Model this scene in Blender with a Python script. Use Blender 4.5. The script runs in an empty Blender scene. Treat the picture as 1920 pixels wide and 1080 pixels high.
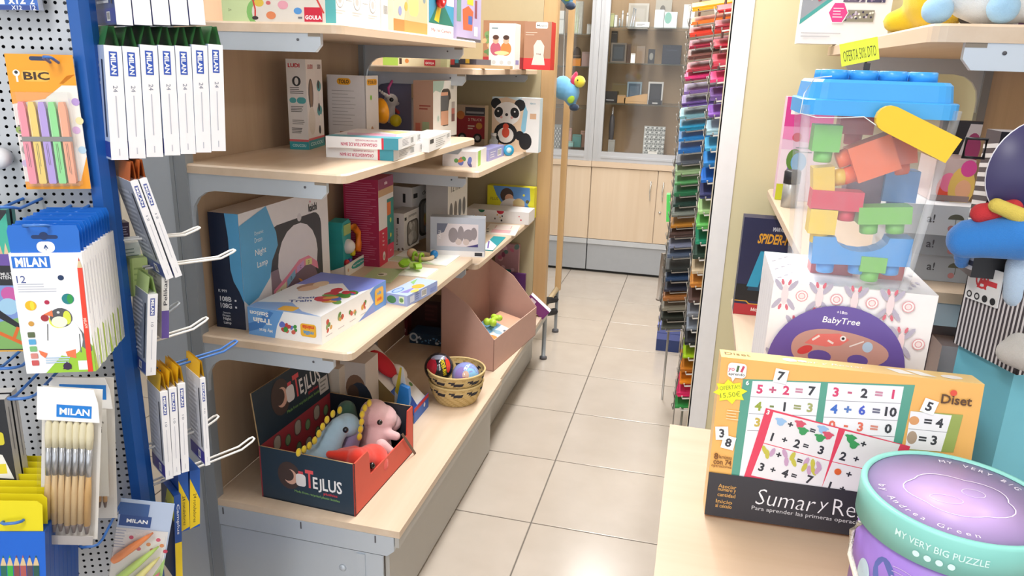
import bpy, math, random
import numpy as np
from mathutils import Vector, Matrix
random.seed(7)
SC = bpy.context.scene
COL = SC.collection
PI = math.pi

# ------------------------------------------------------------ camera (solved from the floor grid)
F_PX = 1395.0
EYE = Vector((0.0, 0.0, 1.5))
def _unit(v): return v / np.linalg.norm(v)
_dn = _unit(np.array([-152.0, 4669.0, F_PX]))
_dp = np.array([366.0, -408.0, F_PX]); _dp = _unit(_dp - _dn * _dp.dot(_dn))
_rt = np.cross(_dn, _dp)
RW = np.stack([_rt, _dp, -_dn])
cam = bpy.data.cameras.new('camera'); cam.sensor_width = 36.0; cam.lens = F_PX / 1920.0 * 36.0
cam.clip_start = 0.02; cam.clip_end = 60
cam_ob = bpy.data.objects.new('camera', cam); COL.objects.link(cam_ob)
_m = np.eye(4); _m[:3, 0] = RW[:, 0]; _m[:3, 1] = -RW[:, 1]; _m[:3, 2] = -RW[:, 2]; _m[:3, 3] = EYE
cam_ob.matrix_world = Matrix(_m.tolist())
SC.camera = cam_ob

# ------------------------------------------------------------ light and exposure
SC.view_settings.view_transform = 'Standard'; SC.view_settings.look = 'None'
SC.view_settings.gamma = 1.0; SC.view_settings.use_curve_mapping = False
SC.view_settings.exposure = 0.32
W = bpy.data.worlds.new('shop_daylight'); SC.world = W; W.use_nodes = True
W.node_tree.nodes['Background'].inputs[0].default_value = (0.93, 0.96, 1.0, 1)
W.node_tree.nodes['Background'].inputs[1].default_value = 1.4
def ceiling_lamp(x, y, p, sx=0.32, sy=1.25):
    l = bpy.data.lights.new('ceiling_tube_light', 'AREA'); l.shape = 'RECTANGLE'; l.size = sx; l.size_y = sy
    l.energy = p; l.color = (1.0, 0.985, 0.965)
    o = bpy.data.objects.new('ceiling_tube_light', l); COL.objects.link(o); o.location = (x, y, 2.72)
    return o
for lx, ly, lp in ((-0.4, 1.9, 30), (-0.35, 3.5, 36), (-0.5, 4.9, 26), (-0.5, -0.7, 34), (-2.2, 1.6, 14), (2.0, 1.4, 16)):
    ceiling_lamp(lx, ly, lp)

# ------------------------------------------------------------ survey: a photo point on a known plane of the place
def ray(px, py):
    c = np.array([(px - 960.0) / F_PX, (py - 540.0) / F_PX, 1.0]); return Vector((RW @ c).tolist())
def at(px, py, ax, val):
    r = ray(px, py); i = 'xyz'.index(ax); return EYE + r * ((val - EYE[i]) / r[i])
def onpl(px, py, p, n):
    r = ray(px, py); return EYE + r * ((Vector(p) - EYE).dot(n) / r.dot(n))
def proj(p):
    c = RW.T @ np.array(Vector(p) - EYE); return (960 + F_PX * c[0] / c[2], 540 + F_PX * c[1] / c[2])
def height_at(base, py):
    lo, hi = -0.5, 2.0
    for _ in range(40):
        m = (lo + hi) / 2
        if proj(base + Vector((0, 0, m)))[1] > py: lo = m
        else: hi = m
    return (lo + hi) / 2

# ------------------------------------------------------------ materials
_mats = {}
def lin(h):
    h = h.lstrip('#'); r = []
    for i in (0, 2, 4):
        c = int(h[i:i + 2], 16) / 255.0
        r.append(c / 12.92 if c <= 0.04045 else ((c + 0.055) / 1.055) ** 2.4)
    return (r[0], r[1], r[2], 1.0)
def M(h, rough=0.45, metal=0.0, var=0.04, scale=30.0, bump=0.0, bscale=200.0, sheen=0.0, spec=0.5):
    k = (h, rough, metal, var, scale, bump, bscale, sheen)
    if k in _mats: return _mats[k]
    m = bpy.data.materials.new('paint_' + h.lstrip('#')); m.use_nodes = True
    nt = m.node_tree; b = nt.nodes['Principled BSDF']; c = lin(h)
    b.inputs['Roughness'].default_value = rough; b.inputs['Metallic'].default_value = metal
    b.inputs['Specular IOR Level'].default_value = spec
    if sheen: b.inputs['Sheen Weight'].default_value = sheen; b.inputs['Sheen Roughness'].default_value = 0.5
    tc = nt.nodes.new('ShaderNodeTexCoord')
    n = nt.nodes.new('ShaderNodeTexNoise'); n.inputs['Scale'].default_value = scale; n.inputs['Detail'].default_value = 3
    nt.links.new(tc.outputs['Object'], n.inputs['Vector'])
    mx = nt.nodes.new('ShaderNodeMix'); mx.data_type = 'RGBA'
    mx.inputs[6].default_value = tuple(v * (1 - var) for v in c[:3]) + (1,)
    mx.inputs[7].default_value = tuple(min(1, v * (1 + var)) for v in c[:3]) + (1,)
    nt.links.new(n.outputs['Fac'], mx.inputs[0]); nt.links.new(mx.outputs[2], b.inputs['Base Color'])
    if bump:
        n2 = nt.nodes.new('ShaderNodeTexNoise'); n2.inputs['Scale'].default_value = bscale; n2.inputs['Detail'].default_value = 2
        nt.links.new(tc.outputs['Object'], n2.inputs['Vector'])
        bp = nt.nodes.new('ShaderNodeBump'); bp.inputs['Strength'].default_value = bump; bp.inputs['Distance'].default_value = 0.004
        nt.links.new(n2.outputs['Fac'], bp.inputs['Height']); nt.links.new(bp.outputs['Normal'], b.inputs['Normal'])
    _mats[k] = m; return m
def wood(h1, h2, axis=1, rough=0.42, scale=1.0):
    k = ('wood', h1, h2, axis, rough, scale)
    if k in _mats: return _mats[k]
    m = bpy.data.materials.new('beech_laminate'); m.use_nodes = True; nt = m.node_tree; b = nt.nodes['Principled BSDF']
    b.inputs['Roughness'].default_value = rough
    tc = nt.nodes.new('ShaderNodeTexCoord'); mp = nt.nodes.new('ShaderNodeMapping')
    s = [28.0 * scale, 28.0 * scale, 28.0 * scale]; s[axis] = 1.2 * scale; mp.inputs['Scale'].default_value = s
    nt.links.new(tc.outputs['Object'], mp.inputs['Vector'])
    n = nt.nodes.new('ShaderNodeTexNoise'); n.inputs['Scale'].default_value = 1.0; n.inputs['Detail'].default_value = 5; n.inputs['Roughness'].default_value = 0.6
    nt.links.new(mp.outputs['Vector'], n.inputs['Vector'])
    mp2 = nt.nodes.new('ShaderNodeMapping'); s2 = [9.0, 9.0, 9.0]; s2[axis] = 0.6; mp2.inputs['Scale'].default_value = s2
    nt.links.new(tc.outputs['Object'], mp2.inputs['Vector'])
    n2 = nt.nodes.new('ShaderNodeTexNoise'); n2.inputs['Scale'].default_value = 1.0; n2.inputs['Detail'].default_value = 1
    nt.links.new(mp2.outputs['Vector'], n2.inputs['Vector'])
    ad = nt.nodes.new('ShaderNodeMath'); ad.operation = 'MULTIPLY_ADD'; ad.inputs[1].default_value = 0.5
    nt.links.new(n.outputs['Fac'], ad.inputs[0])
    ml = nt.nodes.new('ShaderNodeMath'); ml.operation = 'MULTIPLY'; ml.inputs[1].default_value = 0.5
    nt.links.new(n2.outputs['Fac'], ml.inputs[0]); nt.links.new(ml.outputs[0], ad.inputs[2])
    cr = nt.nodes.new('ShaderNodeValToRGB'); cr.color_ramp.elements[0].position = 0.32; cr.color_ramp.elements[1].position = 0.68
    cr.color_ramp.elements[0].color = lin(h1); cr.color_ramp.elements[1].color = lin(h2)
    nt.links.new(ad.outputs[0], cr.inputs[0]); nt.links.new(cr.outputs[0], b.inputs['Base Color'])
    _mats[k] = m; return m
def clear(h='#f4f8fa', alpha=0.16, rough=0.06, key='clear'):
    k = (key, h, alpha, rough)
    if k in _mats: return _mats[k]
    m = bpy.data.materials.new('clear_plastic'); m.use_nodes = True; nt = m.node_tree; b = nt.nodes['Principled BSDF']
    b.inputs['Base Color'].default_value = lin(h); b.inputs['Roughness'].default_value = rough; b.inputs['Alpha'].default_value = alpha
    n = nt.nodes.new('ShaderNodeTexNoise'); n.inputs['Scale'].default_value = 12
    mr = nt.nodes.new('ShaderNodeMapRange'); mr.inputs[3].default_value = alpha * 0.7; mr.inputs[4].default_value = alpha * 1.3
    nt.links.new(n.outputs['Fac'], mr.inputs[0]); nt.links.new(mr.outputs[0], b.inputs['Alpha'])
    _mats[k] = m; return m

def glassy(h='#f2faf8', k=1.0):
    kk = ('glassy', h, k)
    if kk in _mats: return _mats[kk]
    m = bpy.data.materials.new('clear_pane'); m.use_nodes = True; nt = m.node_tree; nt.nodes.remove(nt.nodes['Principled BSDF'])
    t = nt.nodes.new('ShaderNodeBsdfTransparent'); t.inputs[0].default_value = lin(h)
    g = nt.nodes.new('ShaderNodeBsdfGlossy'); g.inputs['Roughness'].default_value = 0.03
    fr = nt.nodes.new('ShaderNodeLayerWeight'); fr.inputs[0].default_value = 0.12
    n = nt.nodes.new('ShaderNodeTexNoise'); n.inputs['Scale'].default_value = 3
    ml = nt.nodes.new('ShaderNodeMath'); ml.operation = 'MULTIPLY_ADD'; ml.inputs[1].default_value = 0.6 * k; ml.inputs[2].default_value = 0.035 * k; nt.links.new(fr.outputs['Facing'], ml.inputs[0])
    mr = nt.nodes.new('ShaderNodeMapRange'); mr.inputs[3].default_value = 0.02; mr.inputs[4].default_value = 0.07; nt.links.new(n.outputs['Fac'], mr.inputs[0]); nt.links.new(mr.outputs[0], g.inputs['Roughness'])
    mx = nt.nodes.new('ShaderNodeMixShader'); nt.links.new(ml.outputs[0], mx.inputs[0]); nt.links.new(t.outputs[0], mx.inputs[1]); nt.links.new(g.outputs[0], mx.inputs[2])
    nt.links.new(mx.outputs[0], nt.nodes['Material Output'].inputs[0]); _mats[kk] = m; return m

# ------------------------------------------------------------ objects
def tag(o, label=None, cat=None, group=None, kind=None):
    if label: o['label'] = label
    if cat: o['category'] = cat
    if group: o['group'] = group
    if kind: o['kind'] = kind
    return o
def thing(name, loc, label, cat, group=None):
    o = bpy.data.objects.new(name, None); o.empty_display_size = 0.05; COL.objects.link(o); o.location = loc
    return tag(o, label, cat, group)
def worldloc(o):
    v = Vector(o.location)
    while o.parent: o = o.parent; v = v + o.location
    return v

class MB:
    """collects geometry in world coordinates, then links it as one mesh object"""
    def __init__(s): s.v = []; s.f = []; s.m = []; s.mats = []; s.sm = []
    def mi(s, mat):
        if mat not in s.mats: s.mats.append(mat)
        return s.mats.index(mat)
    def add(s, vs, fs, mat, smooth=False):
        b = len(s.v); i = s.mi(mat); s.v += [Vector(p) for p in vs]
        for f in fs: s.f.append([b + k for k in f]); s.m.append(i); s.sm.append(smooth)
        return s
    def box(s, lo, hi, mat):
        x0, y0, z0 = lo; x1, y1, z1 = hi
        return s.hexa([(x0, y0, z0), (x1, y0, z0), (x1, y1, z0), (x0, y1, z0), (x0, y0, z1), (x1, y0, z1), (x1, y1, z1), (x0, y1, z1)], mat)
    def hexa(s, p, mat):
        return s.add(p, [(3, 2, 1, 0), (4, 5, 6, 7), (0, 1, 5, 4), (1, 2, 6, 5), (2, 3, 7, 6), (3, 0, 4, 7)], mat)
    def obox(s, o, u, v, n, w, h, d, mat, fm=None):
        """o: lower left of the front face, u right, v up, n outward; mats may differ per face"""
        o = Vector(o); u = Vector(u); v = Vector(v); n = Vector(n)
        p = [o - n * d, o - n * d + u * w, o + u * w, o, o - n * d + v * h, o - n * d + u * w + v * h, o + u * w + v * h, o + v * h]
        faces = {'F': (3, 2, 6, 7), 'R': (2, 1, 5, 6), 'K': (1, 0, 4, 5), 'L': (0, 3, 7, 4), 'T': (7, 6, 5, 4), 'B': (0, 1, 2, 3)}
        for k, f in faces.items():
            s.add([p[i] for i in f], [(0, 1, 2, 3)], (fm or {}).get(k, mat))
        return s
    def prism(s, pts, ext, mat, cap=True, smooth=False):
        """pts: 3-D outline, ext: extrusion vector"""
        n = len(pts); P = [Vector(p) for p in pts]; Q = [p + Vector(ext) for p in P]
        fs = [(i, (i + 1) % n, n + (i + 1) % n, n + i) for i in range(n)]
        s.add(P + Q, fs, mat, smooth)
        if cap: s.add(P, [tuple(reversed(range(n)))], mat); s.add(Q, [tuple(range(n))], mat)
        return s
    def tube(s, path, r, mat, seg=6, closed=False):
        P = [Vector(p) for p in path]; n = len(P); rings = []
        for i, p in enumerate(P):
            a = P[i - 1] if (i > 0 or closed) else p; b = P[(i + 1) % n] if (i < n - 1 or closed) else p
            t = (b - a).normalized(); ref = Vector((0, 0, 1)) if abs(t.z) < 0.9 else Vector((1, 0, 0))
            x = t.cross(ref).normalized(); y = t.cross(x)
            rr = r[i] if isinstance(r, (list, tuple)) else r
            rings.append([p + (x * math.cos(2 * PI * k / seg) + y * math.sin(2 * PI * k / seg)) * rr for k in range(seg)])
        vs = [q for g in rings for q in g]; fs = []
        for i in range(n if closed else n - 1):
            j = (i + 1) % n
            for k in range(seg): fs.append((i * seg + k, j * seg + k, j * seg + (k + 1) % seg, i * seg + (k + 1) % seg))
        if not closed: fs += [tuple(reversed(range(seg))), tuple((n - 1) * seg + k for k in range(seg))]
        return s.add(vs, fs, mat, True)
    def lathe(s, c, prof, mat, seg=24, axis=None, up=None, cap=True):
        c = Vector(c); a = Vector(up or (0, 0, 1)).normalized()
        x = a.cross(Vector((0, 1, 0)) if abs(a.y) < 0.9 else Vector((1, 0, 0))).normalized(); y = a.cross(x)
        vs = []; fs = []
        for r, h in prof:
            for k in range(seg): vs.append(c + a * h + (x * math.cos(2 * PI * k / seg) + y * math.sin(2 * PI * k / seg)) * r)
        for i in range(len(prof) - 1):
            for k in range(seg): fs.append((i * seg + k, i * seg + (k + 1) % seg, (i + 1) * seg + (k + 1) % seg, (i + 1) * seg + k))
        if cap:
            if prof[0][0] > 1e-4: fs.append(tuple(reversed(range(seg))))
            if prof[-1][0] > 1e-4: fs.append(tuple((len(prof) - 1) * seg + k for k in range(seg)))
        return s.add(vs, fs, mat, True)
    def ball(s, c, r, mat, seg=14, rot=None):
        c = Vector(c); rx, ry, rz = (r, r, r) if not isinstance(r, (tuple, list)) else r
        vs = []; fs = []; n = seg // 2
        for i in range(n + 1):
            t = PI * i / n
            for k in range(seg):
                p = Vector((rx * math.sin(t) * math.cos(2 * PI * k / seg), ry * math.sin(t) * math.sin(2 * PI * k / seg), rz * math.cos(t)))
                if rot: p = rot @ p
                vs.append(c + p)
        for i in range(n):
            for k in range(seg): fs.append((i * seg + k, (i + 1) * seg + k, (i + 1) * seg + (k + 1) % seg, i * seg + (k + 1) % seg))
        return s.add(vs, fs, mat, True)
    def build(s, name, parent=None, loc=None, label=None, cat=None, group=None, kind=None):
        if loc is None:
            if parent is None:
                xs = [p.x for p in s.v]; ys = [p.y for p in s.v]; zs = [p.z for p in s.v]
                loc = Vector(((min(xs) + max(xs)) / 2, (min(ys) + max(ys)) / 2, min(zs)))
            else: loc = worldloc(parent)
        loc = Vector(loc)
        me = bpy.data.meshes.new(name); me.from_pydata([tuple(p - loc) for p in s.v], [], s.f)
        for m in s.mats: me.materials.append(m)
        me.polygons.foreach_set('material_index', s.m); me.polygons.foreach_set('use_smooth', s.sm); me.update()
        o = bpy.data.objects.new(name, me); COL.objects.link(o)
        if parent is None: o.location = loc
        else: o.parent = parent; o.location = loc - worldloc(parent)
        return tag(o, label, cat, group, kind)

def dup(o, delta, parent=None, label=None):
    c = o.copy(); COL.objects.link(c)
    if parent is None: c.location = Vector(o.location) + Vector(delta)
    else: c.parent = parent
    if label: c['label'] = label
    for ch in list(o.children): dup(ch, (0, 0, 0), c)
    return c

# ------------------------------------------------------------ frames and flat print
class Fr:
    """a rectangle in the place: lower left corner, right, up, outward normal, width, height"""
    def __init__(s, o, u, v, w, h):
        s.o = Vector(o); s.u = Vector(u).normalized(); v = Vector(v); v = v - s.u * v.dot(s.u); s.v = v.normalized()
        s.n = s.u.cross(s.v); s.w = w; s.h = h
    def p(s, a, b, d=0.0): return s.o + s.u * (a * s.w) + s.v * (b * s.h) + s.n * d
def fr3(TL, TR, BL):
    TL, TR, BL = Vector(TL), Vector(TR), Vector(BL); u = (TR - TL); v = TL - BL
    f = Fr(BL, u, v, u.length, 1.0); f.h = v.dot(f.v); return f
def fr3v(TL, TR, BL):
    TL, TR, BL = Vector(TL), Vector(TR), Vector(BL); v = TL - BL; h = v.length; v.normalize(); u = TR - TL; u = u - v * u.dot(v)
    f = Fr(BL, u, v, u.length, h); return f
def solveX(Y, z, px):
    lo, hi = -3.0, 3.0
    for _ in range(50):
        m = (lo + hi) / 2
        if proj((m, Y, z))[0] < px: lo = m
        else: hi = m
    return (lo + hi) / 2
def solveY(X, z, px):
    lo, hi = (0.5, 6.0)
    s = 1 if proj((X, 4.0, z))[0] > proj((X, 1.0, z))[0] else -1
    for _ in range(50):
        m = (lo + hi) / 2
        if (proj((X, m, z))[0] - px) * s < 0: lo = m
        else: hi = m
    return (lo + hi) / 2
def facing(z, Y, xl, xr, top=None, h=None):
    """frame of a box side that looks back along the aisle, standing on height z at distance Y"""
    a, b = solveX(Y, z, xl), solveX(Y, z, xr); p = Vector((a, Y, z))
    return Fr(p, (1, 0, 0), (0, 0, 1), b - a, h or height_at(p, top))
def aisle(z, X, xl, xr, top=None, h=None, s=1):
    """frame of a box side that looks into the aisle from the left shelves"""
    a, b = solveY(X, z, xl), solveY(X, z, xr); p = Vector((X, a, z))
    return Fr(p, (0, 1 if s > 0 else -1, 0), (0, 0, 1), abs(b - a), h or height_at(p, top))
_txt = {}
def glyphs(s, bold):
    k = (s, bold)
    if k in _txt: return _txt[k]
    c = bpy.data.curves.new('t', 'FONT'); c.body = s; c.size = 1.0; c.resolution_u = 2; c.offset = bold
    o = bpy.data.objects.new('t', c); me = o.to_mesh()
    vs = [(v.co.x, v.co.y) for v in me.vertices]; fs = [tuple(p.vertices) for p in me.polygons]
    o.to_mesh_clear(); bpy.data.objects.remove(o); bpy.data.curves.remove(c)
    if vs:
        x0 = min(a for a, b in vs); x1 = max(a for a, b in vs); y0 = min(b for a, b in vs); y1 = max(b for a, b in vs)
    else: x0 = y0 = 0; x1 = y1 = 1
    _txt[k] = (vs, fs, x0, y0, x1, y1); return _txt[k]
class Print:
    """flat print on one face; coordinates 0..1 across the face"""
    def __init__(s, fr, rough=0.4): s.fr = fr; s.mb = MB(); s.d = 0.0003; s.rough = rough
    def _lay(s): s.d += 0.00002; return s.d
    def poly(s, pts, col):
        d = s._lay(); s.mb.add([s.fr.p(a, b, d) for a, b in pts], [tuple(range(len(pts)))], M(col, s.rough)); return s
    def rect(s, a0, b0, a1, b1, col): return s.poly([(a0, b0), (a1, b0), (a1, b1), (a0, b1)], col)
    def rrect(s, a0, b0, a1, b1, col, r=0.2):
        w = (a1 - a0) * s.fr.w; h = (b1 - b0) * s.fr.h; rr = r * min(w, h); ru = rr / s.fr.w; rv = rr / s.fr.h; pts = []
        for cx, cy, t0 in ((a1 - ru, b0 + rv, -90), (a1 - ru, b1 - rv, 0), (a0 + ru, b1 - rv, 90), (a0 + ru, b0 + rv, 180)):
            for k in range(5):
                t = math.radians(t0 + 22.5 * k); pts.append((cx + ru * math.cos(t), cy + rv * math.sin(t)))
        return s.poly(pts, col)
    def ell(s, a, b, r, col, ry=None, n=18, rot=0, a0=0, a1=360):
        """radius in metres"""
        ry = r if ry is None else ry; pts = []; c, q = math.cos(math.radians(rot)), math.sin(math.radians(rot))
        full = a1 - a0 >= 360
        for k in range(n if full else n + 1):
            t = math.radians(a0 + (a1 - a0) * k / n); x, y = r * math.cos(t), ry * math.sin(t)
            pts.append((a + (x * c - y * q) / s.fr.w, b + (x * q + y * c) / s.fr.h))
        return s.poly(pts, col)
    def line(s, a0, b0, a1, b1, t, col):
        x, y = (a1 - a0) * s.fr.w, (b1 - b0) * s.fr.h; L = math.hypot(x, y) or 1; nx, ny = -y / L * t / 2 / s.fr.w, x / L * t / 2 / s.fr.h
        return s.poly([(a0 - nx, b0 - ny), (a1 - nx, b1 - ny), (a1 + nx, b1 + ny), (a0 + nx, b0 + ny)], col)
    def text(s, t, a, b, h, col, w=None, rot=0, bold=0.012, shear=0.0, em=False):
        """centred at (a,b); h cap height and w width in metres"""
        vs, fs, x0, y0, x1, y1 = glyphs(t, bold)
        if not vs: return s
        d = s._lay(); ky = h / (0.7 if em else max(0.4, (y1 - y0))); kx = (w / (x1 - x0)) if w else ky
        c, q = math.cos(math.radians(rot)), math.sin(math.radians(rot)); P = []
        for x, y in vs:
            yy = (y - (y0 + y1) / 2) * ky; xx = (x - (x0 + x1) / 2) * kx + yy * shear
            P.append(s.fr.p(a + (xx * c - yy * q) / s.fr.w, b + (xx * q + yy * c) / s.fr.h, d))
        s.mb.add(P, fs, M(col, s.rough)); return s
    def lines(s, a0, b0, a1, b1, n, col, fill=0.35, seed=1, vertical=False):
        """lines of print too fine to read"""
        rnd = random.Random(seed)
        for k in range(n):
            if not vertical:
                y = b1 - (k + 0.5) * (b1 - b0) / n; t = (b1 - b0) / n * fill / 2; e = a1 - (a1 - a0) * rnd.uniform(0, 0.35)
                s.rect(a0, y - t, e, y + t, col)
            else:
                x = a0 + (k + 0.5) * (a1 - a0) / n; t = (a1 - a0) / n * fill / 2; e = b0 + (b1 - b0) * rnd.uniform(0, 0.35)
                s.rect(x - t, e, x + t, b1, col)
        return s
    def barcode(s, a0, b0, a1, b1):
        s.rect(a0, b0, a1, b1, '#fbfbfb'); n = 9
        for k in range(n):
            x = a0 + (a1 - a0) * (0.08 + 0.84 * k / n); s.rect(x, b0 + (b1 - b0) * 0.15, x + (a1 - a0) * 0.84 / n * (0.3 + 0.35 * (k * 7 % 3) / 2), b1 - (b1 - b0) * 0.1, '#222222')
        return s
    def done(s, parent, name='printed_front', label=None): return s.mb.build(name, parent, label=label)

class Carton:
    """a closed cardboard box given by its front frame and its depth"""
    def __init__(s, name, fr, d, cols, label, cat='box', group=None, rough=0.4):
        if isinstance(cols, str): cols = {'*': cols}
        s.f = fr; s.d = d
        fm = {k: M(c, rough) for k, c in cols.items() if k != '*'}
        mb = MB(); mb.obox(fr.o, fr.u, fr.v, fr.n, fr.w, fr.h, d, M(cols.get('*', '#ffffff'), rough), fm)
        s.ob = mb.build(name, label=label, cat=cat, group=group); s.rough = rough
    def face(s, k):
        f = s.f
        if k == 'F': g = Fr(f.o, f.u, f.v, f.w, f.h)
        elif k == 'L': g = Fr(f.o - f.n * s.d, f.n, f.v, s.d, f.h)
        elif k == 'R': g = Fr(f.o + f.u * f.w, -f.n, f.v, s.d, f.h)
        elif k == 'T': g = Fr(f.o + f.v * f.h, f.u, -f.n, f.w, s.d)
        return Print(g, s.rough)
    def done(s, pr, name='printed_front'): pr.done(s.ob, name); return s
def foot(z, A, C, B, top=None, h=None, d=None, w=None):
    """front frame and depth of a box that stands on height z: photo points of its left, near and right bottom corners"""
    a, c, b = at(*A, 'z', z), at(*C, 'z', z), at(*B, 'z', z)
    u = (b - c); W_ = w or u.length; u.normalize(); n = u.cross(Vector((0, 0, 1)))
    D = d or max(0.01, -(a - c).dot(n)); H = h or height_at(c, top)
    return Fr(c, u, (0, 0, 1), W_, H), D

def blob(name, parts, mat, parent=None, voxel=0.004, smooth=6, label=None, cat=None, group=None):
    """one continuous soft body from overlapping ellipsoids: (centre, radii, optional rotation matrix)"""
    mb = MB()
    for q in parts: mb.ball(q[0], q[1], mat, 16, q[2] if len(q) > 2 else None)
    o = mb.build(name, parent, label=label, cat=cat, group=group)
    r = o.modifiers.new('merge', 'REMESH'); r.mode = 'VOXEL'; r.voxel_size = voxel; r.use_smooth_shade = True
    sm = o.modifiers.new('soften', 'SMOOTH'); sm.iterations = smooth; sm.factor = 0.5
    return o
def rotv(a, b):
    return Vector(a).normalized().rotation_difference(Vector(b).normalized()).to_matrix()
def egg(p, q, r0, r1=None, n=5):
    """ellipsoids strung from p to q"""
    p, q = Vector(p), Vector(q); r1 = r0 if r1 is None else r1
    return [(p.lerp(q, i / (n - 1)), r0 + (r1 - r0) * i / (n - 1)) for i in range(n)]
# ============================================================ the setting
BEECH = wood('#d1b89d', '#dfcab3', 1); BEECHX = wood('#d1b89d', '#dfcab3', 0); BEECHZ = wood('#c2ab8e', '#d4bfa4', 2)
PANEL = wood('#ac937a', '#bfa68c', 2); OLIVE = M('#b9ad8c', 0.6); POSTW = wood('#bd9868', '#d0ad80', 2)
STEEL = M('#c3cbd4', 0.35, 0.25, var=0.02); STEELD = M('#9aa0a6', 0.4, 0.3, var=0.02); DARK = M('#5a5a60', 0.5)
GREYP = M('#b9b7b2', 0.45, 0.2, var=0.02)
mb = MB(); mb.box((-3.2, -2.6, -0.06), (3.0, 6.2, -0.003), M('#6e675f', 0.7)); floor = mb.build('floor', kind='structure')
TS = 0.4405; tile_m = bpy.data.materials.new('porcelain_tile'); tile_m.use_nodes = True
nt = tile_m.node_tree; b = nt.nodes['Principled BSDF']; b.inputs['Roughness'].default_value = 0.16
tc = nt.nodes.new('ShaderNodeTexCoord'); ob = nt.nodes.new('ShaderNodeObjectInfo')
n = nt.nodes.new('ShaderNodeTexNoise'); n.inputs['Scale'].default_value = 7; n.inputs['Detail'].default_value = 5
ad = nt.nodes.new('ShaderNodeVectorMath'); nt.links.new(tc.outputs['Object'], ad.inputs[0]); nt.links.new(ob.outputs['Random'], ad.inputs[1])
nt.links.new(ad.outputs[0], n.inputs['Vector'])
cr = nt.nodes.new('ShaderNodeValToRGB'); cr.color_ramp.elements[0].color = lin('#b5aa9e'); cr.color_ramp.elements[1].color = lin('#c6bcb1')
nt.links.new(n.outputs['Fac'], cr.inputs[0]); nt.links.new(cr.outputs[0], b.inputs['Base Color'])
mr = nt.nodes.new('ShaderNodeMapRange'); mr.inputs[3].default_value = 0.12; mr.inputs[4].default_value = 0.24
nt.links.new(n.outputs['Fac'], mr.inputs[0]); nt.links.new(mr.outputs[0], b.inputs['Roughness'])
g = 0.0022; tile0 = None
for i in range(-6, 5):
    for j in range(0, 13):
        x = 0.008 + i * TS; y = -0.025 + j * TS
        if tile0 is None:
            t = MB(); a = TS - g; c_ = 0.002
            t.add([(g, g, -0.003), (a, g, -0.003), (a, a, -0.003), (g, a, -0.003), (g, g, -0.001), (a, g, -0.001), (a, a, -0.001), (g, a, -0.001),
                   (g + c_, g + c_, 0), (a - c_, g + c_, 0), (a - c_, a - c_, 0), (g + c_, a - c_, 0)],
                  [(0, 1, 5, 4), (1, 2, 6, 5), (2, 3, 7, 6), (3, 0, 4, 7), (4, 5, 9, 8), (5, 6, 10, 9), (6, 7, 11, 10), (7, 4, 8, 11), (8, 9, 10, 11)], tile_m)
            tile0 = t.build('floor_tile', floor, loc=(0, 0, 0)); o = tile0
        else:
            o = tile0.copy(); COL.objects.link(o); o.parent = floor
        o.location = Vector((x, y, 0)) - worldloc(floor)
mb = MB(); mb.box((-3.2, 6.1, 0), (3.0, 6.2, 2.8), M('#d8cfb8', 0.7)); mb.build('wall_back', kind='structure')
mb = MB(); mb.box((-3.3, -2.6, 0), (-3.2, 6.2, 2.8), M('#e6e1d4', 0.7)); mb.build('wall_left', kind='structure')
mb = MB(); mb.box((3.0, -2.6, 0), (3.1, 6.2, 2.8), M('#e6e1d4', 0.7)); mb.build('wall_right', kind='structure')
mb = MB(); mb.box((-3.3, -2.6, 2.8), (3.1, 6.2, 2.9), M('#f2f1ee', 0.8)); mb.build('ceiling', kind='structure')
# the cream pillar with its white corner guard
PY = 2.42; pxl = at(1330, 420, 'y', PY).x
mb = MB(); mb.box((pxl + 0.004, PY, 0), (1.0, PY + 0.34, 2.8), M('#e0d6ae', 0.6, var=0.03, scale=3)); mb.build('wall_pillar', kind='structure')
tw = at(1367, 420, 'y', PY).x - pxl
mb = MB(); W_ = M('#f3f2f2', 0.4)
mb.box((pxl, PY - 0.004, 0), (pxl + tw, PY + 0.0, 2.8), W_); mb.box((pxl - 0.0, PY - 0.004, 0), (pxl + 0.004, PY + 0.06, 2.8), W_); mb.build('trim_1', kind='structure')

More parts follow.
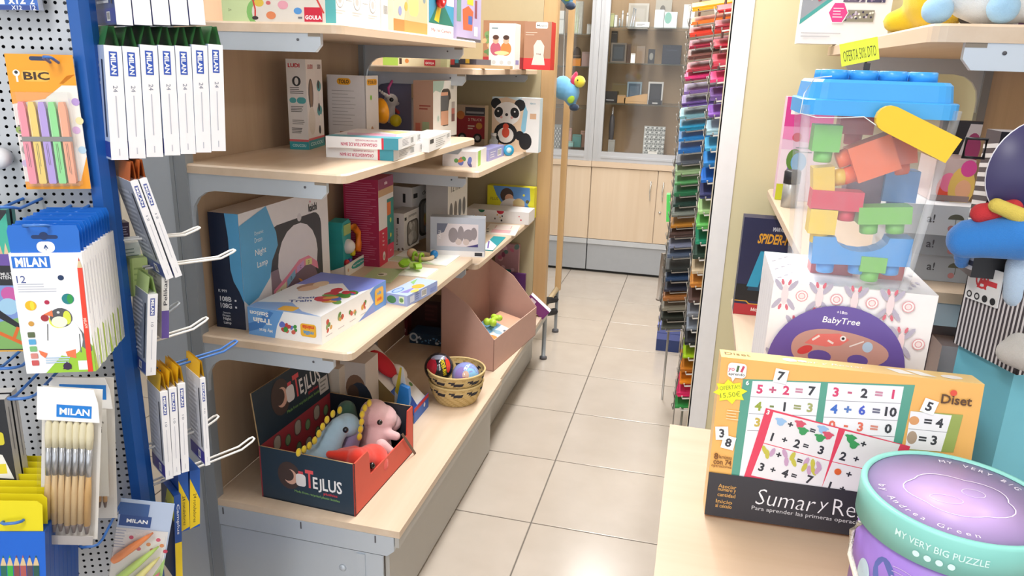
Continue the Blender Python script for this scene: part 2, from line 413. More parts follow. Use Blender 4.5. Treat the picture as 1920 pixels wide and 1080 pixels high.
# ============================================================ shelving
def rounded(x0, y0, x1, y1, r, corners):
    pts = []
    for (cx, cy, t0, k) in ((x1 - r, y0 + r, -90, 1), (x1 - r, y1 - r, 0, 2), (x0 + r, y1 - r, 90, 3), (x0 + r, y0 + r, 180, 0)):
        if k in corners:
            for i in range(4):
                t = math.radians(t0 + 30 * i); pts.append((cx + r * math.cos(t), cy + r * math.sin(t)))
        else:
            t = math.radians(t0 + 45); pts.append((cx + r * math.copysign(1, math.cos(t)), cy + r * math.copysign(1, math.sin(t))))
    return pts
def shelf_part(parent, s, xb, xf, y0, y1, ztop, th):
    """s=+1 faces +x, s=-1 faces -x"""
    lo, hi = min(xb, xf), max(xb, xf)
    pts = rounded(lo, y0 + 0.003, hi, y1 - 0.003, 0.022, (1, 2) if s > 0 else (0, 3))
    mb = MB(); e = 0.004
    P = [Vector((x, y, ztop - th)) for x, y in pts]; mb.prism(P, (0, 0, th - e), BEECH, cap=False)
    cx, cy = (lo + hi) / 2, (y0 + y1) / 2
    def inset(q): return (q[0] + (e if q[0] < cx else -e), q[1] + (e if q[1] < cy else -e))
    n = len(pts); A = [Vector((x, y, ztop - e)) for x, y in pts]; B_ = [Vector((*inset(q), ztop)) for q in pts]
    mb.add(A + B_, [(i, (i + 1) % n, n + (i + 1) % n, n + i) for i in range(n)], BEECH)
    mb.add(B_, [tuple(range(n))], BEECH); mb.add(P, [tuple(reversed(range(n)))], BEECH)
    sh = mb.build('shelf', parent)
    zt = ztop - th
    for yb in (y0 + 0.006, y1 - 0.018):
        q = xf - s * 0.05
        prof = [(xb, zt), (q, zt), (q, zt - 0.024), (q - s * 0.014, zt - 0.04), (xb + s * 0.09, zt - 0.04)]
        for k in range(1, 5):
            t = math.radians(90 - 22.5 * k); prof.append((xb + s * 0.09 - s * 0.068 * math.cos(t), zt - 0.108 + 0.068 * math.sin(t)))
        prof.append((xb + s * 0.02, zt - 0.14)); prof.append((xb, zt - 0.14))
        mb = MB(); pp = [Vector((x, yb, z)) for x, z in prof]
        mb.prism(pp, (0, 0.012, 0), STEEL)
        bx = q - s * 0.055
        mb.lathe((bx, yb - 0.0006, zt - 0.014), [(0.0032, 0), (0.0032, 0.001)], DARK, 8, up=(0, -1, 0))
        mb.box((q - s * 0.03, yb - 0.0006, zt - 0.007) if s > 0 else (q, yb - 0.0006, zt - 0.007), (q, yb, zt) if s > 0 else (q + 0.03, yb, zt), M('#8b7f70', 0.5))
        mb.build('bracket', sh)
    return sh
def gondola(name, label, s, xb, y0, y1, shelves, base, near_end=True):
    g = thing(name, (xb, y0, 0), label, 'shelving unit')
    top = 2.15
    for yu, nm in ((y0, 1), (y1 - 0.03, 0)):
        mb = MB(); mb.box((xb - 0.012 if s > 0 else xb - 0.02, yu, 0), (xb + 0.02 if s > 0 else xb + 0.012, yu + 0.03, top), STEELD); mb.build('upright', g)
    zs = [base[0], 0.62, 1.02, 1.42, 1.82, top]
    for i in range(len(zs) - 1):
        mb = MB(); a, b_ = (xb - 0.01, xb) if s > 0 else (xb, xb + 0.01)
        mb.box((a, y0 + 0.03, zs[i]), (b_, y1 - 0.03, zs[i + 1]), PANEL); mb.build('back_panel', g)
    for zt, xf, th in shelves: shelf_part(g, s, xb + s * 0.001, xf, y0, y1, zt, th)
    zb, xf, xk = base
    mb = MB(); lo, hi = sorted((xb + s * 0.001, xf)); mb.box((lo, y0 + 0.003, zb - 0.02), (hi, y1 - 0.003, zb), BEECH); mb.build('base_shelf', g)
    mb = MB(); lo, hi = sorted((xk, xk - s * 0.012)); mb.box((lo, y0 + 0.02, 0.012), (hi, y1 - 0.02, zb - 0.03), GREYP); mb.build('kick_plate', g)
    mb = MB(); lo, hi = sorted((xf - s * 0.002, xf - s * 0.014)); mb.box((lo, y0 + 0.004, zb - 0.05), (hi, y1 - 0.004, zb - 0.0205), GREYP); mb.build('front_rail', g)
    # steel side plate of the base
    mb = MB(); lo, hi = sorted((xb, xk - s * 0.013))
    mb.box((lo, y0 + 0.006, 0.01), (hi, y0 + 0.014, zb - 0.085), STEEL)
    lo, hi = sorted((xb, xf - s * 0.016)); pr = [(lo, zb - 0.0205), (hi, zb - 0.0205), (hi, zb - 0.062), (hi - s * 0.02 if s > 0 else hi, zb - 0.08), (lo, zb - 0.08)]
    mb.prism([Vector((x, y0 + 0.002, z)) for x, z in pr], (0, 0.012, 0), STEEL)
    for fx in (0.06, 0.5, 0.9):
        xx = lo + (hi - lo) * fx; mb.box((xx, y0 + 0.0012, zb - 0.045), (xx + 0.004, y0 + 0.002, zb - 0.024), DARK)
    mb.lathe((lo + (hi - lo) * 0.72, y0 + 0.006, 0.17), [(0.011, 0), (0.008, 0.004), (0.0, 0.005)], STEEL, 10, up=(0, -1, 0))
    mb.box((lo + (hi - lo) * 0.80, y0 + 0.002, 0.01), (lo + (hi - lo) * 0.845, y0 + 0.0065, zb - 0.09), STEEL)
    mb.build('side_plate', g)
    mb = MB(); lo, hi = sorted((xb, xk - s * 0.013)); mb.box((lo, y1 - 0.014, 0.01), (hi, y1 - 0.006, zb - 0.02), STEEL); mb.build('side_plate', g)
    return g
XB = -1.225; XF = -0.785
Z1, Z2, Z3, Z4 = 0.318, 0.805, 1.247, 1.577
G1 = gondola('gondola_shelving', 'beech shelving unit with grey steel brackets holding the night lamp box', 1, XB, 1.57, 2.62,
             [(Z2, XF, 0.022), (Z3, XF, 0.022), (Z4, XF, 0.022)], (Z1, -0.663, -0.70))
mb = MB(); mb.box((-1.36, 1.572, 0), (-1.238, 1.60, 2.15), STEEL); mb.box((-1.25, 1.5695, 0), (-1.240, 1.572, 2.15), STEELD); mb.build('end_upright', G1)
F1, F2, F3, F4 = 0.30, 0.77, 1.122, 1.487
G2 = gondola('gondola_shelving', 'farther beech shelving unit ending at a wooden post, panda puzzle on its shelf', 1, XB, 2.63, 3.64,
             [(F2, -0.775, 0.022), (F3, -0.778, 0.022), (F4, -0.785, 0.022)], (F1, -0.68, -0.755))
mb = MB(); mb.box((-1.225, 3.645, 0.02), (-0.772, 3.665, 2.3), OLIVE); mb.build('end_panel', G2)
mb = MB(); mb.box((-0.771, 3.645, 0.28), (-0.705, 3.70, 2.3), POSTW); mb.build('end_post', G2)
mb = MB(); mb.tube([(-0.70, 3.655, 0.012), (-0.70, 3.655, 0.285)], 0.011, STEELD, 10); mb.lathe((-0.70, 3.655, 0), [(0.02, 0), (0.02, 0.012), (0.012, 0.018)], DARK, 12); mb.build('leg', G2)
# right-hand unit
RX = 0.325; RB = 0.752
R2, R3, R4 = 0.815, 1.168, 1.582
G3 = gondola('gondola_shelving', 'beech shelving unit at the right behind the blue lidded block tub', -1, RB, 1.31, 2.38,
             [(R2, 0.145, 0.022), (R3, 0.212, 0.022), (R4, RX, 0.027)], (0.318, 0.187, 0.22))

# ============================================================ beech counter at the right front
TZ = 0.90
tb = thing('display_counter', (0.39, 0.97, 0), 'beech topped counter carrying the orange sums game and puzzle drum', 'counter')
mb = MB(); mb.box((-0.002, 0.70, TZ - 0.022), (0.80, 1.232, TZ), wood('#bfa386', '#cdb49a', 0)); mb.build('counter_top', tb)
mb = MB(); mb.box((0.006, 0.72, 0.0), (0.026, 1.222, TZ - 0.022), M('#d4d0c8', 0.5)); mb.build('side_board', tb)
mb = MB(); mb.box((0.774, 0.72, 0.0), (0.794, 1.222, TZ - 0.022), M('#d4d0c8', 0.5)); mb.build('side_board', tb)
mb = MB(); mb.box((0.026, 1.20, 0.0), (0.774, 1.22, TZ - 0.022), M('#d4d0c8', 0.5)); mb.build('back_board', tb)

# ============================================================ back cabinets and showcases
CABW = wood('#d6bfa4', '#e0ccb4', 2); ALU = M('#c9cbd0', 0.3, 0.35, var=0.02)
CY = 5.5; BACKC = wood('#a58c6c', '#b39a7a', 2); GLASS = glassy('#ffffff', 0.8)
def base_cabinet(x0, x1, split, label):
    c = thing('base_cabinet', ((x0 + x1) / 2, CY + 0.2, 0), label, 'cabinet', 'base cabinets under the glass showcases')
    mb = MB(); mb.box((x0, CY + 0.02, 0.26), (x1, 6.09, 0.805), CABW); mb.build('body', c)
    mb = MB(); mb.box((x0 + 0.002, CY + 0.01, 0.022), (x1 - 0.004, CY + 0.03, 0.222), M('#a9adb3', 0.4, 0.2)); mb.build('plinth', c)
    mb = MB(); mb.box((x0, CY + 0.035, 0.0), (x1, CY + 0.05, 0.26), M('#242424', 0.6)); mb.build('toe_kick', c)
    mb = MB(); mb.box((x0 + 0.001, CY, 0.224), (x1 - 0.003, CY + 0.03, 0.262), M('#c6cacf', 0.4, 0.2)); mb.build('rail', c)
    mb = MB(); mb.box((x0 - 0.001, CY - 0.012, 0.807), (x1 - 0.002, 6.09, 0.847), BEECHX); mb.build('worktop', c)
    xs = [x0] + split + [x1]
    for i in range(len(xs) - 1):
        mb = MB(); mb.box((xs[i] + 0.003, CY, 0.266), (xs[i + 1] - 0.003, CY + 0.018, 0.803), CABW); d = mb.build('door', c)
        hx = xs[i + 1] - 0.045 if i % 2 == 0 else xs[i] + 0.045
        mb = MB(); mb.tube([(hx, CY, 0.72), (hx, CY - 0.022, 0.71), (hx - 0.004, CY - 0.026, 0.655), (hx, CY - 0.022, 0.60), (hx, CY, 0.59)], 0.005, M('#d8d6d2', 0.25, 0.8), 8); mb.build('handle', d)
        if i % 2: mb = MB(); mb.lathe((hx - 0.01, CY, 0.50), [(0.011, 0), (0.009, 0.006), (0, 0.007)], M('#d8d6d2', 0.25, 0.8), 12, up=(0, -1, 0)); mb.build('lock', d)
    return c
base_cabinet(-1.62, -0.757, [-1.20], 'pale beech base cabinet under the left showcase, behind the wooden post')
base_cabinet(-0.755, 0.62, [-0.269, 0.18], 'pale beech base cabinet with a lock, beside the colour card rack')
def showcase(x0, x1, shelves, label):
    c = thing('glass_showcase', ((x0 + x1) / 2, CY + 0.2, 0.848), label, 'display case', 'glass showcases on the back cabinets')
    z0, z1 = 0.848, 2.25; fw = 0.062
    for a in (x0, x1 - fw):
        mb = MB(); mb.box((a, CY, z0), (a + fw, CY + 0.04, z1), ALU); mb.box((a + fw * 0.42, CY - 0.006, z0), (a + fw * 0.62, CY, z1), ALU); mb.build('frame_post', c)
    mb = MB(); mb.box((x0 + fw, CY, z0), (x1 - fw, CY + 0.04, z0 + 0.07), ALU); mb.box((x0 + fw, CY - 0.005, z0 + 0.025), (x1 - fw, CY, z0 + 0.04), ALU); mb.build('frame_rail', c)
    mb = MB(); mb.box((x0 + fw, CY, z1 - 0.07), (x1 - fw, CY + 0.04, z1), ALU); mb.build('frame_rail', c)
    mb = MB(); mb.box((x0, 5.98, z0), (x1, 6.0, z1), BACKC); mb.build('back_panel', c)
    for a in (x0, x1 - 0.012): mb = MB(); mb.box((a, CY + 0.041, z0), (a + 0.012, 5.98, z1), BACKC); mb.build('side_panel', c)
    mb = MB(); mb.box((x0 + 0.012, CY + 0.041, z0), (x1 - 0.012, 5.98, z0 + 0.03), BACKC); mb.build('bottom_panel', c)
    mb = MB(); mb.box((x0 + fw, CY + 0.018, z0 + 0.07), (x1 - fw, CY + 0.022, z1 - 0.07), GLASS); mb.build('glass_door', c)
    for z in shelves:
        mb = MB(); mb.box((x0 + 0.013, CY + 0.06, z - 0.008), (x1 - 0.013, 5.975, z), clear('#62706a', 0.28, 0.05, 'shelfglass')); mb.build('glass_shelf', c)
    return c
SL = (1.735, 1.512, 1.222); SR = (1.79, 1.545, 1.262)
showcase(-1.62, -0.757, SL, 'aluminium framed glass showcase behind the wooden post')
showcase(-0.755, 0.62, SR, 'aluminium framed glass showcase beside the colour card rack')
# ============================================================ three-sided pencil display stand
def up(): return Vector((0, 0, 1))
c0 = ray(187, 300); PP0 = EYE + c0 * (1.25 / 1.0); PP = Vector((PP0.x, PP0.y, 0))
def hdir(deg): return Vector((math.sin(math.radians(deg)), math.cos(math.radians(deg)), 0))
N1 = hdir(154); R1 = hdir(64); H2 = hdir(34); Q2 = hdir(124)
BLUE = M('#1f5aa8', 0.35); BLUED = M('#1d4f98', 0.35); WIRE = M('#f0eeea', 0.3); BWIRE = M('#3f73bd', 0.35)
rack = thing('pencil_display_stand', PP, 'revolving blue framed stand with grey perforated boards and wire hooks', 'display stand')
BL_ = 0.62
ends = [PP, PP - R1 * BL_, PP - R1 * BL_ + hdir(64 + 60) * 0]
P2 = PP - R1 * BL_; P3 = PP + hdir(-56) * BL_
for p, a in ((PP, 94), (P2, 214), (P3, 334)):
    mb = MB(); f = hdir(a); t = Vector((f.y, -f.x, 0)); w = 0.021
    out = [p + f * 0.014 + t * w * 0.8, p + f * 0.018 + t * 0.0, p + f * 0.014 - t * w * 0.8, p - f * 0.004 - t * w, p - f * 0.014 - t * w * 0.6, p - f * 0.014 + t * w * 0.6, p - f * 0.004 + t * w]
    mb.prism([q + up() * 0.06 for q in reversed(out)], (0, 0, 1.95), BLUE); mb.build('corner_post', rack)
# perforated board
PEG = M('#b9bcc0', 0.4, 0.25, var=0.02); pitch = (onpl(34.5, 32.5, PP, N1) - onpl(16.2, 32.4, PP, N1)).length
h0 = onpl(16.2, 32.5, PP, N1); u0 = (h0 - PP).dot(R1) % pitch; v0 = h0.z % pitch
mb = MB(); nu = int(0.60 / pitch); nv = int(1.85 / pitch); rr = pitch * 0.2
base = PP - R1 * (nu * pitch) + R1 * (u0 - pitch)
for i in range(nu):
    for j in range(nv):
        c = PP + R1 * (u0 - (i + 1) * pitch) + up() * (0.08 + v0 % pitch + j * pitch)
        near = i < 18 and 0.45 < c.z < 1.75
        hp = pitch / 2
        sq = [c + R1 * a * hp + up() * b_ * hp for a, b_ in ((1, 0), (1, 1), (0, 1), (-1, 1), (-1, 0), (-1, -1), (0, -1), (1, -1))]
        if near:
            ho = [c + R1 * (rr * math.cos(k * PI / 4)) + up() * (rr * math.sin(k * PI / 4)) for k in range(8)]
            mb.add(sq + ho, [(k, (k + 1) % 8, 8 + (k + 1) % 8, 8 + k) for k in range(8)], PEG)
        else: mb.add(sq, [tuple(range(8))], PEG)
mb.build('perforated_board', rack)
for a, b_, nn in ((PP - N1 * 0.012, P2 - N1 * 0.012, N1), (PP - H2 * 0.012, P3 - H2 * 0.012, H2), (P2, P3, hdir(274))):
    d = (b_ - a).normalized(); a2 = a + d * 0.03; b2 = b_ - d * 0.03
    mb = MB(); m_ = M('#1b1c20', 0.9) if nn is not hdir(0) and nn == N1 else PEG  # black one: added sheet, paints the shade inside the stand behind the holes
    mb.add([a2 + up() * 0.08, b2 + up() * 0.08, b2 + up() * 1.95, a2 + up() * 1.95], [(0, 1, 2, 3)], m_); mb.build('board_or_shade_sheet', rack)
cen = (PP + P2 + P3) / 3
mb = MB(); mb.lathe((cen.x, cen.y, 0), [(0.33, 0), (0.33, 0.03), (0.31, 0.045), (0.05, 0.05)], BLUED, 30); mb.tube([(cen.x, cen.y, 0.05), (cen.x, cen.y, 0.4)], 0.03, STEELD, 12); mb.build('stand_base', rack)
def whook(tip, dirv, L, side, col, tiph=0.012, sep=0.012, r=0.0022):
    base = tip - dirv * L; s = side * (sep / 2)
    mb = MB(); pth = [base + s, tip - dirv * 0.03 + s, tip - dirv * 0.006 + s + up() * tiph * 0.8]
    pth += [tip + s * 0.55 + up() * tiph, tip - s * 0.55 + up() * tiph]
    pth += [tip - dirv * 0.006 - s + up() * tiph * 0.8, tip - dirv * 0.03 - s, base - s]
    mb.tube(pth, r, col, 7); mb.build('hook', rack)
# hooks of the front board (tip, as seen)
for px, py, d in ((33, 757, 0.225), (165, 1033, 0.16), (62, 433, 0.2), (88, 117, 0.06), (8, 700, 0.19), (20, 990, 0.25), (2, 398, 0.12)):
    tip = onpl(px, py, PP + N1 * d, N1); whook(tip, N1, d + 0.01, R1, BWIRE, 0.008, 0.028 if d > 0.1 else 0.012, 0.0024)
QP = PP + Q2 * 0.045
HQ = QP - Q2 * 0.05
for px, py, sx, sy, col in ((374, 437, 262, 446, WIRE), (440, 479, 270, 502, WIRE), (389, 606, 285, 638, WIRE), (444, 649, 300, 692, BWIRE), (409, 789, 330, 818, WIRE), (476, 830, 280, 908, WIRE), (336, 578, 300, 592, STEELD)):
    tip = onpl(px, py, HQ, Q2); b_ = onpl(sx, sy, HQ, Q2); d = (tip - b_); whook(tip, d.normalized(), max(0.16, d.length), Q2, col, 0.011, 0.016)

ords = ('', 'first', 'second', 'third', 'fourth', 'fifth', 'sixth', 'seventh', 'eighth', 'ninth', 'tenth', 'eleventh', 'twelfth')
# ---------------------------------------------------------------- goods on the front board
def bfr(TL, TR, BL, d): p = PP + N1 * d; return fr3(onpl(*TL, p, N1), onpl(*TR, p, N1), onpl(*BL, p, N1))
f = bfr((3, 100), (131, 103), (50, 355), 0.03)
hi = Carton('highlighter_pack', f, 0.0015, {'*': '#f0ece4'}, 'orange headed blister card of five pastel highlighter pens', 'pens')
p = hi.face('F'); p.rect(0, 0.78, 1, 1, '#f6a01c').poly([(0, 0.66), (0.55, 0.70), (1, 0.86), (1, 0.79), (0, 0.79)][:5], '#f6a01c')
p.poly([(0, 0.64), (0.5, 0.68), (0.98, 0.9), (0.98, 1), (0, 1)], '#f6a01c').rect(0, 0.0, 1, 0.06, '#f6a01c').poly([(0.86, 0.06), (1, 0.06), (1, 0.25)], '#f6a01c')
p.rrect(0.2, 0.805, 0.62, 0.885, '#f8b84a', 0.4).text('BIC', 0.42, 0.845, 0.0125, '#3a2408', 0.037, bold=0.03).ell(0.13, 0.865, 0.005, '#f4efe6').ell(0.13, 0.869, 0.0025, '#333333').rect(0.115, 0.80, 0.145, 0.85, '#f4efe6')
p.rrect(0.35, 0.955, 0.66, 0.985, '#23375c', 0.5)
for k, (a, b_, c) in enumerate(((0.95, 0.66, '#b99ad6'), (0.9, 0.45, '#d9b3dd'), (0.95, 0.3, '#b7d4e6'), (0.06, 0.2, '#c9b8dc'), (0.97, 0.52, '#efe0a8'), (0.05, 0.45, '#8fae4d'))): p.ell(a, b_, 0.006, c)
p.lines(0.03, 0.35, 0.14, 0.5, 4, '#5b5b55', 0.3, 3); p.ell(0.12, 0.3, 0.009, '#9b9b92').done(hi.ob)
for i, c in enumerate(('#f08fa0', '#f0d068', '#b79be0', '#8fe08f', '#f5a884')):
    mb = MB(); a = 0.16 + 0.15 * i; b0, b1 = 0.05, 0.66
    out = [];  w = 0.058
    for (x, y) in ((a - w, b0 + 0.01), (a - w * 0.8, b0), (a + w * 0.8, b0), (a + w, b0 + 0.01), (a + w, b1 - 0.05), (a + w * 0.6, b1), (a - w * 0.6, b1), (a - w, b1 - 0.05)): out.append(f.p(x, y, 0.001))
    mb.prism(out, f.n * 0.010, M(c, 0.3)); o = mb.build('highlighter_pen', hi.ob)
    g_ = Fr(f.p(a - w, b0, 0.011), f.u, f.v, 2 * w * f.w, (b1 - b0) * f.h); pr = Print(g_)
    pr.lines(0.3, 0.1, 0.7, 0.5, 2, '#5a5148', 0.25, i, True).lines(0.1, 0.55, 0.16, 0.9, 1, '#ffffff', 0.4, i, True).done(o, 'pen_print')
mb = MB(); mb.obox(f.p(0.1, 0.40, 0.0), f.u, f.v, f.n, 0.001, 0.001, 0.0001, M('#8a8a86', 0.4))
mb.obox(f.p(0.1, 0.37, 0.0118), f.u, f.v, f.n, f.w * 0.76, f.h * 0.035, 0.0006, M('#85837f', 0.4)); mb.build('grey_band', hi.ob)
mb = MB(); BLI = glassy('#fdfdfd', 1.2); mb.obox(f.p(0.07, 0.03, 0.0145), f.u, f.v, f.n, f.w * 0.82, f.h * 0.70, 0.0135, BLI); mb.build('blister', hi.ob)
# hanging pencil boxes, front one with the penguin
f = bfr((17, 474), (154, 473), (50, 700), 0.185)
th = 0.0134; NB = 12
for i in range(NB):
    jit = random.uniform(-0.002, 0.002)
    g_ = Fr(f.o - N1 * (i * th) + up() * jit, f.u, f.v, f.w, f.h)
    lab = 'front pencil box with a penguin picture and a red pencil, blue tab' if i == 0 else f'white pencil box on the penguin hook, {ords[i]} behind the front one'
    bx = Carton('pencil_box', g_, th - 0.0006, '#f3f2f4', lab, 'pencil box', 'hanging pencil boxes behind the penguin one' if i else None)
    mb = MB(); t0 = Vector(g_.p(0.02, 1.0, -0.002))
    tabp = [(0.02, 1.0), (0.98, 1.0), (0.99, 1.17), (0.96, 1.215), (0.04, 1.215), (0.01, 1.17)]
    mb.prism([g_.p(a, b_, -0.003) for a, b_ in tabp], -g_.n * 0.001, M('#1668c8', 0.4)); tab = mb.build('hang_tab', bx.ob)
    if i == 0:
        q = Print(Fr(g_.p(0.02, 1.0, -0.003), g_.u, g_.v, g_.w * 0.96, g_.h * 0.21)); q.rrect(0.38, 0.0, 0.64, 0.42, '#eef2f8', 0.45).text('^', 0.51, 0.22, 0.006, '#1c3f77').rect(0.505, 0.08, 0.515, 0.24, '#1c3f77')
        q.rrect(0.32, 0.52, 0.70, 0.66, '#0d2f63', 0.5).ell(0.5, 0.63, 0.006, '#0d2f63').done(tab, 'tab_print')
        p = bx.face('F'); p.rect(0.03, 0.88, 0.55, 0.975, '#1e6fd0').text('MILAN', 0.29, 0.927, 0.0145, '#ffffff', 0.042, bold=0.035)
        p.text('12', 0.12, 0.79, 0.011, '#4a5a96', bold=0.0).lines(0.06, 0.68, 0.6, 0.76, 4, '#b9bcc9', 0.3, 2)
        p.poly([(0.28, 0.0), (0.85, 0.33), (1, 0.22), (1, 0.0)], '#9ccb3c')
        for a, b_, r, c in ((0.67, 0.80, 0.0042, '#16325c'), (0.73, 0.625, 0.0085, '#1f7f86'), (0.43, 0.6, 0.0035, '#b3264a'), (0.2, 0.575, 0.0078, '#e8b81c'), (0.37, 0.47, 0.0055, '#a33038'), (0.17, 0.425, 0.004, '#cf9a44')): p.ell(a, b_, r, c)
        p.ell(0.76, 0.625, 0.0042, '#2f9a4a', 0.0075).ell(0.22, 0.575, 0.003, '#f5d83a', 0.007)
        # penguin
        p.ell(0.80, 0.33, 0.008, '#6a6c70', 0.034, rot=30).ell(0.60, 0.31, 0.026, '#ffffff', 0.033, rot=12).line(0.83, 0.33, 0.82, 0.17, 0.0016, '#6a6c70')
        p.ell(0.56, 0.445, 0.0135, '#dfe65a', 0.012).ell(0.60, 0.47, 0.0155, '#55565a', 0.0155).ell(0.685, 0.47, 0.0055, '#d8e04a', 0.011).ell(0.57, 0.435, 0.011, '#f2f4d8', 0.009).poly([(0.36, 0.5), (0.49, 0.535), (0.49, 0.48)], '#e77a4a').ell(0.57, 0.515, 0.002, '#dddddd')
        p.line(0.4, 0.42, 0.37, 0.28, 0.0016, '#6a6c70').poly([(0.22, 0.2), (0.34, 0.17), (0.3, 0.13), (0.24, 0.16)], '#ee7b50').poly([(0.6, 0.18), (0.75, 0.2), (0.74, 0.12), (0.62, 0.14)], '#ee7b50')
        p.lines(0.3, 0.08, 0.75, 0.14, 3, '#b9d0e4', 0.5, 5)
        p.poly([(0.455 + 0.43, 0.0), (0.96, 0.0), (0.99, 0.88), (0.92, 0.88)], '#e8432c').poly([(0.92, 0.88), (0.99, 0.88), (0.955, 0.965)], '#d9c39a').poly([(0.943, 0.935), (0.967, 0.935), (0.955, 0.965)], '#c8352c')
        p.text('MILAN', 0.94, 0.42, 0.004, '#ffd8c8', rot=-85)
        for k, c in enumerate(('#5d6a4a', '#59a9d8', '#7dbb7a', '#d88b82', '#cf5a5a')): p.rrect(0.10, 0.31 - k * 0.06, 0.2, 0.355 - k * 0.06, c, 0.15)
        p.poly([(0.53, 0.03), (0.66, 0.03), (0.6, 0.1)], '#512a44').ell(0.6, 0.055, 0.006, '#3c2a48').rect(0.76, 0.02, 0.89, 0.1, '#f4f6f0').done(bx.ob)
    p = bx.face('R'); p.lines(0.3, 0.32, 0.62, 0.9, 1, '#d9d9e2', 0.35, i, True)
    if i % 2: p.rect(0.35, 0.02, 0.8, 0.1, '#b9bec8')
    p.poly([(0.0, 0.0), (0.0, 0.33), (0.5 if i % 3 else 0.95, 0.30 if i % 3 else 0.0), (0.5, 0.0)], '#a9c34a' if i % 2 == 0 else '#dfe6cf').done(bx.ob, 'printed_spine')
# brush packs
def brush(mb, fr, a, v0, v1, r, dark='#5b4338', wcol='#d8b27c'):
    L = (v1 - v0) * fr.h; b = fr.p(a, v0, r + 0.001)
    mb.lathe(b, [(r * 0.45, 0), (r * 0.8, L * 0.06), (r * 0.95, L * 0.08)], M(dark, 0.4), 8, up=fr.v)
    mb.lathe(b + fr.v * (L * 0.08), [(r * 0.95, 0), (r * 1.0, L * 0.28), (r * 0.75, L * 0.44)], M(wcol, 0.4), 8, up=fr.v)
    mb.lathe(b + fr.v * (L * 0.52), [(r * 0.78, 0), (r * 0.85, L * 0.1), (r * 0.9, L * 0.24)], M('#c9ccd2', 0.25, 0.7), 8, up=fr.v)
    mb.lathe(b + fr.v * (L * 0.76), [(r * 0.9, 0), (r * 1.1, L * 0.1), (r * 0.95, L * 0.2), (r * 0.2, L * 0.24)], M('#efe6c6', 0.8), 8, up=fr.v)
for k, (TL, TR, BL, d, n) in enumerate((((48, 700), (163, 703), (112, 975), 0.12, 5), ((10, 714), (126, 722), (74, 1011), 0.2, 7))):
    f = bfr(TL, TR, BL, d)
    lab = ('paintbrush pouch with one broad brush and a price strip, hanging behind', 'clear pouch of seven pale bristle paintbrushes hanging in front')[k]
    bp = thing('paintbrush_pouch', f.p(0.5, 0), lab, 'paintbrushes')
    mb = MB(); mb.obox(f.p(0, 0, -0.004), f.u, f.v, f.n, f.w, f.h * 0.98, 0.001, M('#e6e2dc', 0.5)); mb.build('backing_card', bp)
    for i in range(n):
        mb = MB(); a = 0.1 + 0.8 * (i + 0.5) / n
        if k == 0: 
            if i == 1: brush(mb, f, 0.62, 0.16, 0.9, 0.0075, wcol='#c9985c')
            else: brush(mb, f, 0.42 + 0.1 * i, 0.1, 0.72 - 0.02 * i, 0.0038, wcol='#c9985c')
        else: brush(mb, f, a, 0.06 + 0.008 * (i % 3), 0.80, 0.0052, '#7a6d6a', '#dcbd8e' if i < n - 1 else '#cfa468')
        mb.build('paintbrush', bp)
    mb = MB(); hdr = [(-0.02, 0.80), (1.02, 0.80), (0.98, 0.92), (0.9, 1.0), (-0.02, 1.0)]
    mb.prism([f.p(a, b_, 0.012) for a, b_ in hdr], -f.n * 0.0008, M('#f4f3f2', 0.4)); hd = mb.build('header_card', bp)
    q = Print(Fr(f.p(0, 0.80, 0.012), f.u, f.v, f.w, f.h * 0.2))
    q.rect(0.30 if k else 0.15, 0.12 if k else 0.3, 0.88 if k else 0.92, 0.5 if k else 0.78, '#1f7fd6').text('MILAN', 0.6 if k else 0.54, 0.3 if k else 0.54, 0.0115, '#ffffff', 0.042, bold=0.03).done(hd, 'header_print')
    if k == 0:
        mb = MB(); mb.obox(f.p(0.72, 0.2, 0.014), f.u, f.v, f.n, f.w * 0.2, f.h * 0.6, 0.0006, M('#dcd9d2', 0.5)); s_ = mb.build('price_strip', bp)
        q = Print(Fr(f.p(0.72, 0.2, 0.014), f.u, f.v, f.w * 0.2, f.h * 0.6)); q.text('5 cm', 0.5, 0.8, 0.008, '#6a6660', rot=-90).done(s_, 'strip_print')
    else:
        mb = MB(); mb.obox(f.p(0.03, 0.0, 0.013), f.u, f.v, f.n, f.w * 0.94, f.h * 0.06, 0.001, M('#bdb6b4', 0.4)); mb.build('pouch_hem', bp)
    mb = MB(); mb.obox(f.p(0, 0, 0.0135), f.u, f.v, f.n, f.w, f.h * 0.80, 0.0003, glassy('#fdfdfd', 0.9)); mb.build('clear_sleeve', bp)
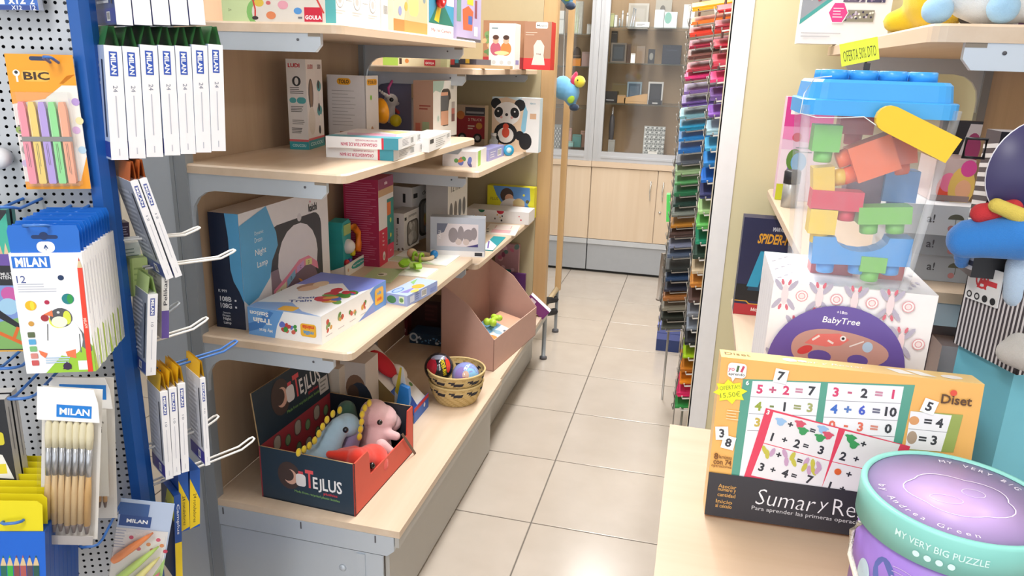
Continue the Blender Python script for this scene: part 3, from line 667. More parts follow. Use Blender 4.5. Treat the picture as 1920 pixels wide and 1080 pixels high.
# lower stack: blue pencil boxes with yellow tabs
f = bfr((-70, 997), (70, 997), (-42, 1230), 0.24)
for i in range(8):
    g_ = Fr(f.o - N1 * (i * 0.019) + up() * (0.0004 * i), f.u, f.v, f.w, f.h)
    bx = Carton('pencil_box', g_, 0.018, {'*': '#1b52a8', 'F': '#1f66cf'}, 'front blue coloured pencil box with a yellow tab, lowest at the corner' if i == 0 else f'blue pencil box with yellow tab, {ords[i]} behind the lowest front one', 'pencil box', 'blue boxes with yellow tabs on the lowest hook' if i else None)
    mb = MB(); mb.prism([g_.p(a, b_, -0.002) for a, b_ in ((0.0, 1.0), (0.97, 1.0), (0.97, 1.2), (0.9, 1.23), (0.0, 1.23))], -g_.n * 0.001, M('#e8d820', 0.4)); mb.build('hang_tab', bx.ob)
    if i == 0:
        p = bx.face('F'); cols = ('#2f6a58', '#3fae4a', '#8a4a4a', '#b05a58', '#5a4a58', '#2f5a4e')
        for k in range(6):
            a = 0.42 + 0.09 * k; p.poly([(a - 0.04, 0.0), (a + 0.04, 0.0), (a + 0.04, 0.74), (a, 0.82), (a - 0.04, 0.74)], '#d9c096').rect(a - 0.04, 0.0, a + 0.04, 0.735, cols[k]).poly([(a - 0.012, 0.797), (a + 0.012, 0.797), (a, 0.82)], cols[k])
        p.done(bx.ob)
# black marker boxes
f = bfr((-75, 752), (3, 749), (-38, 938), 0.17)
for i in range(2):
    g_ = Fr(f.o - N1 * (i * 0.026), f.u, f.v, f.w, f.h)
    bx = Carton('marker_box', g_, 0.02, {'*': '#d8d6d4', 'F': '#2b2c31'}, ('black marker box with a white and yellow panel at the left edge', 'grey sided marker box behind the black one')[i], 'marker box')
    if i == 0: p = bx.face('F'); p.poly([(0, 0.25), (0.95, 0.2), (0.75, 0.45), (0, 0.55)], '#f1efe9').rect(0.2, 0.26, 0.8, 0.36, '#e8d63a').rrect(0.3, 0.55, 0.85, 0.68, '#d8cc3a').lines(0.1, 0.05, 0.9, 0.14, 2, '#b8b8b8', 0.3).done(bx.ob)
    p = bx.face('R'); p.barcode(0.2, 0.02, 0.8, 0.14); p.lines(0.3, 0.3, 0.7, 0.9, 1, '#9a989a', 0.3, i, True).done(bx.ob, 'printed_spine')
# black pack with the teal pencils
f = bfr((-75, 392), (17, 394), (-42, 660), 0.1)
for i in range(2):
    g_ = Fr(f.o - N1 * (i * 0.02), f.u, f.v, f.w, f.h)
    bx = Carton('colouring_pack', g_, 0.012, {'*': '#4a8d7e', 'F': '#22232a'}, ('black pack with teal top and bright cartoon panel, left edge', 'teal edged pack just behind the black cartoon pack')[i], 'pencil pack')
    if i == 0:
        p = bx.face('F'); p.poly([(0.3, 0.72), (1, 0.98), (1, 0.62), (0.7, 0.62)], '#3fb096').rect(0.72, 0.62, 0.95, 0.70, '#6a4fa0').poly([(0.73, 0.7), (0.82, 0.7), (0.775, 0.78)], '#d8b08c').poly([(0.85, 0.7), (0.95, 0.7), (0.9, 0.78)], '#e0c09c')
        p.text('MULTI', 0.86, 0.56, 0.005, '#e8e8e8').text('INTENSE', 0.84, 0.535, 0.005, '#e8e8e8').rect(0.3, 0.02, 1, 0.48, '#7fae62').poly([(0.3, 0.2), (1, 0.25), (1, 0.48), (0.3, 0.48)], '#7d96cf').ell(0.85, 0.42, 0.012, '#c45aa0').ell(0.8, 0.33, 0.014, '#9ec6e0')
        p.poly([(0.3, 0.3), (1, 0.16), (1, 0.2), (0.3, 0.38)], '#22232a').line(0.4, 0.16, 1, 0.06, 0.006, '#d86a2c').line(0.8, 0.08, 0.95, 0.18, 0.005, '#d86a2c').rect(0.3, 0.0, 1, 0.012, '#d9a64a').done(bx.ob)
f = bfr((-45, -70), (60, -68), (-30, 18), 0.04)
bx = Carton('marker_pack', f, 0.02, {'*': '#cfd6e2', 'F': '#3d6cc0'}, 'blue marker pack marked x12 hanging in the top left corner', 'marker pack')
p = bx.face('F'); p.text('x12', 0.62, 0.22, 0.012, '#ffffff', 0.024, bold=0.03).rrect(0.02, 0.0, 0.98, 0.1, '#2a4690').text('X12', 0.6, 0.05, 0.006, '#dfe6f4').text('2', 0.9, 0.2, 0.01, '#dfe6f4', bold=0.03).text('12', 0.9, 0.05, 0.007, '#dfe6f4').rect(0.0, 0.12, 0.4, 0.3, '#e8ecf4').done(bx.ob)
mb = MB(); c = onpl(-4, 297, PP + N1 * 0.03, N1); mb.lathe(c, [(0.006, -0.02), (0.016, -0.018), (0.018, 0.0), (0.014, 0.012), (0.004, 0.014)], M('#eceef2', 0.4), 16, up=N1); mb.build('glue_roller', label='white round glue roller peeping in at the left edge', cat='glue roller')
# blister of modelling tools
f = bfr((186, 930), (288, 941), (196, 1135), 0.075)
bt = Carton('modelling_tool_pack', f, 0.0015, {'*': '#8fa6cc', 'F': '#b6c4dc'}, 'blister card of orange and green modelling tools at the bottom', 'craft pack')
p = bt.face('F'); p.rect(0.0, 0.86, 0.55, 0.97, '#3f6098').rect(0.03, 0.76, 0.62, 0.86, '#34518c').text('MILAN', 0.36, 0.81, 0.008, '#ffffff', 0.036, bold=0.03).rect(0.0, 0.0, 0.97, 0.74, '#eee9e4').lines(0.0, 0.55, 0.2, 0.73, 7, '#b9bccb', 0.35, 3)
for k in range(9): p.ell(0.3 + 0.085 * k, 0.66 - 0.05 * (k % 3), 0.004, ('#d8406a', '#e58a3c', '#c9475f')[k % 3]); p.ell(0.12 + 0.1 * k, 0.12 + 0.06 * (k % 2), 0.004, ('#c9a0a8', '#d8406a')[k % 2])
p.poly([(0.5, 0.0), (1, 0.5), (1, 0.0)], '#a8cc7a').done(bt.ob)
for (a0, b0, a1, b1, r, c) in ((0.05, 0.33, 0.7, 0.62, 0.0085, '#f08a4a'), (0.15, 0.14, 0.85, 0.5, 0.008, '#b9d86a'), (0.3, 0.02, 0.9, 0.4, 0.0075, '#e6dc8a'), (0.6, -0.02, 0.95, 0.25, 0.006, '#e06a86'), (0.4, -0.05, 0.75, 0.18, 0.006, '#cfe0a8')):
    mb = MB(); P = [f.p(a0 + (a1 - a0) * t, b0 + 0.13 + (b1 - b0) * t, r + 0.002) for t in (0, 0.1, 0.5, 0.85, 1)]; mb.tube(P, [r * 0.7, r, r * 0.9, r * 0.5, r * 0.2], M(c, 0.35), 8); mb.build('modelling_tool', bt.ob)
mb = MB(); mb.obox(f.p(0.02, 0.02, 0.022), f.u, f.v, f.n, f.w * 0.94, f.h * 0.73, 0.020, glassy('#fdfdfd', 1.0)); mb.build('blister', bt.ob)

# ---------------------------------------------------------------- goods on the far side hooks (their spines face the aisle)
def qfr(TL, TR, BL, off=0.0): p = QP + Q2 * off; return fr3v(onpl(*TL, p, Q2), onpl(*TR, p, Q2), onpl(*BL, p, Q2))
def spine_box(f, depth, label, side, group=None, num='24', lab='#3558b8', tabc=None, foot_c=None, tabh=0.03, name='pencil_box', thin=False, cat='pencil box'):
    bx = Carton(name, f, depth, {'*': '#f6f5f8', 'L': side, 'B': '#3d4f9a'}, label, cat, group)
    p = bx.face('F')
    if num:
        p.rect(0.26, 0.74, 0.72, 0.95, lab)
        if lab == '#f6f5f9': pass
        p.text('MILAN', 0.49, 0.845, f.w * 0.30, '#ffffff', f.h * 0.18, rot=-90, bold=0.03)
        p.text(num, 0.5, 0.63, f.w * 0.26, '#7d7f92', f.h * 0.055, rot=-90, bold=0.0)
        p.rect(0.47, 0.20, 0.53, 0.57, '#c3c3cf').rect(0.47, 0.04, 0.53, 0.1, '#c3c3cf')
    p.done(bx.ob, 'printed_spine')
    q = bx.face('L'); q.rect(0.0, 0.02, 1, 0.16, foot_c or '#2d3f92'); q.barcode(0.55, 0.04, 0.72, 0.13)
    q.lines(0.1, 0.2, 0.75, 0.9, 14, '#d3d6de' if side != '#9aa0aa' else '#b9bec6', 0.5, 4).rect(0.84, 0.2, 0.9, 0.88, '#2c2f3c')
    q.done(bx.ob, 'printed_side')
    if tabc:
        mb = MB(); g_ = f; ins = 0.0015
        for k, (z, lean) in enumerate(((0.08, 0.35), (0.92, -0.2))):
            b0 = g_.p(z, 1.0, -0.004); w = depth * 0.96; e = g_.u * (f.w * lean)
            mb.add([b0, b0 - g_.n * w, b0 - g_.n * w + up() * tabh + e, b0 + up() * tabh + e], [(0, 1, 2, 3)], M(tabc, 0.5))
            mb.add([b0 + g_.u * 0.0006, b0 + g_.u * 0.0006 - g_.n * w, b0 + g_.u * 0.0006 - g_.n * w + up() * tabh + e, b0 + g_.u * 0.0006 + up() * tabh + e], [(3, 2, 1, 0)], M(tabc, 0.5))
        mb.build('hang_tab', bx.ob)
    return bx
ordn = ('first', 'second', 'third', 'fourth', 'fifth', 'sixth', 'seventh')
tx = (194, 229, 262, 296, 328, 359, 390, 419); bxx = (209, 243, 275, 309, 339, 368, 397, 425)
for i in range(7):
    f = qfr((tx[i], 82 + (2, 4, 1, 2, 3, 1, 0)[i]), (tx[i + 1] - 1.5, 84 + (2, 4, 1, 2, 3, 1, 0)[i]), (bxx[i], 300 - 2.8 * i))
    spine_box(f, 0.11, f'tall white pencil box with spine marked 24, {ordn[i]} from the blue post', '#aebcd6', 'row of pencil boxes marked 24', '24', tabc='#2f6a35')
tx = (219, 252, 288, 322, 357, 388)
for i in range(5):
    f = qfr((tx[i] - 22, -160), (tx[i + 1] - 23, -158), (tx[i] + 0, 46))
    spine_box(f, 0.11, f'white pencil box cut by the top edge, {ordn[i]} from the blue post', '#33497f', 'upper row of white pencil boxes', None)
for i, (TL, TR, BL) in enumerate((((244, 341), (259.5, 340), (312, 525)), ((261, 337), (276.5, 337), (329, 521)))):
    f = qfr(TL, TR, BL, 0.02)
    spine_box(f, 0.1, ('slanting pencil box marked 12 with its grey back showing', 'slanting pencil box marked 12, the farther of the pair')[i], '#9aa0aa', 'pair of slanting pencil boxes', '12', '#5a66a8', '#b8622c', foot_c='#3a4a8a', tabh=0.03)
f = qfr((277, 552), (296, 556), (273.5, 705), 0.01)
spine_box(f, 0.085, 'narrow white pencil box marked 10 with a pale green tab', '#8f98a8', None, '10', '#5a66a8', '#b5cc86', '#3a4a8a')
f = qfr((303, 510), (317, 512), (303, 635), -0.02); bx = Carton('ink_box', f, 0.08, {'*': '#f2f1ee', 'L': '#a9a8a6'}, 'slim white and purple ink box beside the white hooks', 'ink box')
bx.face('F').rect(0, 0, 1, 0.42, '#6a55a8').text('Pelikan', 0.5, 0.7, f.w * 0.5, '#4a4a52', f.h * 0.4, rot=90).done(bx.ob, 'printed_spine')
q = bx.face('L'); q.lines(0.1, 0.2, 0.95, 0.9, 12, '#8a8a8c', 0.4, 2).done(bx.ob, 'printed_side')
for i, (TL, TR, BL) in enumerate((((300, 736), (314.5, 734), (311, 900)), ((316.5, 729), (331, 726), (325, 893)), ((333, 721), (347.5, 723), (341, 887)), ((375, 710), (385, 709), (385, 874)))):
    f = qfr(TL, TR, BL, 0.01)
    spine_box(f, 0.075, f'white box marked 10 with magenta stripe and yellow tab, {ordn[i]} from the post', '#c2c4cc', 'boxes with yellow tabs on the white hook', '10', '#5a66a8', '#d8ac18', '#3b2f86', 0.032)
for i, (TL, TR, BL) in enumerate((((334, 888), (352.5, 886), (338, 998)), ((356, 884), (375, 880), (356, 992)))):
    f = qfr(TL, TR, BL, -0.015); bx = Carton('felt_pen_box', f, 0.07, {'*': '#1f58ae'}, ('blue and yellow felt pen box, nearer of the two above the floor', 'blue and yellow felt pen box, farther right of the two')[i], 'felt pens', 'blue and yellow felt pen boxes')
    bx.face('F').poly([(0, 0), (1, 0.05), (1, 0.48), (0, 0.88)], '#f0cf1e').text('24 rotuladores', 0.5, 0.35, f.w * 0.3, '#5a4a14', f.h * 0.5, rot=-90).done(bx.ob, 'printed_spine')
f = qfr((326, 930), (339, 928), (330, 1090), 0.0); bx = Carton('felt_pen_box', f, 0.075, {'*': '#1f4f9e', 'L': '#16305e'}, 'dark blue felt pen box with yellow lower spine beside the blue post', 'felt pens')
bx.face('F').rect(0, 0, 1, 0.45, '#f0cf1e').text('Camplus', 0.5, 0.72, f.w * 0.5, '#e8ecf4', f.h * 0.35, rot=-90).done(bx.ob, 'printed_spine')
q = bx.face('L'); q.poly([(0.25, 0.75), (1, 0.7), (1, 0.98), (0.5, 1)], '#c9c52a')
for k in range(5): q.rect(0.35 + 0.12 * k, 0.62, 0.41 + 0.12 * k, 0.84 - 0.03 * k, '#2a2c34')
q.rect(0.1, 0.05, 0.9, 0.6, '#17305f').done(bx.ob, 'printed_side')
for k, (TL, TR, BL, off, cols, lab) in enumerate((((208, 352), (224, 355), (216, 440), -0.09, '#efece8', 'white card pack half hidden behind the blue post'), ((222, 418), (242, 420), (224, 448), -0.075, '#4a3450', 'dark purple label pack between the post and the slanted boxes'), ((226, 458), (262, 462), (232, 500), -0.08, '#dfe3da', 'white and green eraser pack behind the slanted boxes'), ((243, 485), (277, 500), (247, 556), -0.06, '#b3c47e', 'pale green folded card behind the narrow box marked 10'))):
    f = qfr(TL, TR, BL, off); bx = Carton('stationery_pack', f, 0.03, cols, lab, 'stationery')
    bx.face('F').rect(0.0, 0.0, 0.12, 1, ('#c43a4a', '#2a2030', '#4f7f4a', '#8fa45c')[k]).lines(0.2, 0.2, 0.9, 0.8, 4, ('#b9b4ae', '#cfc4d4', '#7d8f86', '#93a666')[k], 0.3, k).done(bx.ob)
# ============================================================ goods on the left shelves
def inkface(p, seed, cols, n=8, a0=0.1, b0=0.1, a1=0.9, b1=0.9, r=0.01):
    rnd = random.Random(seed)
    for k in range(n): p.ell(rnd.uniform(a0, a1), rnd.uniform(b0, b1), r * rnd.uniform(0.6, 1.3), cols[k % len(cols)], r * rnd.uniform(0.5, 1.2), 10, rnd.uniform(0, 180))
    return p
# ---- second shelf, near unit
f, d = foot(Z2, (413, 609), (462, 619), (620, 531), top=402)
nl = Carton('night_lamp_box', f, d, {'*': '#eceaf0', 'L': '#1f2a44', 'T': '#d8cfc9'}, 'large white and navy night lamp box with a pink ribbon picture', 'toy box')
p = nl.face('F'); p.rrect(0.28, 0.02, 0.90, 0.80, '#3a3a44', 0.18).rect(0.28, 0.02, 0.5, 0.4, '#8d7a88')
p.ell(0.60, 0.42, f.w * 0.24, '#e6e2ea', f.h * 0.33).ell(0.63, 0.80, 0.012, '#d9d6de')
p.poly([(0.28, 0.02), (0.80, 0.02), (0.83, 0.16), (0.78, 0.3), (0.62, 0.34), (0.45, 0.26), (0.28, 0.14)], '#7d6478').poly([(0.3, 0.22), (0.45, 0.30), (0.6, 0.40), (0.72, 0.40), (0.83, 0.30), (0.84, 0.22), (0.72, 0.32), (0.6, 0.31), (0.45, 0.2), (0.3, 0.11)], '#ee8fae')
p.poly([(0.32, 0.2), (0.44, 0.25), (0.44, 0.18), (0.32, 0.12)], '#f3eccb').poly([(0.45, 0.26), (0.55, 0.33), (0.55, 0.26), (0.45, 0.19)], '#8fc0e2').poly([(0.57, 0.34), (0.66, 0.375), (0.66, 0.31), (0.57, 0.28)], '#d8a6dc').poly([(0.68, 0.375), (0.76, 0.36), (0.76, 0.3), (0.68, 0.315)], '#e8e2a0')
p.text('A', 0.38, 0.185, 0.01, '#5d6a4a').text('B', 0.5, 0.26, 0.01, '#3d6a8a').text('C', 0.615, 0.325, 0.01, '#6a3d7a').text('D', 0.72, 0.335, 0.01, '#5d6a3a')
p.ell(0.58, 0.13, 0.030, '#f0a02c', 0.028).ell(0.56, 0.155, 0.024, '#7d6478', 0.022).ell(0.46, 0.12, 0.022, '#dfd8dc', 0.012).ell(0.72, 0.12, 0.018, '#dcd4da', 0.012)
p.poly([(0, 0.9), (0.27, 1.0), (0.32, 0.85), (0.36, 0.74), (0.37, 0.62), (0.30, 0.50), (0.27, 0.36), (0.14, 0.23), (0.04, 0.20), (0, 0.26)], '#5fb0e4')
p.text('Dynamic', 0.185, 0.79, 0.013, '#e4f2fb', 0.042, bold=0).text('Dream', 0.175, 0.735, 0.013, '#e4f2fb', 0.036, bold=0).text('Night', 0.19, 0.62, 0.022, '#ffffff', 0.052, bold=0.005).text('Lamp', 0.20, 0.51, 0.022, '#ffffff', 0.05, bold=0.005)
p.text('kaichi', 0.80, 0.855, 0.024, '#26262c', 0.05, bold=0.03).ell(0.77, 0.915, 0.003, '#d86a8a').done(nl.ob)
p = nl.face('L'); p.poly([(0.55, 1.0), (1, 1.0), (1, 0.24), (0.86, 0.34), (0.7, 0.42), (0.62, 0.52), (0.62, 0.8)], '#5fb0e4').text('108B', 0.38, 0.26, 0.014, '#eef2fa', 0.034, bold=0.02).text('108G', 0.38, 0.20, 0.014, '#eef2fa', 0.034, bold=0.02).rect(0.68, 0.245, 0.74, 0.262, '#eef2fa').rect(0.68, 0.185, 0.74, 0.202, '#eef2fa').text('K 999', 0.3, 0.33, 0.008, '#dfe6f2').text('Dynamic', 0.38, 0.135, 0.006, '#dfe6f2').text('Dream', 0.36, 0.112, 0.006, '#dfe6f2').text('Night', 0.38, 0.08, 0.010, '#eef2fa').text('Lamp', 0.38, 0.045, 0.010, '#eef2fa').done(nl.ob, 'printed_side')
f, d = foot(Z2, (470, 625), (604, 647), (724, 571), top=594)
tr = Carton('train_station_box', f, d, {'*': '#eef0f4', 'L': '#fafafa'}, 'flat white and blue train station toy box on the second shelf', 'toy box')
p = tr.face('F'); p.poly([(0.0, 0), (0.62, 0), (0.70, 0.35), (0.74, 0.9), (0.70, 1), (0.0, 1)], '#f8f8f8').poly([(0.52, 0), (1, 0), (1, 1), (0.80, 1), (0.72, 0.85), (0.78, 0.4)], '#6a9ae0').poly([(0.55, 0), (0.8, 0), (0.78, 0.3)], '#7f92d8')
for k in range(4): inkface(p, 60 + k, ('#5f8a3a', '#c94a3a', '#8aa06a', '#d8a04a'), 6, 0.10 + 0.17 * k - 0.045, 0.38, 0.10 + 0.17 * k + 0.045, 0.72, 0.007); p.rect(0.05 + 0.17 * k, 0.2, 0.14 + 0.17 * k, 0.23, '#c9c9cf')
p.rrect(0.80, 0.22, 0.95, 0.86, '#f2b93a', 0.2).text('milla', 0.875, 0.66, 0.011, '#3a9ad0', 0.026, bold=0.04).text('minis', 0.875, 0.42, 0.011, '#e2552c', 0.028, bold=0.05).done(tr.ob)
p = tr.face('L'); p.poly([(0, 0), (0.36, 0.0), (0.40, 0.45), (0.5, 1), (0, 1)], '#6fa8e6').poly([(0, 0.1), (0.2, 0.3), (0.36, 0.9), (0.3, 0.95), (0.1, 0.5), (0, 0.4)], '#4a86cf')
p.text('Station', 0.16, 0.80, 0.013, '#ffffff', 0.055, rot=180, bold=0.03).text('Train', 0.2, 0.55, 0.016, '#ffffff', 0.055, rot=180, bold=0.04).text('My first', 0.24, 0.24, 0.011, '#ffffff', 0.04, rot=180, bold=0.02)
inkface(p, 71, ('#c94a4a', '#4a9a4a', '#6a7ad0', '#d86a5a'), 12, 0.46, 0.3, 0.65, 0.62, 0.008); p.rrect(0.72, 0.22, 0.93, 0.68, '#f2b93a', 0.2).text('minis', 0.825, 0.56, 0.011, '#e2552c', 0.034, rot=180, bold=0.05).text('milla', 0.825, 0.36, 0.011, '#3a9ad0', 0.03, rot=180, bold=0.04).done(tr.ob, 'printed_side')
p = tr.face('T'); p.rect(0, 0, 1, 1, '#f4f5f8').poly([(0, 0), (0.0, 1), (0.12, 1), (0.2, 0.6), (0.05, 0.3)], '#8fb2e8').poly([(0.62, 1), (1, 1), (1, 0), (0.72, 0.0), (0.55, 0.1), (0.78, 0.45), (0.66, 0.8)], '#7f8fe0')
p.rrect(0.02, 0.40, 0.12, 0.62, '#f2b93a', 0.2).text('Train', 0.26, 0.55, 0.022, '#3f5aa0', 0.06, rot=-60, bold=0.03).text('Station', 0.36, 0.5, 0.018, '#3f5aa0', 0.07, rot=-60, bold=0.03)
p.ell(0.62, 0.78, 0.045, '#b58a6a', 0.022, rot=-20).ell(0.56, 0.74, 0.035, '#e6c0a0', 0.02, rot=-20).ell(0.7, 0.7, 0.03, '#e9cfae', 0.02)
inkface(p, 5, ('#c93a4a', '#4a8a3a', '#c93a4a', '#e0a04a', '#5a6ac0', '#6a9a4a'), 16, 0.3, 0.12, 0.6, 0.4, 0.02); p.done(tr.ob, 'printed_top')
f, d = foot(Z2, (727, 567), (764, 575), (820, 545), top=555)
bx = Carton('puzzle_box', f, d, {'*': '#a4b4e4', 'T': '#b4c6f0'}, 'small periwinkle blue puzzle box beside the train station box', 'puzzle box')
p = bx.face('T'); p.ell(0.2, 0.75, 0.03, '#5f86c8', 0.013).ell(0.2, 0.75, 0.024, '#a9bfee', 0.009).poly([(0.1, 0.5), (0.5, 0.35), (0.15, 0.2)], '#8f86c8').ell(0.55, 0.3, 0.026, '#e8b04a', 0.018).ell(0.3, 0.1, 0.02, '#e2c66a', 0.01).poly([(0.6, 0.6), (0.95, 0.9), (0.7, 0.9)], '#8fbf7a').done(bx.ob, 'printed_top')
bx.face('F').rect(0.08, 0.2, 0.22, 0.8, '#dfe4f4').lines(0.25, 0.2, 0.4, 0.8, 3, '#6a78b0', 0.3).barcode(0.45, 0.2, 0.62, 0.85).rect(0.75, 0.25, 0.95, 0.6, '#8c9cd8').done(bx.ob)
bx.face('L').ell(0.25, 0.45, 0.016, '#4f8a5a', 0.012).rrect(0.6, 0.2, 0.85, 0.85, '#d8ecd0', 0.1).ell(0.72, 0.5, 0.007, '#6a9a5a').done(bx.ob, 'printed_side')
f, d = foot(Z2, (656, 491), (712, 501), (739, 482), top=338)
mg = Carton('magenta_toy_box', f, d, {'*': '#a8224e', 'F': '#e8e4e6', 'L': '#a8224e'}, 'tall magenta toy box with fine white print, under the shelf', 'toy box')
p = mg.face('F'); p.rect(0, 0.88, 1, 1, '#8e2a5a').text('miba', 0.5, 0.94, 0.012, '#f0dbe4', 0.03, bold=0.03).rect(0, 0.80, 1, 0.88, '#c9a27c').rect(0, 0.0, 0.55, 0.42, '#cf2347').rect(0.55, 0.18, 1, 0.74, '#2f8a86').rect(0.55, 0.55, 0.8, 0.7, '#e0743a').ell(0.78, 0.48, 0.009, '#c7d86a').ell(0.78, 0.3, 0.008, '#e8cf3a').rect(0.6, 0.18, 0.75, 0.26, '#3a3a42')
for k, t in enumerate(('Mein', 'My', 'Turm', 'Pack')): p.text(t, 0.27, 0.37 - 0.045 * k, 0.006, '#ffffff', bold=0.02)
p.ell(0.3, 0.1, 0.013, '#e8e2e0', 0.016).ell(0.3, 0.09, 0.008, '#b9a89a').rrect(0.55, 0.03, 0.98, 0.2, '#e23a62', 0.15).text('8m+', 0.77, 0.12, 0.008, '#ffd8e2').done(mg.ob)
p = mg.face('L'); p.lines(0.06, 0.05, 0.95, 0.97, 36, '#d98aa6', 0.16, 9).done(mg.ob, 'printed_side')
# white card box and the toy telephone in its tray
f, d = foot(Z2, (617, 472), (622, 479), (652, 463), top=392); bx = Carton('white_card_box', f, 0.05, '#e9e6e2', 'plain white card box behind the teal toy telephone', 'toy box'); bx.face('F').lines(0.3, 0.75, 0.8, 0.9, 4, '#8a8886', 0.3).done(bx.ob)
f, d = foot(Z2, (621, 510), (648, 521), (688, 495), top=499); d = 0.10
ph = thing('toy_telephone', f.p(0.5, 0), 'teal toy telephone with an orange handset, fixed in a white tray', 'toy phone')
T_ = M('#2fa6a8', 0.35)
mb = MB(); WT = M('#f0eeea', 0.4); mb.obox(f.o, f.u, f.v, f.n, f.w, f.h, 0.004, WT); mb.obox(f.o - f.n * 0.004, f.u, f.v, f.n, f.w, 0.004, d - 0.004, M('#cfd6d4', 0.4))
mb.add([f.p(0, 1, 0), f.p(0, 0, -d), f.p(0, 0, 0)], [(0, 1, 2)], WT); mb.add([f.p(1, 0, 0), f.p(1, 0, -d), f.p(1, 1, 0), f.p(1, 2.8, -d)], [(0, 1, 3, 2)], M('#8fa8a8', 0.4)); tray = mb.build('card_tray', ph)
pr = Print(Fr(f.o, f.u, f.v, f.w, f.h)); pr.ell(0.6, 0.55, f.w * 0.33, '#2aa5a0', f.h * 0.3).text("Baby's Funny Phone", 0.6, 0.55, 0.008, '#ffffff', f.w * 0.5, bold=0.03).ell(0.13, 0.5, 0.006, '#d8b09a').done(tray, 'tray_print')
cb = f.p(0.42, 0, -0.055)
mb = MB(); out = [(-0.038, 0.01), (0.038, 0.01), (0.042, 0.07), (0.03, 0.10), (0.036, 0.165), (0.02, 0.18), (-0.032, 0.175), (-0.042, 0.15), (-0.034, 0.10)]
mb.prism([cb + f.u * x + up() * z + f.n * 0.03 for x, z in out], -f.n * 0.05, T_); mb.build('phone_body', ph)
mb = MB(); mb.obox(cb + f.u * -0.028 + up() * 0.13 + f.n * 0.033, f.u, f.v, f.n, 0.056, 0.035, 0.006, M('#a9c27a', 0.4)); mb.build('screen_panel', ph)
mb = MB(); mb.tube([cb + f.u * 0.035 + up() * 0.15 + f.n * 0.04, cb + f.u * 0.06 + up() * 0.125 + f.n * 0.045, cb + f.u * 0.064 + up() * 0.09 + f.n * 0.045, cb + f.u * 0.05 + up() * 0.06 + f.n * 0.045], [0.013, 0.011, 0.011, 0.013], M('#ee7f22', 0.35), 10); mb.build('handset', ph)
mb = MB(); mb.ball(cb + f.u * 0.0 + up() * 0.088 + f.n * 0.032, (0.026, 0.026, 0.026), M('#e6e0e0', 0.3)); mb.build('light_dome', ph)
for x, z, c in ((-0.02, 0.035, '#d8313a'), (0.008, 0.032, '#6a4fb8'), (0.034, 0.058, '#e8cf2a')):
    mb = MB(); mb.lathe(cb + f.u * x + up() * z + f.n * 0.03, [(0.012, 0), (0.012, 0.008), (0.009, 0.012), (0, 0.013)], M(c, 0.35), 12, up=f.n); mb.build('push_button', ph)
# white windowed cartons
def window_box(A, C, B, top, z, label, inside, title, tall, d=None):
    f, dd = foot(z, A, C, B, top=top, d=d); bx = Carton('white_toy_box', f, dd, {'*': '#e2dedb', 'T': '#b9b2ae'}, label, 'toy box')
    p = bx.face('F'); p.rrect(0.18, 0.06, 0.94, 0.74, '#55504e', 0.25).rrect(0.24, 0.1, 0.88, 0.7, '#8d867f', 0.25)
    inkface(p, len(label), inside, 9, 0.36, 0.2, 0.76, 0.6, f.w * 0.12); p.text(title, 0.55, 0.86, f.h * 0.08, '#3c3a3a', f.w * 0.5, bold=0.0).rect(0.04, 0.8, 0.16, 0.88, '#2f2d2d').done(bx.ob)
    p = bx.face('L'); p.rect(0.55, 0.72, 0.68, 0.88, '#2f2d2d').text(tall, 0.55, 0.38, d and 0.01 or dd * 0.16, '#6a5344', f.h * 0.45, rot=90, bold=0.01).lines(0.25, 0.2, 0.32, 0.6, 1, '#8a8480', 0.5, 2, True); inkface(p, 3, ('#7a6a5f', '#c9a06a'), 5, 0.1, 0.03, 0.9, 0.08, 0.005).done(bx.ob, 'printed_side')
    return bx
window_box((747, 447), (773, 456), (832, 432), 352, Z2, 'taller white windowed soft toy box under the farther bracket', ('#d8cc6a', '#8fa3b0', '#e0a06a', '#c9c9c6'), "dou do", 'doudou')
window_box((733, 466), (758, 471), (786, 455), 401, Z2, 'smaller white windowed box holding a grey felt animal', ('#b9b6b2', '#a09c98', '#c6c2bc'), 'pompon', 'Lampes')
f = aisle(F2, -0.93, 839, 875, top=340); bx = Carton('disc_game_box', f, 0.09, {'*': '#d9d6d4', 'L': '#b9b5b2'}, 'white game box printed with rows of dark discs', 'game box')
p = bx.face('F')
for i in range(4):
    for j in range(2): p.ell(0.16 + 0.22 * i, 0.2 + 0.36 * j, f.w * 0.08, ('#3b3a40', '#4a3f3a', '#2f3a48')[i % 3], f.h * 0.13)
p.text('12 mois', 0.45, 0.88, f.h * 0.1, '#2d2a2a', f.w * 0.6).done(bx.ob)
# grey wooden-toy carton turned to the camera
f, d = foot(Z2, (812, 470), (807, 479), (908, 483), top=406, d=0.05)
bx = Carton('grey_toy_box', f, 0.05, {'*': '#b3b9c6', 'T': '#8d9198'}, 'pale grey box with a photograph of wooden pull-along animals', 'toy box')
p = bx.face('F'); p.rect(0.12, 0.26, 0.88, 0.84, '#d8cfd4').poly([(0.12, 0.84), (0.32, 0.84), (0.25, 0.62), (0.12, 0.55)], '#6a6f86').rect(0.0, 0.0, 1, 0.15, '#e8e6e6')
for a, b_, r, s_ in ((0.42, 0.55, 0.018, 1.6), (0.56, 0.58, 0.012, 2.6), (0.7, 0.55, 0.02, 1.2), (0.8, 0.6, 0.012, 2.0)): p.ell(a, b_, r, '#8d8489', r * s_)
for a in (0.52, 0.66): p.ell(a, 0.38, 0.012, '#c6b6b2')
p.poly([(0.66, 0.26), (0.88, 0.26), (0.88, 0.34)], '#3f3a78').rect(0.82, 0.03, 0.96, 0.12, '#34343a').text('KALI', 0.17, 0.55, 0.01, '#f2eef2', 0.03, rot=90).done(bx.ob)
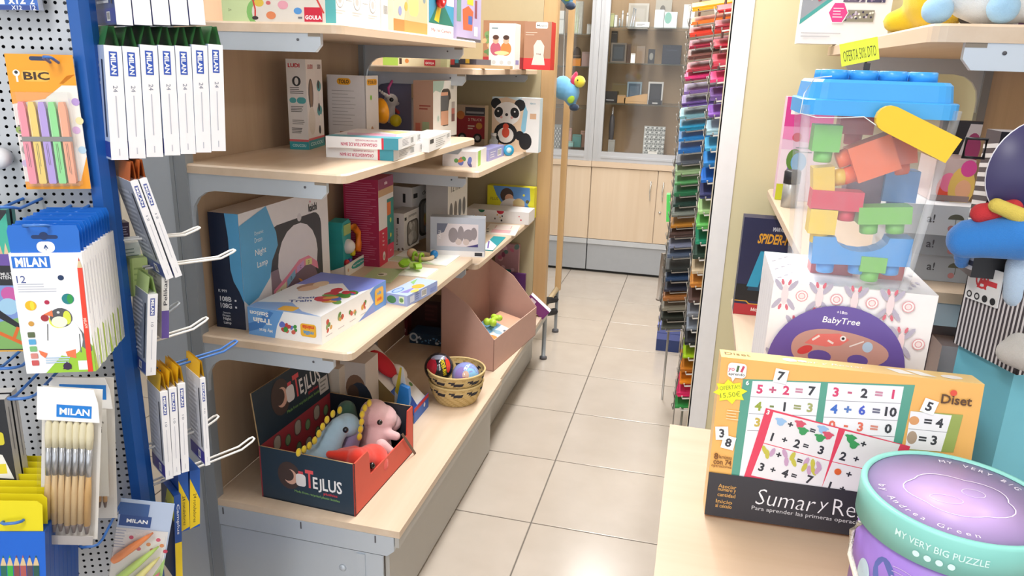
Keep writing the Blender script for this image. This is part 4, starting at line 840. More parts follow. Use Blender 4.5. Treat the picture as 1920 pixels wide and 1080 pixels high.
def flat_card(name, z, A, C, B, col, label, cat, h=0.004):
    f, d = foot(z, A, C, B, h=h); return Carton(name, f, d, col, label, cat)
cd = flat_card('leaf_card', Z2, (729, 489), (837, 500), (864, 480), {'*': '#e9ecdf'}, 'pale green and white toy card under the wooden ring rattle', 'toy card'); p = cd.face('T'); p.poly([(0, 0), (1, 0), (0.9, 1), (0.4, 1)], '#f4f5ee').poly([(0, 0.2), (0, 1), (0.4, 1), (0.3, 0.5)], '#c3d6b0').done(cd.ob, 'printed_top')
rt = thing('ring_rattle', at(793, 485, 'z', Z2 + 0.005), 'wooden ring rattle with lime rings and a blue bead', 'rattle'); rc = Vector(rt.location)
WD = M('#dcc09a', 0.5); LIME = M('#9bcf2e', 0.4)
rc2 = rc + up() * 0.008 + Vector((0.0, 0.0, 0)); pts = []
ux = (at(830, 488, 'z', Z2) - at(785, 480, 'z', Z2)).normalized(); uy = ux.cross(up())
mb = MB(); mb.tube([rc2 + ux * 0.036 * math.cos(t * PI / 10) + uy * 0.036 * math.sin(t * PI / 10) for t in range(20)], 0.0075, WD, 8, True); mb.build('wooden_ring', rt)
mb = MB(); mb.ball(rc2 + ux * -0.036 + uy * 0.018 + up() * 0.011, 0.019, WD); mb.build('wooden_bead', rt)
mb = MB(); mb.ball(rc2 + ux * 0.028 - uy * 0.032 + up() * 0.007, 0.015, M('#1f7fc4', 0.35)); mb.build('blue_bead', rt)
for q in (-0.012, 0.018):
    c = rc2 + ux * q + uy * 0.034 + up() * 0.004
    mb = MB(); mb.tube([c + (up() * math.cos(t * PI / 8) + uy * math.sin(t * PI / 8)) * 0.0165 + ux * 0.004 * math.sin(t * PI / 8) for t in range(16)], 0.0055, LIME, 8, True); mb.build('lime_ring', rt)
cd = flat_card('animal_card', Z2, (680, 523), (732, 531), (757, 507), {'*': '#b9cf9e'}, 'light green toy card with a white animal, beside the puzzle box', 'toy card'); p = cd.face('T'); p.ell(0.5, 0.5, 0.022, '#eef0e4', 0.016).ell(0.5, 0.55, 0.01, '#6a7a5a').done(cd.ob, 'printed_top')
cd = flat_card('block_card', Z2, (745, 516), (800, 522), (822, 506), {'*': '#f2f2ea'}, 'white toy card under the lime green wooden blocks', 'toy card')
gb = thing('green_block_toy', at(770, 505, 'z', Z2 + 0.005), 'lime green elastic wooden block toy on a white card', 'block toy'); gc = Vector(gb.location)
for k, (x, y, z, a) in enumerate(((-0.030, 0.0, 0.012, 20), (-0.008, -0.02, 0.028, -25), (0.028, 0.002, 0.014, 35), (0.004, 0.014, 0.010, 70))):
    mb = MB(); t = math.radians(a); e = ux * math.cos(t) + uy * math.sin(t); q = e.cross(up()); c = gc + ux * x - uy * y + up() * (z - 0.010)
    hexp = [c + e * (0.019 * math.cos(j * PI / 3)) + up() * (0.012 + 0.011 * math.sin(j * PI / 3)) - q * 0.011 for j in range(6)]
    mb.prism(hexp, q * 0.022, LIME if k < 3 else M('#c6e07a', 0.4)); mb.build('wooden_block', gb)
# ---- second shelf, far unit
f = facing(F2, 3.575, 913, 1000, top=347); bx = Carton('finger_paint_box', f, 0.06, {'*': '#e2dc28'}, 'yellow finger paint box with two laughing children', 'paint box')
p = bx.face('F'); p.poly([(0.12, 1), (0.9, 1), (0.92, 0.6), (0.84, 0.35), (0.85, 0), (0.45, 0), (0.32, 0.45), (0.2, 0.7)], '#5f92d0').ell(0.42, 0.72, 0.034, '#4a3a36', 0.036).ell(0.47, 0.62, 0.022, '#d8a488').ell(0.52, 0.3, 0.06, '#e6ded8', 0.05).ell(0.68, 0.42, 0.03, '#e2b896', 0.034).ell(0.68, 0.5, 0.03, '#d8c08a', 0.018).ell(0.62, 0.1, 0.06, '#e09a5a', 0.03)
p.text('PLUS', 0.15, 0.58, 0.014, '#a08a2a', 0.04).text('FINGER', 0.16, 0.26, 0.02, '#3a3a1c', 0.06, bold=0.03).text('PAINT', 0.15, 0.12, 0.02, '#3a3a1c', 0.052, bold=0.03).ell(0.86, 0.55, 0.009, '#5a5a3a').ell(0.86, 0.36, 0.009, '#3f8ac8').ell(0.78, 0.75, 0.006, '#e8dc4a').done(bx.ob)
f, d = foot(F2, (884, 406), (991, 422), (1002, 412), top=399); bx = Carton('white_craft_box', f, d, '#ebe8e8', 'long low white craft box with a red half circle', 'craft box')
p = bx.face('L'); p.ell(0.55, 0.98, 0.018, '#c4283e', 0.016, a0=180, a1=360).ell(0.25, 0.98, 0.016, '#2f7a5a', 0.014, a0=180, a1=360); inkface(p, 9, ('#3a3a42', '#d0a03a', '#4a8ab0', '#c94a5a'), 14, 0.05, 0.1, 0.95, 0.7, 0.0045); p.done(bx.ob, 'printed_side')
cd = flat_card('pig_card', F2, (905, 440), (966, 443), (976, 424), {'*': '#efe6dc'}, 'cream card with a pink patch at the shelf end', 'card'); cd.face('T').rect(0.15, 0.2, 0.45, 0.8, '#eab4b8').rect(0.55, 0.25, 0.85, 0.75, '#f4e2dc').line(0.55, 0.25, 0.85, 0.25, 0.002, '#c94a5a').line(0.55, 0.75, 0.85, 0.75, 0.002, '#c94a5a').ell(0.2, 0.9, 0.012, '#6a625c', 0.006).ell(0.45, 0.95, 0.012, '#6a625c', 0.006).done(cd.ob, 'printed_top')
cd = flat_card('teal_card', F2, (903, 466), (924, 471), (948, 446), {'*': '#2f9ba6'}, 'teal and white card lying at the shelf edge', 'card'); cd.face('T').poly([(0, 0), (0.0, 1), (0.7, 1), (0.3, 0.0)], '#d9e9ec').line(0.1, 0.5, 0.6, 0.95, 0.006, '#7a5ab0').done(cd.ob, 'printed_top')
# ---- third shelf, near unit
f, d = foot(Z3, (553, 277), (580, 281), (609, 272), top=111); bx = Carton('oval_window_box', f, d, {'*': '#e6dedd', 'L': '#dedad8'}, 'tall narrow white toy box with an oval window and teal base', 'toy box')
p = bx.face('F'); p.rect(0, 0, 1, 0.1, '#2f95a0').rect(0, 0.1, 1, 0.125, '#d8636a').ell(0.24, 0.62, f.w * 0.15, '#4a3a32', f.h * 0.17).ell(0.25, 0.62, f.w * 0.09, '#8a6a50', f.h * 0.15).ell(0.25, 0.32, f.w * 0.2, '#d9cfc6', f.h * 0.16).ell(0.75, 0.7, f.w * 0.14, '#4e9aa0', f.h * 0.06).ell(0.75, 0.42, f.w * 0.16, '#4e9aa0', f.h * 0.06)
for k in range(5): p.ell(0.72 + 0.06 * (k % 2), 0.2 + 0.13 * k, f.w * 0.06, ('#2c2c30', '#e9e6e2')[k % 2], f.h * 0.05)
p.text('LUDI', 0.25, 0.92, f.h * 0.05, '#b9383e', f.w * 0.3, bold=0.03).text('LUDI', 0.8, 0.92, f.h * 0.05, '#7a5a50', f.w * 0.2, bold=0.03).text('COUCOU', 0.5, 0.055, f.h * 0.04, '#d4eef0', f.w * 0.8, bold=0.02).done(bx.ob)
p = bx.face('L'); p.text('LUDI', 0.4, 0.93, f.h * 0.045, '#c2303c', d * 0.6, bold=0.04).ell(0.5, 0.76, d * 0.22, '#2c2c30', f.h * 0.055).ell(0.5, 0.76, d * 0.1, '#dedad8', f.h * 0.04).lines(0.15, 0.62, 0.85, 0.70, 4, '#4a4644', 0.4, 2).rrect(0.1, 0.52, 0.45, 0.58, '#4fa3a6', 0.5).rrect(0.48, 0.515, 0.95, 0.585, '#4fa3a6', 0.5).lines(0.15, 0.42, 0.85, 0.49, 4, '#4a4644', 0.4, 3).lines(0.2, 0.28, 0.85, 0.34, 3, '#8a8684', 0.4, 4).lines(0.15, 0.18, 0.85, 0.25, 4, '#4a4644', 0.4, 5).rect(0, 0.0, 1, 0.09, '#2f95a0').rect(0, 0.09, 1, 0.115, '#d8636a').text('COUCOU', 0.5, 0.045, f.h * 0.03, '#d4eef0', d * 0.7).done(bx.ob, 'printed_side')
f, d = foot(Z3, (632, 264), (688, 271), (772, 249), top=142)
tl = thing('open_toy_display', f.p(0.5, 0, -d / 2), 'open fronted grey box with a long-eared bird toy and orange bowl', 'toy box')
GW = M('#d9d5d6', 0.45); LAV = M('#7d7a92', 0.6); t_ = 0.003
mb = MB(); mb.obox(f.o, f.u, f.v, f.n, t_, f.h, d, GW); sd = mb.build('side_wall', tl)
pr = Print(Fr(f.o - f.n * d, f.n, f.v, d, f.h)); pr.rrect(0.26, 0.86, 0.62, 0.955, '#e8a61c', 0.5).text('TOLO', 0.44, 0.907, 0.012, '#4a2a0c', 0.034, bold=0.04).lines(0.12, 0.25, 0.75, 0.8, 11, '#9c9898', 0.14, 8).rect(0.3, 0.02, 0.62, 0.18, '#a87f6a').ell(0.45, 0.1, 0.018, '#d8b096').done(sd, 'printed_side')
mb = MB(); mb.obox(f.p(0, 0, -d + t_), f.u, f.v, f.n, f.w, f.h * 0.97, t_, LAV); mb.build('back_wall', tl)
mb = MB(); mb.obox(f.p(1, 0, 0) - f.u * t_, f.u, f.v, f.n, t_, f.h * 0.95, d, LAV); mb.build('side_wall', tl)
mb = MB(); mb.obox(f.o, f.u, f.v, f.n, f.w, t_, d, GW); mb.build('floor_panel', tl)
mb = MB(); mb.obox(f.o, f.u, f.v, f.n, f.w * 0.24, f.h, t_, GW); st = mb.build('front_strip', tl)
pr = Print(Fr(f.o, f.u, f.v, f.w * 0.24, f.h)); pr.rrect(0.1, 0.86, 0.9, 0.95, '#e8a61c', 0.5).text('TOLO', 0.5, 0.905, 0.01, '#4a2a0c', f.w * 0.16, bold=0.04).ell(0.4, 0.68, 0.008, '#7dbf3a').ell(0.45, 0.15, 0.014, '#a87a5a', 0.022).done(st, 'strip_print')
def tp(px, py, k=0.4): return onpl(px, py, f.o - f.n * (d * k), f.n)
c = tp(714, 208, 0.12); mb = MB(); mb.lathe(c, [(0.0, -0.03), (0.02, -0.027), (0.036, -0.015), (0.043, 0.004), (0.04, 0.006), (0.0, 0.002)], M('#f0a014', 0.35), 20, up=(f.n * 0.55 + f.u * 0.75 + up() * 0.1)); mb.build('orange_bowl', tl)
blob('bird_toy', [(tp(733, 188), (0.026, 0.026, 0.024))] + egg(tp(733, 190), tp(745, 194), 0.018, 0.009) + egg(tp(728, 182), tp(712, 170), 0.010, 0.006) + egg(tp(734, 195), tp(732, 222), 0.014, 0.018), M('#d6d2d0', 0.7), tl)
mb = MB(); mb.ball(tp(734, 187, 0.12), 0.0075, M('#17171a', 0.2)); mb.build('eye', tl)
mb = MB(); mb.tube([tp(729, 180), tp(728, 165), tp(735, 152)], 0.005, M('#b43a78', 0.6)); mb.tube([tp(738, 203), tp(748, 212)], 0.006, M('#d8433c', 0.6)); mb.tube([tp(748, 175, 0.7), tp(752, 195, 0.7)], 0.006, M('#b43a78', 0.6)); mb.build('ribbon', tl)
mb = MB(); mb.ball(tp(742, 226, 0.2), (0.022, 0.018, 0.022), M('#ecd21c', 0.4)); mb.build('yellow_base', tl)
f, d = foot(Z3, (771, 241), (778, 244), (788, 238), top=187); bx = Carton('teal_topped_box', f, 0.05, {'*': '#cfcad0'}, 'thin grey box with a teal top between two larger boxes', 'toy box'); bx.face('F').rect(0, 0.72, 1, 1, '#5f93a8').rect(0.25, 0.55, 0.7, 0.68, '#c4456a').lines(0.2, 0.1, 0.8, 0.45, 3, '#7a7890', 0.4).done(bx.ob)
f, d = foot(Z3, (789, 257), (812, 262), (856, 252), top=152); bx = Carton('cup_set_box', f, d, {'*': '#f0eeec', 'L': '#a98470', 'T': '#b08d78'}, 'white box with a brown side and a cut-out showing stacked cups', 'toy box')
p = bx.face('F'); p.poly([(0.0, 1), (0.45, 1), (0.4, 0.88), (0.28, 0.8), (0.1, 0.84), (0, 0.8)], '#a9c4bc').text('SUPER', 0.78, 0.92, 0.009, '#a9b0ae', 0.032).text('WORLD', 0.78, 0.87, 0.009, '#a9b0ae', 0.032).rrect(0.3, 0.2, 0.72, 0.86, '#3c3430', 0.3).rect(0.31, 0.48, 0.62, 0.74, '#5a5c62').rect(0.31, 0.22, 0.62, 0.47, '#e0a98c').rect(0.31, 0.74, 0.6, 0.8, '#dba286').poly([(0.62, 0.2), (0.75, 0.2), (0.75, 0.7), (0.66, 0.65), (0.62, 0.5)], '#f0eeec').rect(0.76, 0.26, 0.9, 0.5, '#7d4f50').rect(0.76, 0.4, 0.9, 0.5, '#c46a62').rect(0.76, 0.5, 0.9, 0.62, '#b9b2b4').ell(0.2, 0.35, 0.014, '#e2ece8').ell(0.2, 0.35, 0.009, '#b9ccc6').done(bx.ob)
bx.face('L').lines(0.3, 0.5, 0.9, 0.6, 2, '#8a3f34', 0.5).rect(0.1, 0.02, 0.35, 0.28, '#a85a48').rect(0.45, 0.02, 0.8, 0.3, '#8a9a78').done(bx.ob, 'printed_side')
f, d = foot(Z3, (630, 290), (738, 302), (798, 283), top=281); zz = Z3 + f.h
for k, (f, d) in enumerate(((f, d), foot(zz, (632, 270), (747, 282), (791, 265), h=f.h))):
    bx = Carton('bath_organiser_box', f, d, {'*': '#f2f1f2', 'T': '#e9e2e8'}, ('lower of the two flat white and teal bath organiser boxes', 'upper of the two flat white and teal bath organiser boxes')[k], 'box', 'flat bath organiser boxes')
    p = bx.face('L'); p.rect(0.80, 0, 1, 1, '#3f98ac').rect(0.77, 0, 0.80, 1, '#d8354a').text('ORGANISATEUR DE BAIN', 0.46, 0.36, f.h * 0.3, '#c23a62', d * 0.5, rot=180, bold=0.02).text('BATHROOM ORGANIZER', 0.56, 0.74, f.h * 0.16, '#c87a92', d * 0.3, rot=180).done(bx.ob, 'printed_side')
    p = bx.face('F'); p.rect(0, 0, 0.12, 1, '#e8e8ea').lines(0.15, 0.2, 0.45, 0.85, 5, '#9c9ca4', 0.3).barcode(0.48, 0.15, 0.62, 0.85).barcode(0.8, 0.2, 0.92, 0.85).done(bx.ob)
    p = bx.face('T'); p.rect(0, 0, 0.2, 1, '#5fa9b8').poly([(0.2, 0.1), (0.5, 0.2), (0.45, 0.9), (0.22, 0.8)], '#cfa6c0').poly([(0.5, 0.2), (0.9, 0.1), (0.8, 0.6)], '#d9d58f').ell(0.4, 0.5, 0.02, '#e28fa6').done(bx.ob, 'printed_top')
f, d = foot(Z3, (797, 280), (804, 286), (845, 269), top=259); bx = Carton('white_label_box', f, 0.08, '#eeedec', 'small white box with black print beside the bath organisers', 'box'); bx.face('F').rect(0.05, 0.55, 0.2, 0.85, '#3a3a3c').lines(0.3, 0.15, 0.75, 0.85, 5, '#a5a3a2', 0.3).barcode(0.78, 0.5, 0.95, 0.9).done(bx.ob)
# ---- third shelf, far unit
f = facing(F3, 3.5, 856, 908, top=196); bx = Carton('fire_engine_box', f, 0.06, {'*': '#c9b49c'}, 'fire engine toy box with a red truck picture', 'toy box')
p = bx.face('F'); p.rect(0.0, 0.18, 1, 0.74, '#a8343f').rect(0.3, 0.75, 1, 0.95, '#4a4a52').rect(0.34, 0.8, 0.96, 0.85, '#a9a9ae').ell(0.14, 0.75, 0.02, '#d8864a').ell(0.8, 0.5, 0.016, '#d89a4a').ell(0.2, 0.2, 0.022, '#2a2a2e').ell(0.2, 0.2, 0.012, '#b9b9bc').ell(0.75, 0.2, 0.022, '#2a2a2e').ell(0.75, 0.2, 0.012, '#b9b9bc').text('2 TRUCK', 0.66, 0.65, 0.012, '#e8d8c8', 0.07).lines(0.4, 0.4, 0.65, 0.52, 2, '#e8d8c8', 0.5).done(bx.ob)
f = facing(F3, 3.36, 921, 1009, top=181); bx = Carton('panda_box', f, 0.06, {'*': '#cfe2ec'}, 'box with a large black and white panda picture', 'puzzle box')
p = bx.face('F'); p.rect(0.62, 0, 1, 1, '#f2f2f2').poly([(0.55, 0.2), (0.72, 0.4), (0.75, 0.75), (0.66, 0.95), (0.55, 0.98)], '#8fc6e0').poly([(0, 0), (0.75, 0), (0.62, 0.45), (0.68, 0.9), (0.3, 1), (0, 0.95)], '#e2c8ac')
p.ell(0.08, 0.88, 0.024, '#1d1d20').ell(0.58, 0.86, 0.026, '#1d1d20').ell(0.32, 0.70, 0.062, '#efebe8', 0.052).ell(0.14, 0.72, 0.02, '#1d1d20', 0.024, rot=-20).ell(0.48, 0.72, 0.02, '#1d1d20', 0.024, rot=20).ell(0.31, 0.68, 0.007, '#1d1d20').ell(0.2, 0.63, 0.006, '#e0a8a0').ell(0.42, 0.63, 0.006, '#e0a8a0').ell(0.13, 0.74, 0.004, '#f4f4f4').ell(0.48, 0.74, 0.004, '#f4f4f4')
p.ell(0.3, 0.33, 0.055, '#1d1d20', 0.05).ell(0.3, 0.3, 0.038, '#efebe8', 0.035).ell(0.3, 0.35, 0.018, '#d8543c', 0.024).ell(0.3, 0.46, 0.014, '#d8543c').ell(0.72, 0.2, 0.03, '#1d1d20', 0.038).ell(0.6, 0.3, 0.022, '#1d1d20').ell(0.08, 0.2, 0.02, '#1d1d20', 0.028).text('djeco', 0.85, 0.9, 0.009, '#5aa0b8', 0.025).rect(0.8, 0.62, 0.93, 0.72, '#e0b896').done(bx.ob)
f, d = foot(F3, (835, 308), (893, 314), (912, 303), top=285); bx = Carton('white_green_box', f, d, {'*': '#ece9e8', 'L': '#e2dcdc'}, 'low white box with a lime green corner on the far shelf', 'box'); bx.face('F').rect(0.15, 0, 0.4, 1, '#93cf3a').done(bx.ob); p = bx.face('L'); inkface(p, 12, ('#d8864a', '#6a7ac0', '#5f9a5a', '#5a5a90'), 7, 0.35, 0.15, 0.85, 0.7, 0.012).done(bx.ob, 'printed_side')
f, d = foot(F3, (913, 299), (916, 303), (945, 292), top=281); bx = Carton('lavender_box', f, 0.06, '#9f9fd6', 'small lavender box beside the lime cornered one', 'box'); bx.face('F').lines(0.1, 0.2, 0.45, 0.8, 3, '#e0e0f2', 0.4).barcode(0.55, 0.2, 0.8, 0.8).done(bx.ob)
c = at(953, 292, 'z', F3); tn = thing('round_tin', c, 'small round blue tin at the far shelf edge', 'tin'); mb = MB(); mb.lathe(c + up() * 0.024, [(0.024, -0.008), (0.024, 0.006), (0.021, 0.009), (0, 0.009)], M('#2f9ac6', 0.3), 18, up=(0.5, -0.85, 0.1)); mb.build('tin_body', tn); mb = MB(); mb.lathe(c + up() * 0.024 + Vector((0.0045, -0.0077, 0.001)), [(0.012, 0), (0.012, 0.001), (0, 0.0012)], M('#bfe2ec', 0.4), 14, up=(0.5, -0.85, 0.1)); mb.build('tin_label', tn)
c = at(925, 284, 'z', F3) ; mb = MB(); mb.lathe(c, [(0.02, 0), (0.021, 0.05), (0.012, 0.06), (0.012, 0.07)], clear('#e6eaec', 0.35), 14); jr = mb.build('clear_jar', label='clear little jar behind the lavender box', cat='jar'); mb = MB(); mb.lathe(c + up() * 0.0702, [(0.013, 0), (0.013, 0.012), (0, 0.013)], M('#d9d9dc', 0.4), 12); mb.build('jar_lid', jr)
# ---- top shelf, near unit
f = facing(Z4, 1.58, 418, 611, h=0.2); bx = Carton('bead_maze_box', f, 0.05, {'*': '#e6ddd2', 'R': '#3f98a0'}, 'cream and green bead maze box at the top shelf corner', 'toy box')
p = bx.face('F'); p.rect(0, 0, 0.30, 1, '#cfe0a8').ell(0.36, 0.1, 0.03, '#86c06a').ell(0.40, 0.1, 0.027, '#e6ddd2').rect(0.80, 0.01, 0.97, 0.16, '#d2203c').text('GOULA', 0.885, 0.055, 0.009, '#ffffff', 0.04, bold=0.04)
for a, b_, c_, r in ((0.48, 0.07, '#e88a5a', 0.012), (0.6, 0.18, '#eba6b4', 0.013), (0.74, 0.12, '#5a9ad8', 0.01), (0.37, 0.2, '#e2c04a', 0.012), (0.46, 0.2, '#d86a6a', 0.006), (0.66, 0.28, '#e2c04a', 0.012)): p.ell(a, b_, r, c_, r * 0.7)
p.line(0.30, 0.3, 0.33, 0.13, 0.004, '#d8433c').line(0.33, 0.13, 0.325, 0.05, 0.004, '#d8433c').ell(0.325, 0.04, 0.008, '#3a3030', 0.004).line(0.9, 0.3, 0.985, 0.1, 0.004, '#d8433c').rect(0.74, 0.04, 0.78, 0.06, '#7a7a80').text('3+', 0.08, 0.12, 0.006, '#7a8a5a').done(bx.ob)
f = aisle(Z4, -0.832, 617, 713, h=0.22); bx = Carton('plain_white_box', f, 0.11, {'*': '#efeceb'}, 'white box with three round line icons on the top shelf', 'toy box')
p = bx.face('F')
for k in range(3): p.ell(0.2 + 0.32 * k, 0.26, 0.019, '#8a8888').ell(0.2 + 0.32 * k, 0.26, 0.0175, '#efeceb').ell(0.2 + 0.32 * k, 0.26, 0.009, '#c2c0be').lines(0.1 + 0.32 * k, 0.11, 0.3 + 0.32 * k, 0.16, 2, '#c2c0be', 0.3)
p.line(0.31, 0.26, 0.42, 0.26, 0.001, '#8a8888').line(0.63, 0.26, 0.74, 0.26, 0.001, '#8a8888').done(bx.ob)
f = aisle(Z4, -0.835, 716, 735, h=0.19); bx = Carton('slim_white_box', f, 0.08, '#eef0f2', 'slim white box next to the icon box on the top shelf', 'box'); bx.face('F').lines(0.2, 0.5, 0.9, 0.8, 4, '#b9bcc6', 0.3).barcode(0.1, 0.2, 0.6, 0.35).done(bx.ob)
f = aisle(Z4, -0.82, 738, 801, h=0.2); bx = Carton('spotted_cream_box', f, 0.09, {'*': '#e0d4ba'}, 'cream box with coloured spots, orange foot and yellow toy window', 'toy box'); p = bx.face('F'); p.rect(0, 0, 1, 0.17, '#ef9f5c').rect(0, 0, 0.3, 0.17, '#e08a4e').poly([(0.3, 0.17), (1, 0.17), (1, 1), (0.5, 1)], '#d2c39c').rrect(0.42, 0.24, 0.72, 0.9, '#ece48a', 0.3)
for a, b_, c_ in ((0.1, 0.5, '#df9a5c'), (0.18, 0.28, '#9aa0cc'), (0.9, 0.5, '#8a9aa0'), (0.35, 0.35, '#e8b85a'), (0.3, 0.75, '#a8c06a')): p.ell(a, b_, 0.012, c_)
p.done(bx.ob)
f = aisle(Z4, -0.825, 804, 850, h=0.2); bx = Carton('first_camera_box', f, 0.09, {'*': '#f0efee'}, 'toy camera box with a red flower toy', 'toy box'); p = bx.face('F'); p.rect(0, 0.2, 1, 1, '#3f9ac0').poly([(0, 0.2), (1, 0.2), (0.45, 0.6)], '#1f7a6a').poly([(0.2, 0.25), (0.42, 0.6), (0.5, 0.5), (0.38, 0.22)], '#e6cf2a').text('My 1st Camera', 0.5, 0.1, 0.012, '#a8323c', f.w * 0.8, bold=0.0).rect(0.7, 0.5, 1, 1, '#dfe9ee').done(bx.ob)
ft = Fr(f.p(0.35, 0.62, 0.01), f.u, f.v, 1, 1); mb = MB(); mb.tube([ft.o + f.u * (0.024 * math.cos(t * PI / 9)) + up() * (0.028 * math.sin(t * PI / 9)) for t in range(18)], 0.011, M('#d8262a', 0.25), 8, True); mb.build('red_ring', bx.ob)
f = aisle(Z4, -0.82, 856, 901, h=0.2); bx = Carton('lavender_toy_box', f, 0.08, {'*': '#b3a9cf'}, 'lavender toy box with an orange cube picture on the top shelf', 'toy box'); p = bx.face('F'); p.poly([(0.25, 0.18), (0.62, 0.18), (0.66, 0.5), (0.45, 0.58), (0.22, 0.5)], '#e0643c').rect(0.4, 0.6, 0.65, 0.95, '#efc83a').rect(0.45, 0.28, 0.62, 0.42, '#3f66b0').rect(0.72, 0.4, 0.82, 0.7, '#8a4a5a').rect(0.7, 0.1, 0.85, 0.26, '#f0eeec').rect(0.0, 0.3, 0.16, 0.9, '#6a9a8a').rect(0, 0, 1, 0.05, '#55555e').done(bx.ob)
# ---- top shelf, far unit
f = facing(F4, 2.72, 718, 838, h=0.03); bx = Carton('flat_bead_box', f, 0.25, {'*': '#dfe6b8'}, 'low cream and green box lying on the far top shelf', 'toy box'); p = bx.face('F'); p.rect(0.25, 0.0, 0.9, 1, '#e2d9b8').rect(0, 0, 0.24, 1, '#a9cf5a').rect(0.65, 0.1, 0.82, 0.8, '#cf2a42').text('GOULA', 0.735, 0.42, 0.009, '#ffffff', 0.034, bold=0.03).ell(0.38, 0.6, 0.008, '#d88a4a').rect(0.26, 0.2, 0.3, 0.9, '#4a3a30').done(bx.ob)
f = facing(F4, 2.76, 842, 893, h=0.032); bx = Carton('dark_flat_box', f, 0.2, {'*': '#4a4852'}, 'dark flat box with red and blue spots on the far top shelf', 'box'); bx.face('F').rect(0.05, 0.3, 0.2, 0.9, '#c9404a').rect(0.22, 0.5, 0.35, 1, '#4aa0c0').rect(0.6, 0.5, 0.75, 1, '#e0c04a').done(bx.ob)
f = facing(F4, 3.3, 905, 985, top=38); bx = Carton('brown_bag_box', f, 0.08, {'*': '#a87f62'}, 'brown box with a green pattern behind the children box', 'box'); p = bx.face('F'); inkface(p, 4, ('#5f8a5a', '#7aa06a', '#c9b48a'), 10, 0.0, 0.3, 0.3, 0.75, 0.012).rect(0, 0, 1, 0.24, '#a8303c').done(bx.ob)
f = facing(F4, 3.0, 916, 964, top=43); bx = Carton('children_box', f, 0.09, {'*': '#eeecea', 'R': '#dfe2dc'}, 'white box showing two children in pink and orange tops', 'toy box'); p = bx.face('F'); 
for a, c1, c2 in ((0.26, '#c4647a', '#5a3a30'), (0.66, '#e68a4a', '#4a342c')): p.ell(a, 0.44, 0.022, c1, 0.026).ell(a, 0.62, 0.012, '#e2b498').ell(a, 0.69, 0.013, c2, 0.009)
for k in range(3): p.ell(0.2 + 0.3 * k, 0.14, 0.008, '#c9cccc')
p.lines(0.1, 0.86, 0.35, 0.92, 1, '#8aa0a8', 0.5).ell(0.5, 0.35, 0.03, '#f2d8a0', 0.008).done(bx.ob); bx.face('R').rect(0.2, 0.1, 0.8, 0.2, '#8a8ac0').done(bx.ob, 'printed_side')
f = facing(F4, 3.2, 981, 1031, top=40); bx = Carton('drawstring_bag_box', f, 0.09, {'*': '#ad8268', 'R': '#d8342c'}, 'brown and red box with a white drawstring bag picture', 'box'); p = bx.face('F'); p.rect(0, 0, 1, 0.24, '#dc3438').poly([(0.3, 0.1), (0.8, 0.1), (0.74, 0.3), (0.76, 0.5), (0.62, 0.62), (0.48, 0.62), (0.36, 0.5), (0.38, 0.3)], '#e2d6d0').rrect(0.42, 0.86, 0.86, 0.99, '#eef0f0', 0.2).lines(0.05, 0.7, 0.5, 0.8, 2, '#d8c4b4', 0.3).text('Moulin', 0.64, 0.92, 0.008, '#6a6a6a', 0.04).text('bag', 0.56, 0.33, 0.008, '#6a5a54', 0.02).done(bx.ob)
f = facing(F4, 2.68, 862, 956, h=0.012); bx = Carton('wooden_tray', f, 0.04, '#c9a67c', 'thin wooden board in front of the dark flat box', 'board'); bx.face('T').line(0, 0.5, 1, 0.5, 0.002, '#a5835c').done(bx.ob, 'grain_line')
# ============================================================ goods on the left base shelf
f, d = foot(Z1, (494, 929), (667, 969), (775, 847), top=871)
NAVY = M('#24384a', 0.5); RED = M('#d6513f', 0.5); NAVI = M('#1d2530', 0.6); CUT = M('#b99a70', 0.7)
tb_ = thing('plush_display_box', f.p(0.5, 0, -d / 2), 'open navy and red cardboard display box with raised lid holding plush toys', 'display box')
t_ = 0.004; h = f.h
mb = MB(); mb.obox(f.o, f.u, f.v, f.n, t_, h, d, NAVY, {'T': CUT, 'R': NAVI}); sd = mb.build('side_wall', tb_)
lf = Fr(f.o - f.n * d, f.n, f.v, d, h); p = Print(lf, 0.5)
def tellus(p, cx, cy, w, h_, tag_=True):
    W_, H_ = p.fr.w, p.fr.h
    p.ell(cx - 0.30 * w / W_ * 1.0, cy + 0.02, 0.17 * w, '#4a3a38', 0.20 * w).ell(cx - 0.28 * w / W_, cy, 0.10 * w, '#e0b09c', 0.11 * w).ell(cx - 0.32 * w / W_, cy + 0.03, 0.09 * w, '#4a3a38', 0.09 * w)
    p.rrect(cx - 0.20 * w / W_, cy - 0.11 * w / H_, cx - 0.055 * w / W_, cy + 0.07 * w / H_, '#eee9ea', 0.3).rect(cx - 0.16 * w / W_, cy + 0.07 * w / H_, cx - 0.09 * w / W_, cy + 0.11 * w / H_, '#e0505c')
    p.text('T', cx + 0.0 * w / W_, cy + 0.02 * w / H_, 0.26 * w, '#e85a5f', 0.12 * w, bold=0.03).text('E', cx + 0.085 * w / W_, cy - 0.02 * w / H_, 0.17 * w, '#f2f0f2', 0.07 * w, bold=0.02)
    p.text('J', cx + 0.15 * w / W_, cy - 0.045 * w / H_, 0.2 * w, '#f2f0f2', 0.05 * w, bold=0.01).text('LUS', cx + 0.33 * w / W_, cy - 0.02 * w / H_, 0.18 * w, '#f2f0f2', 0.28 * w, bold=0.02)
    p.text('plushies', cx + 0.3 * w / W_, cy - 0.155 * w / H_, 0.05 * w, '#d8404e', 0.2 * w)
    if tag_: p.text('Made from recycled plastic bottles', cx + 0.1 * w / W_, cy - 0.21 * w / H_, 0.045 * w, '#8fc06a', 0.66 * w, rot=-2, bold=0.0)
tellus(p, 0.53, 0.52, d * 0.72, h); p.done(sd, 'printed_side')
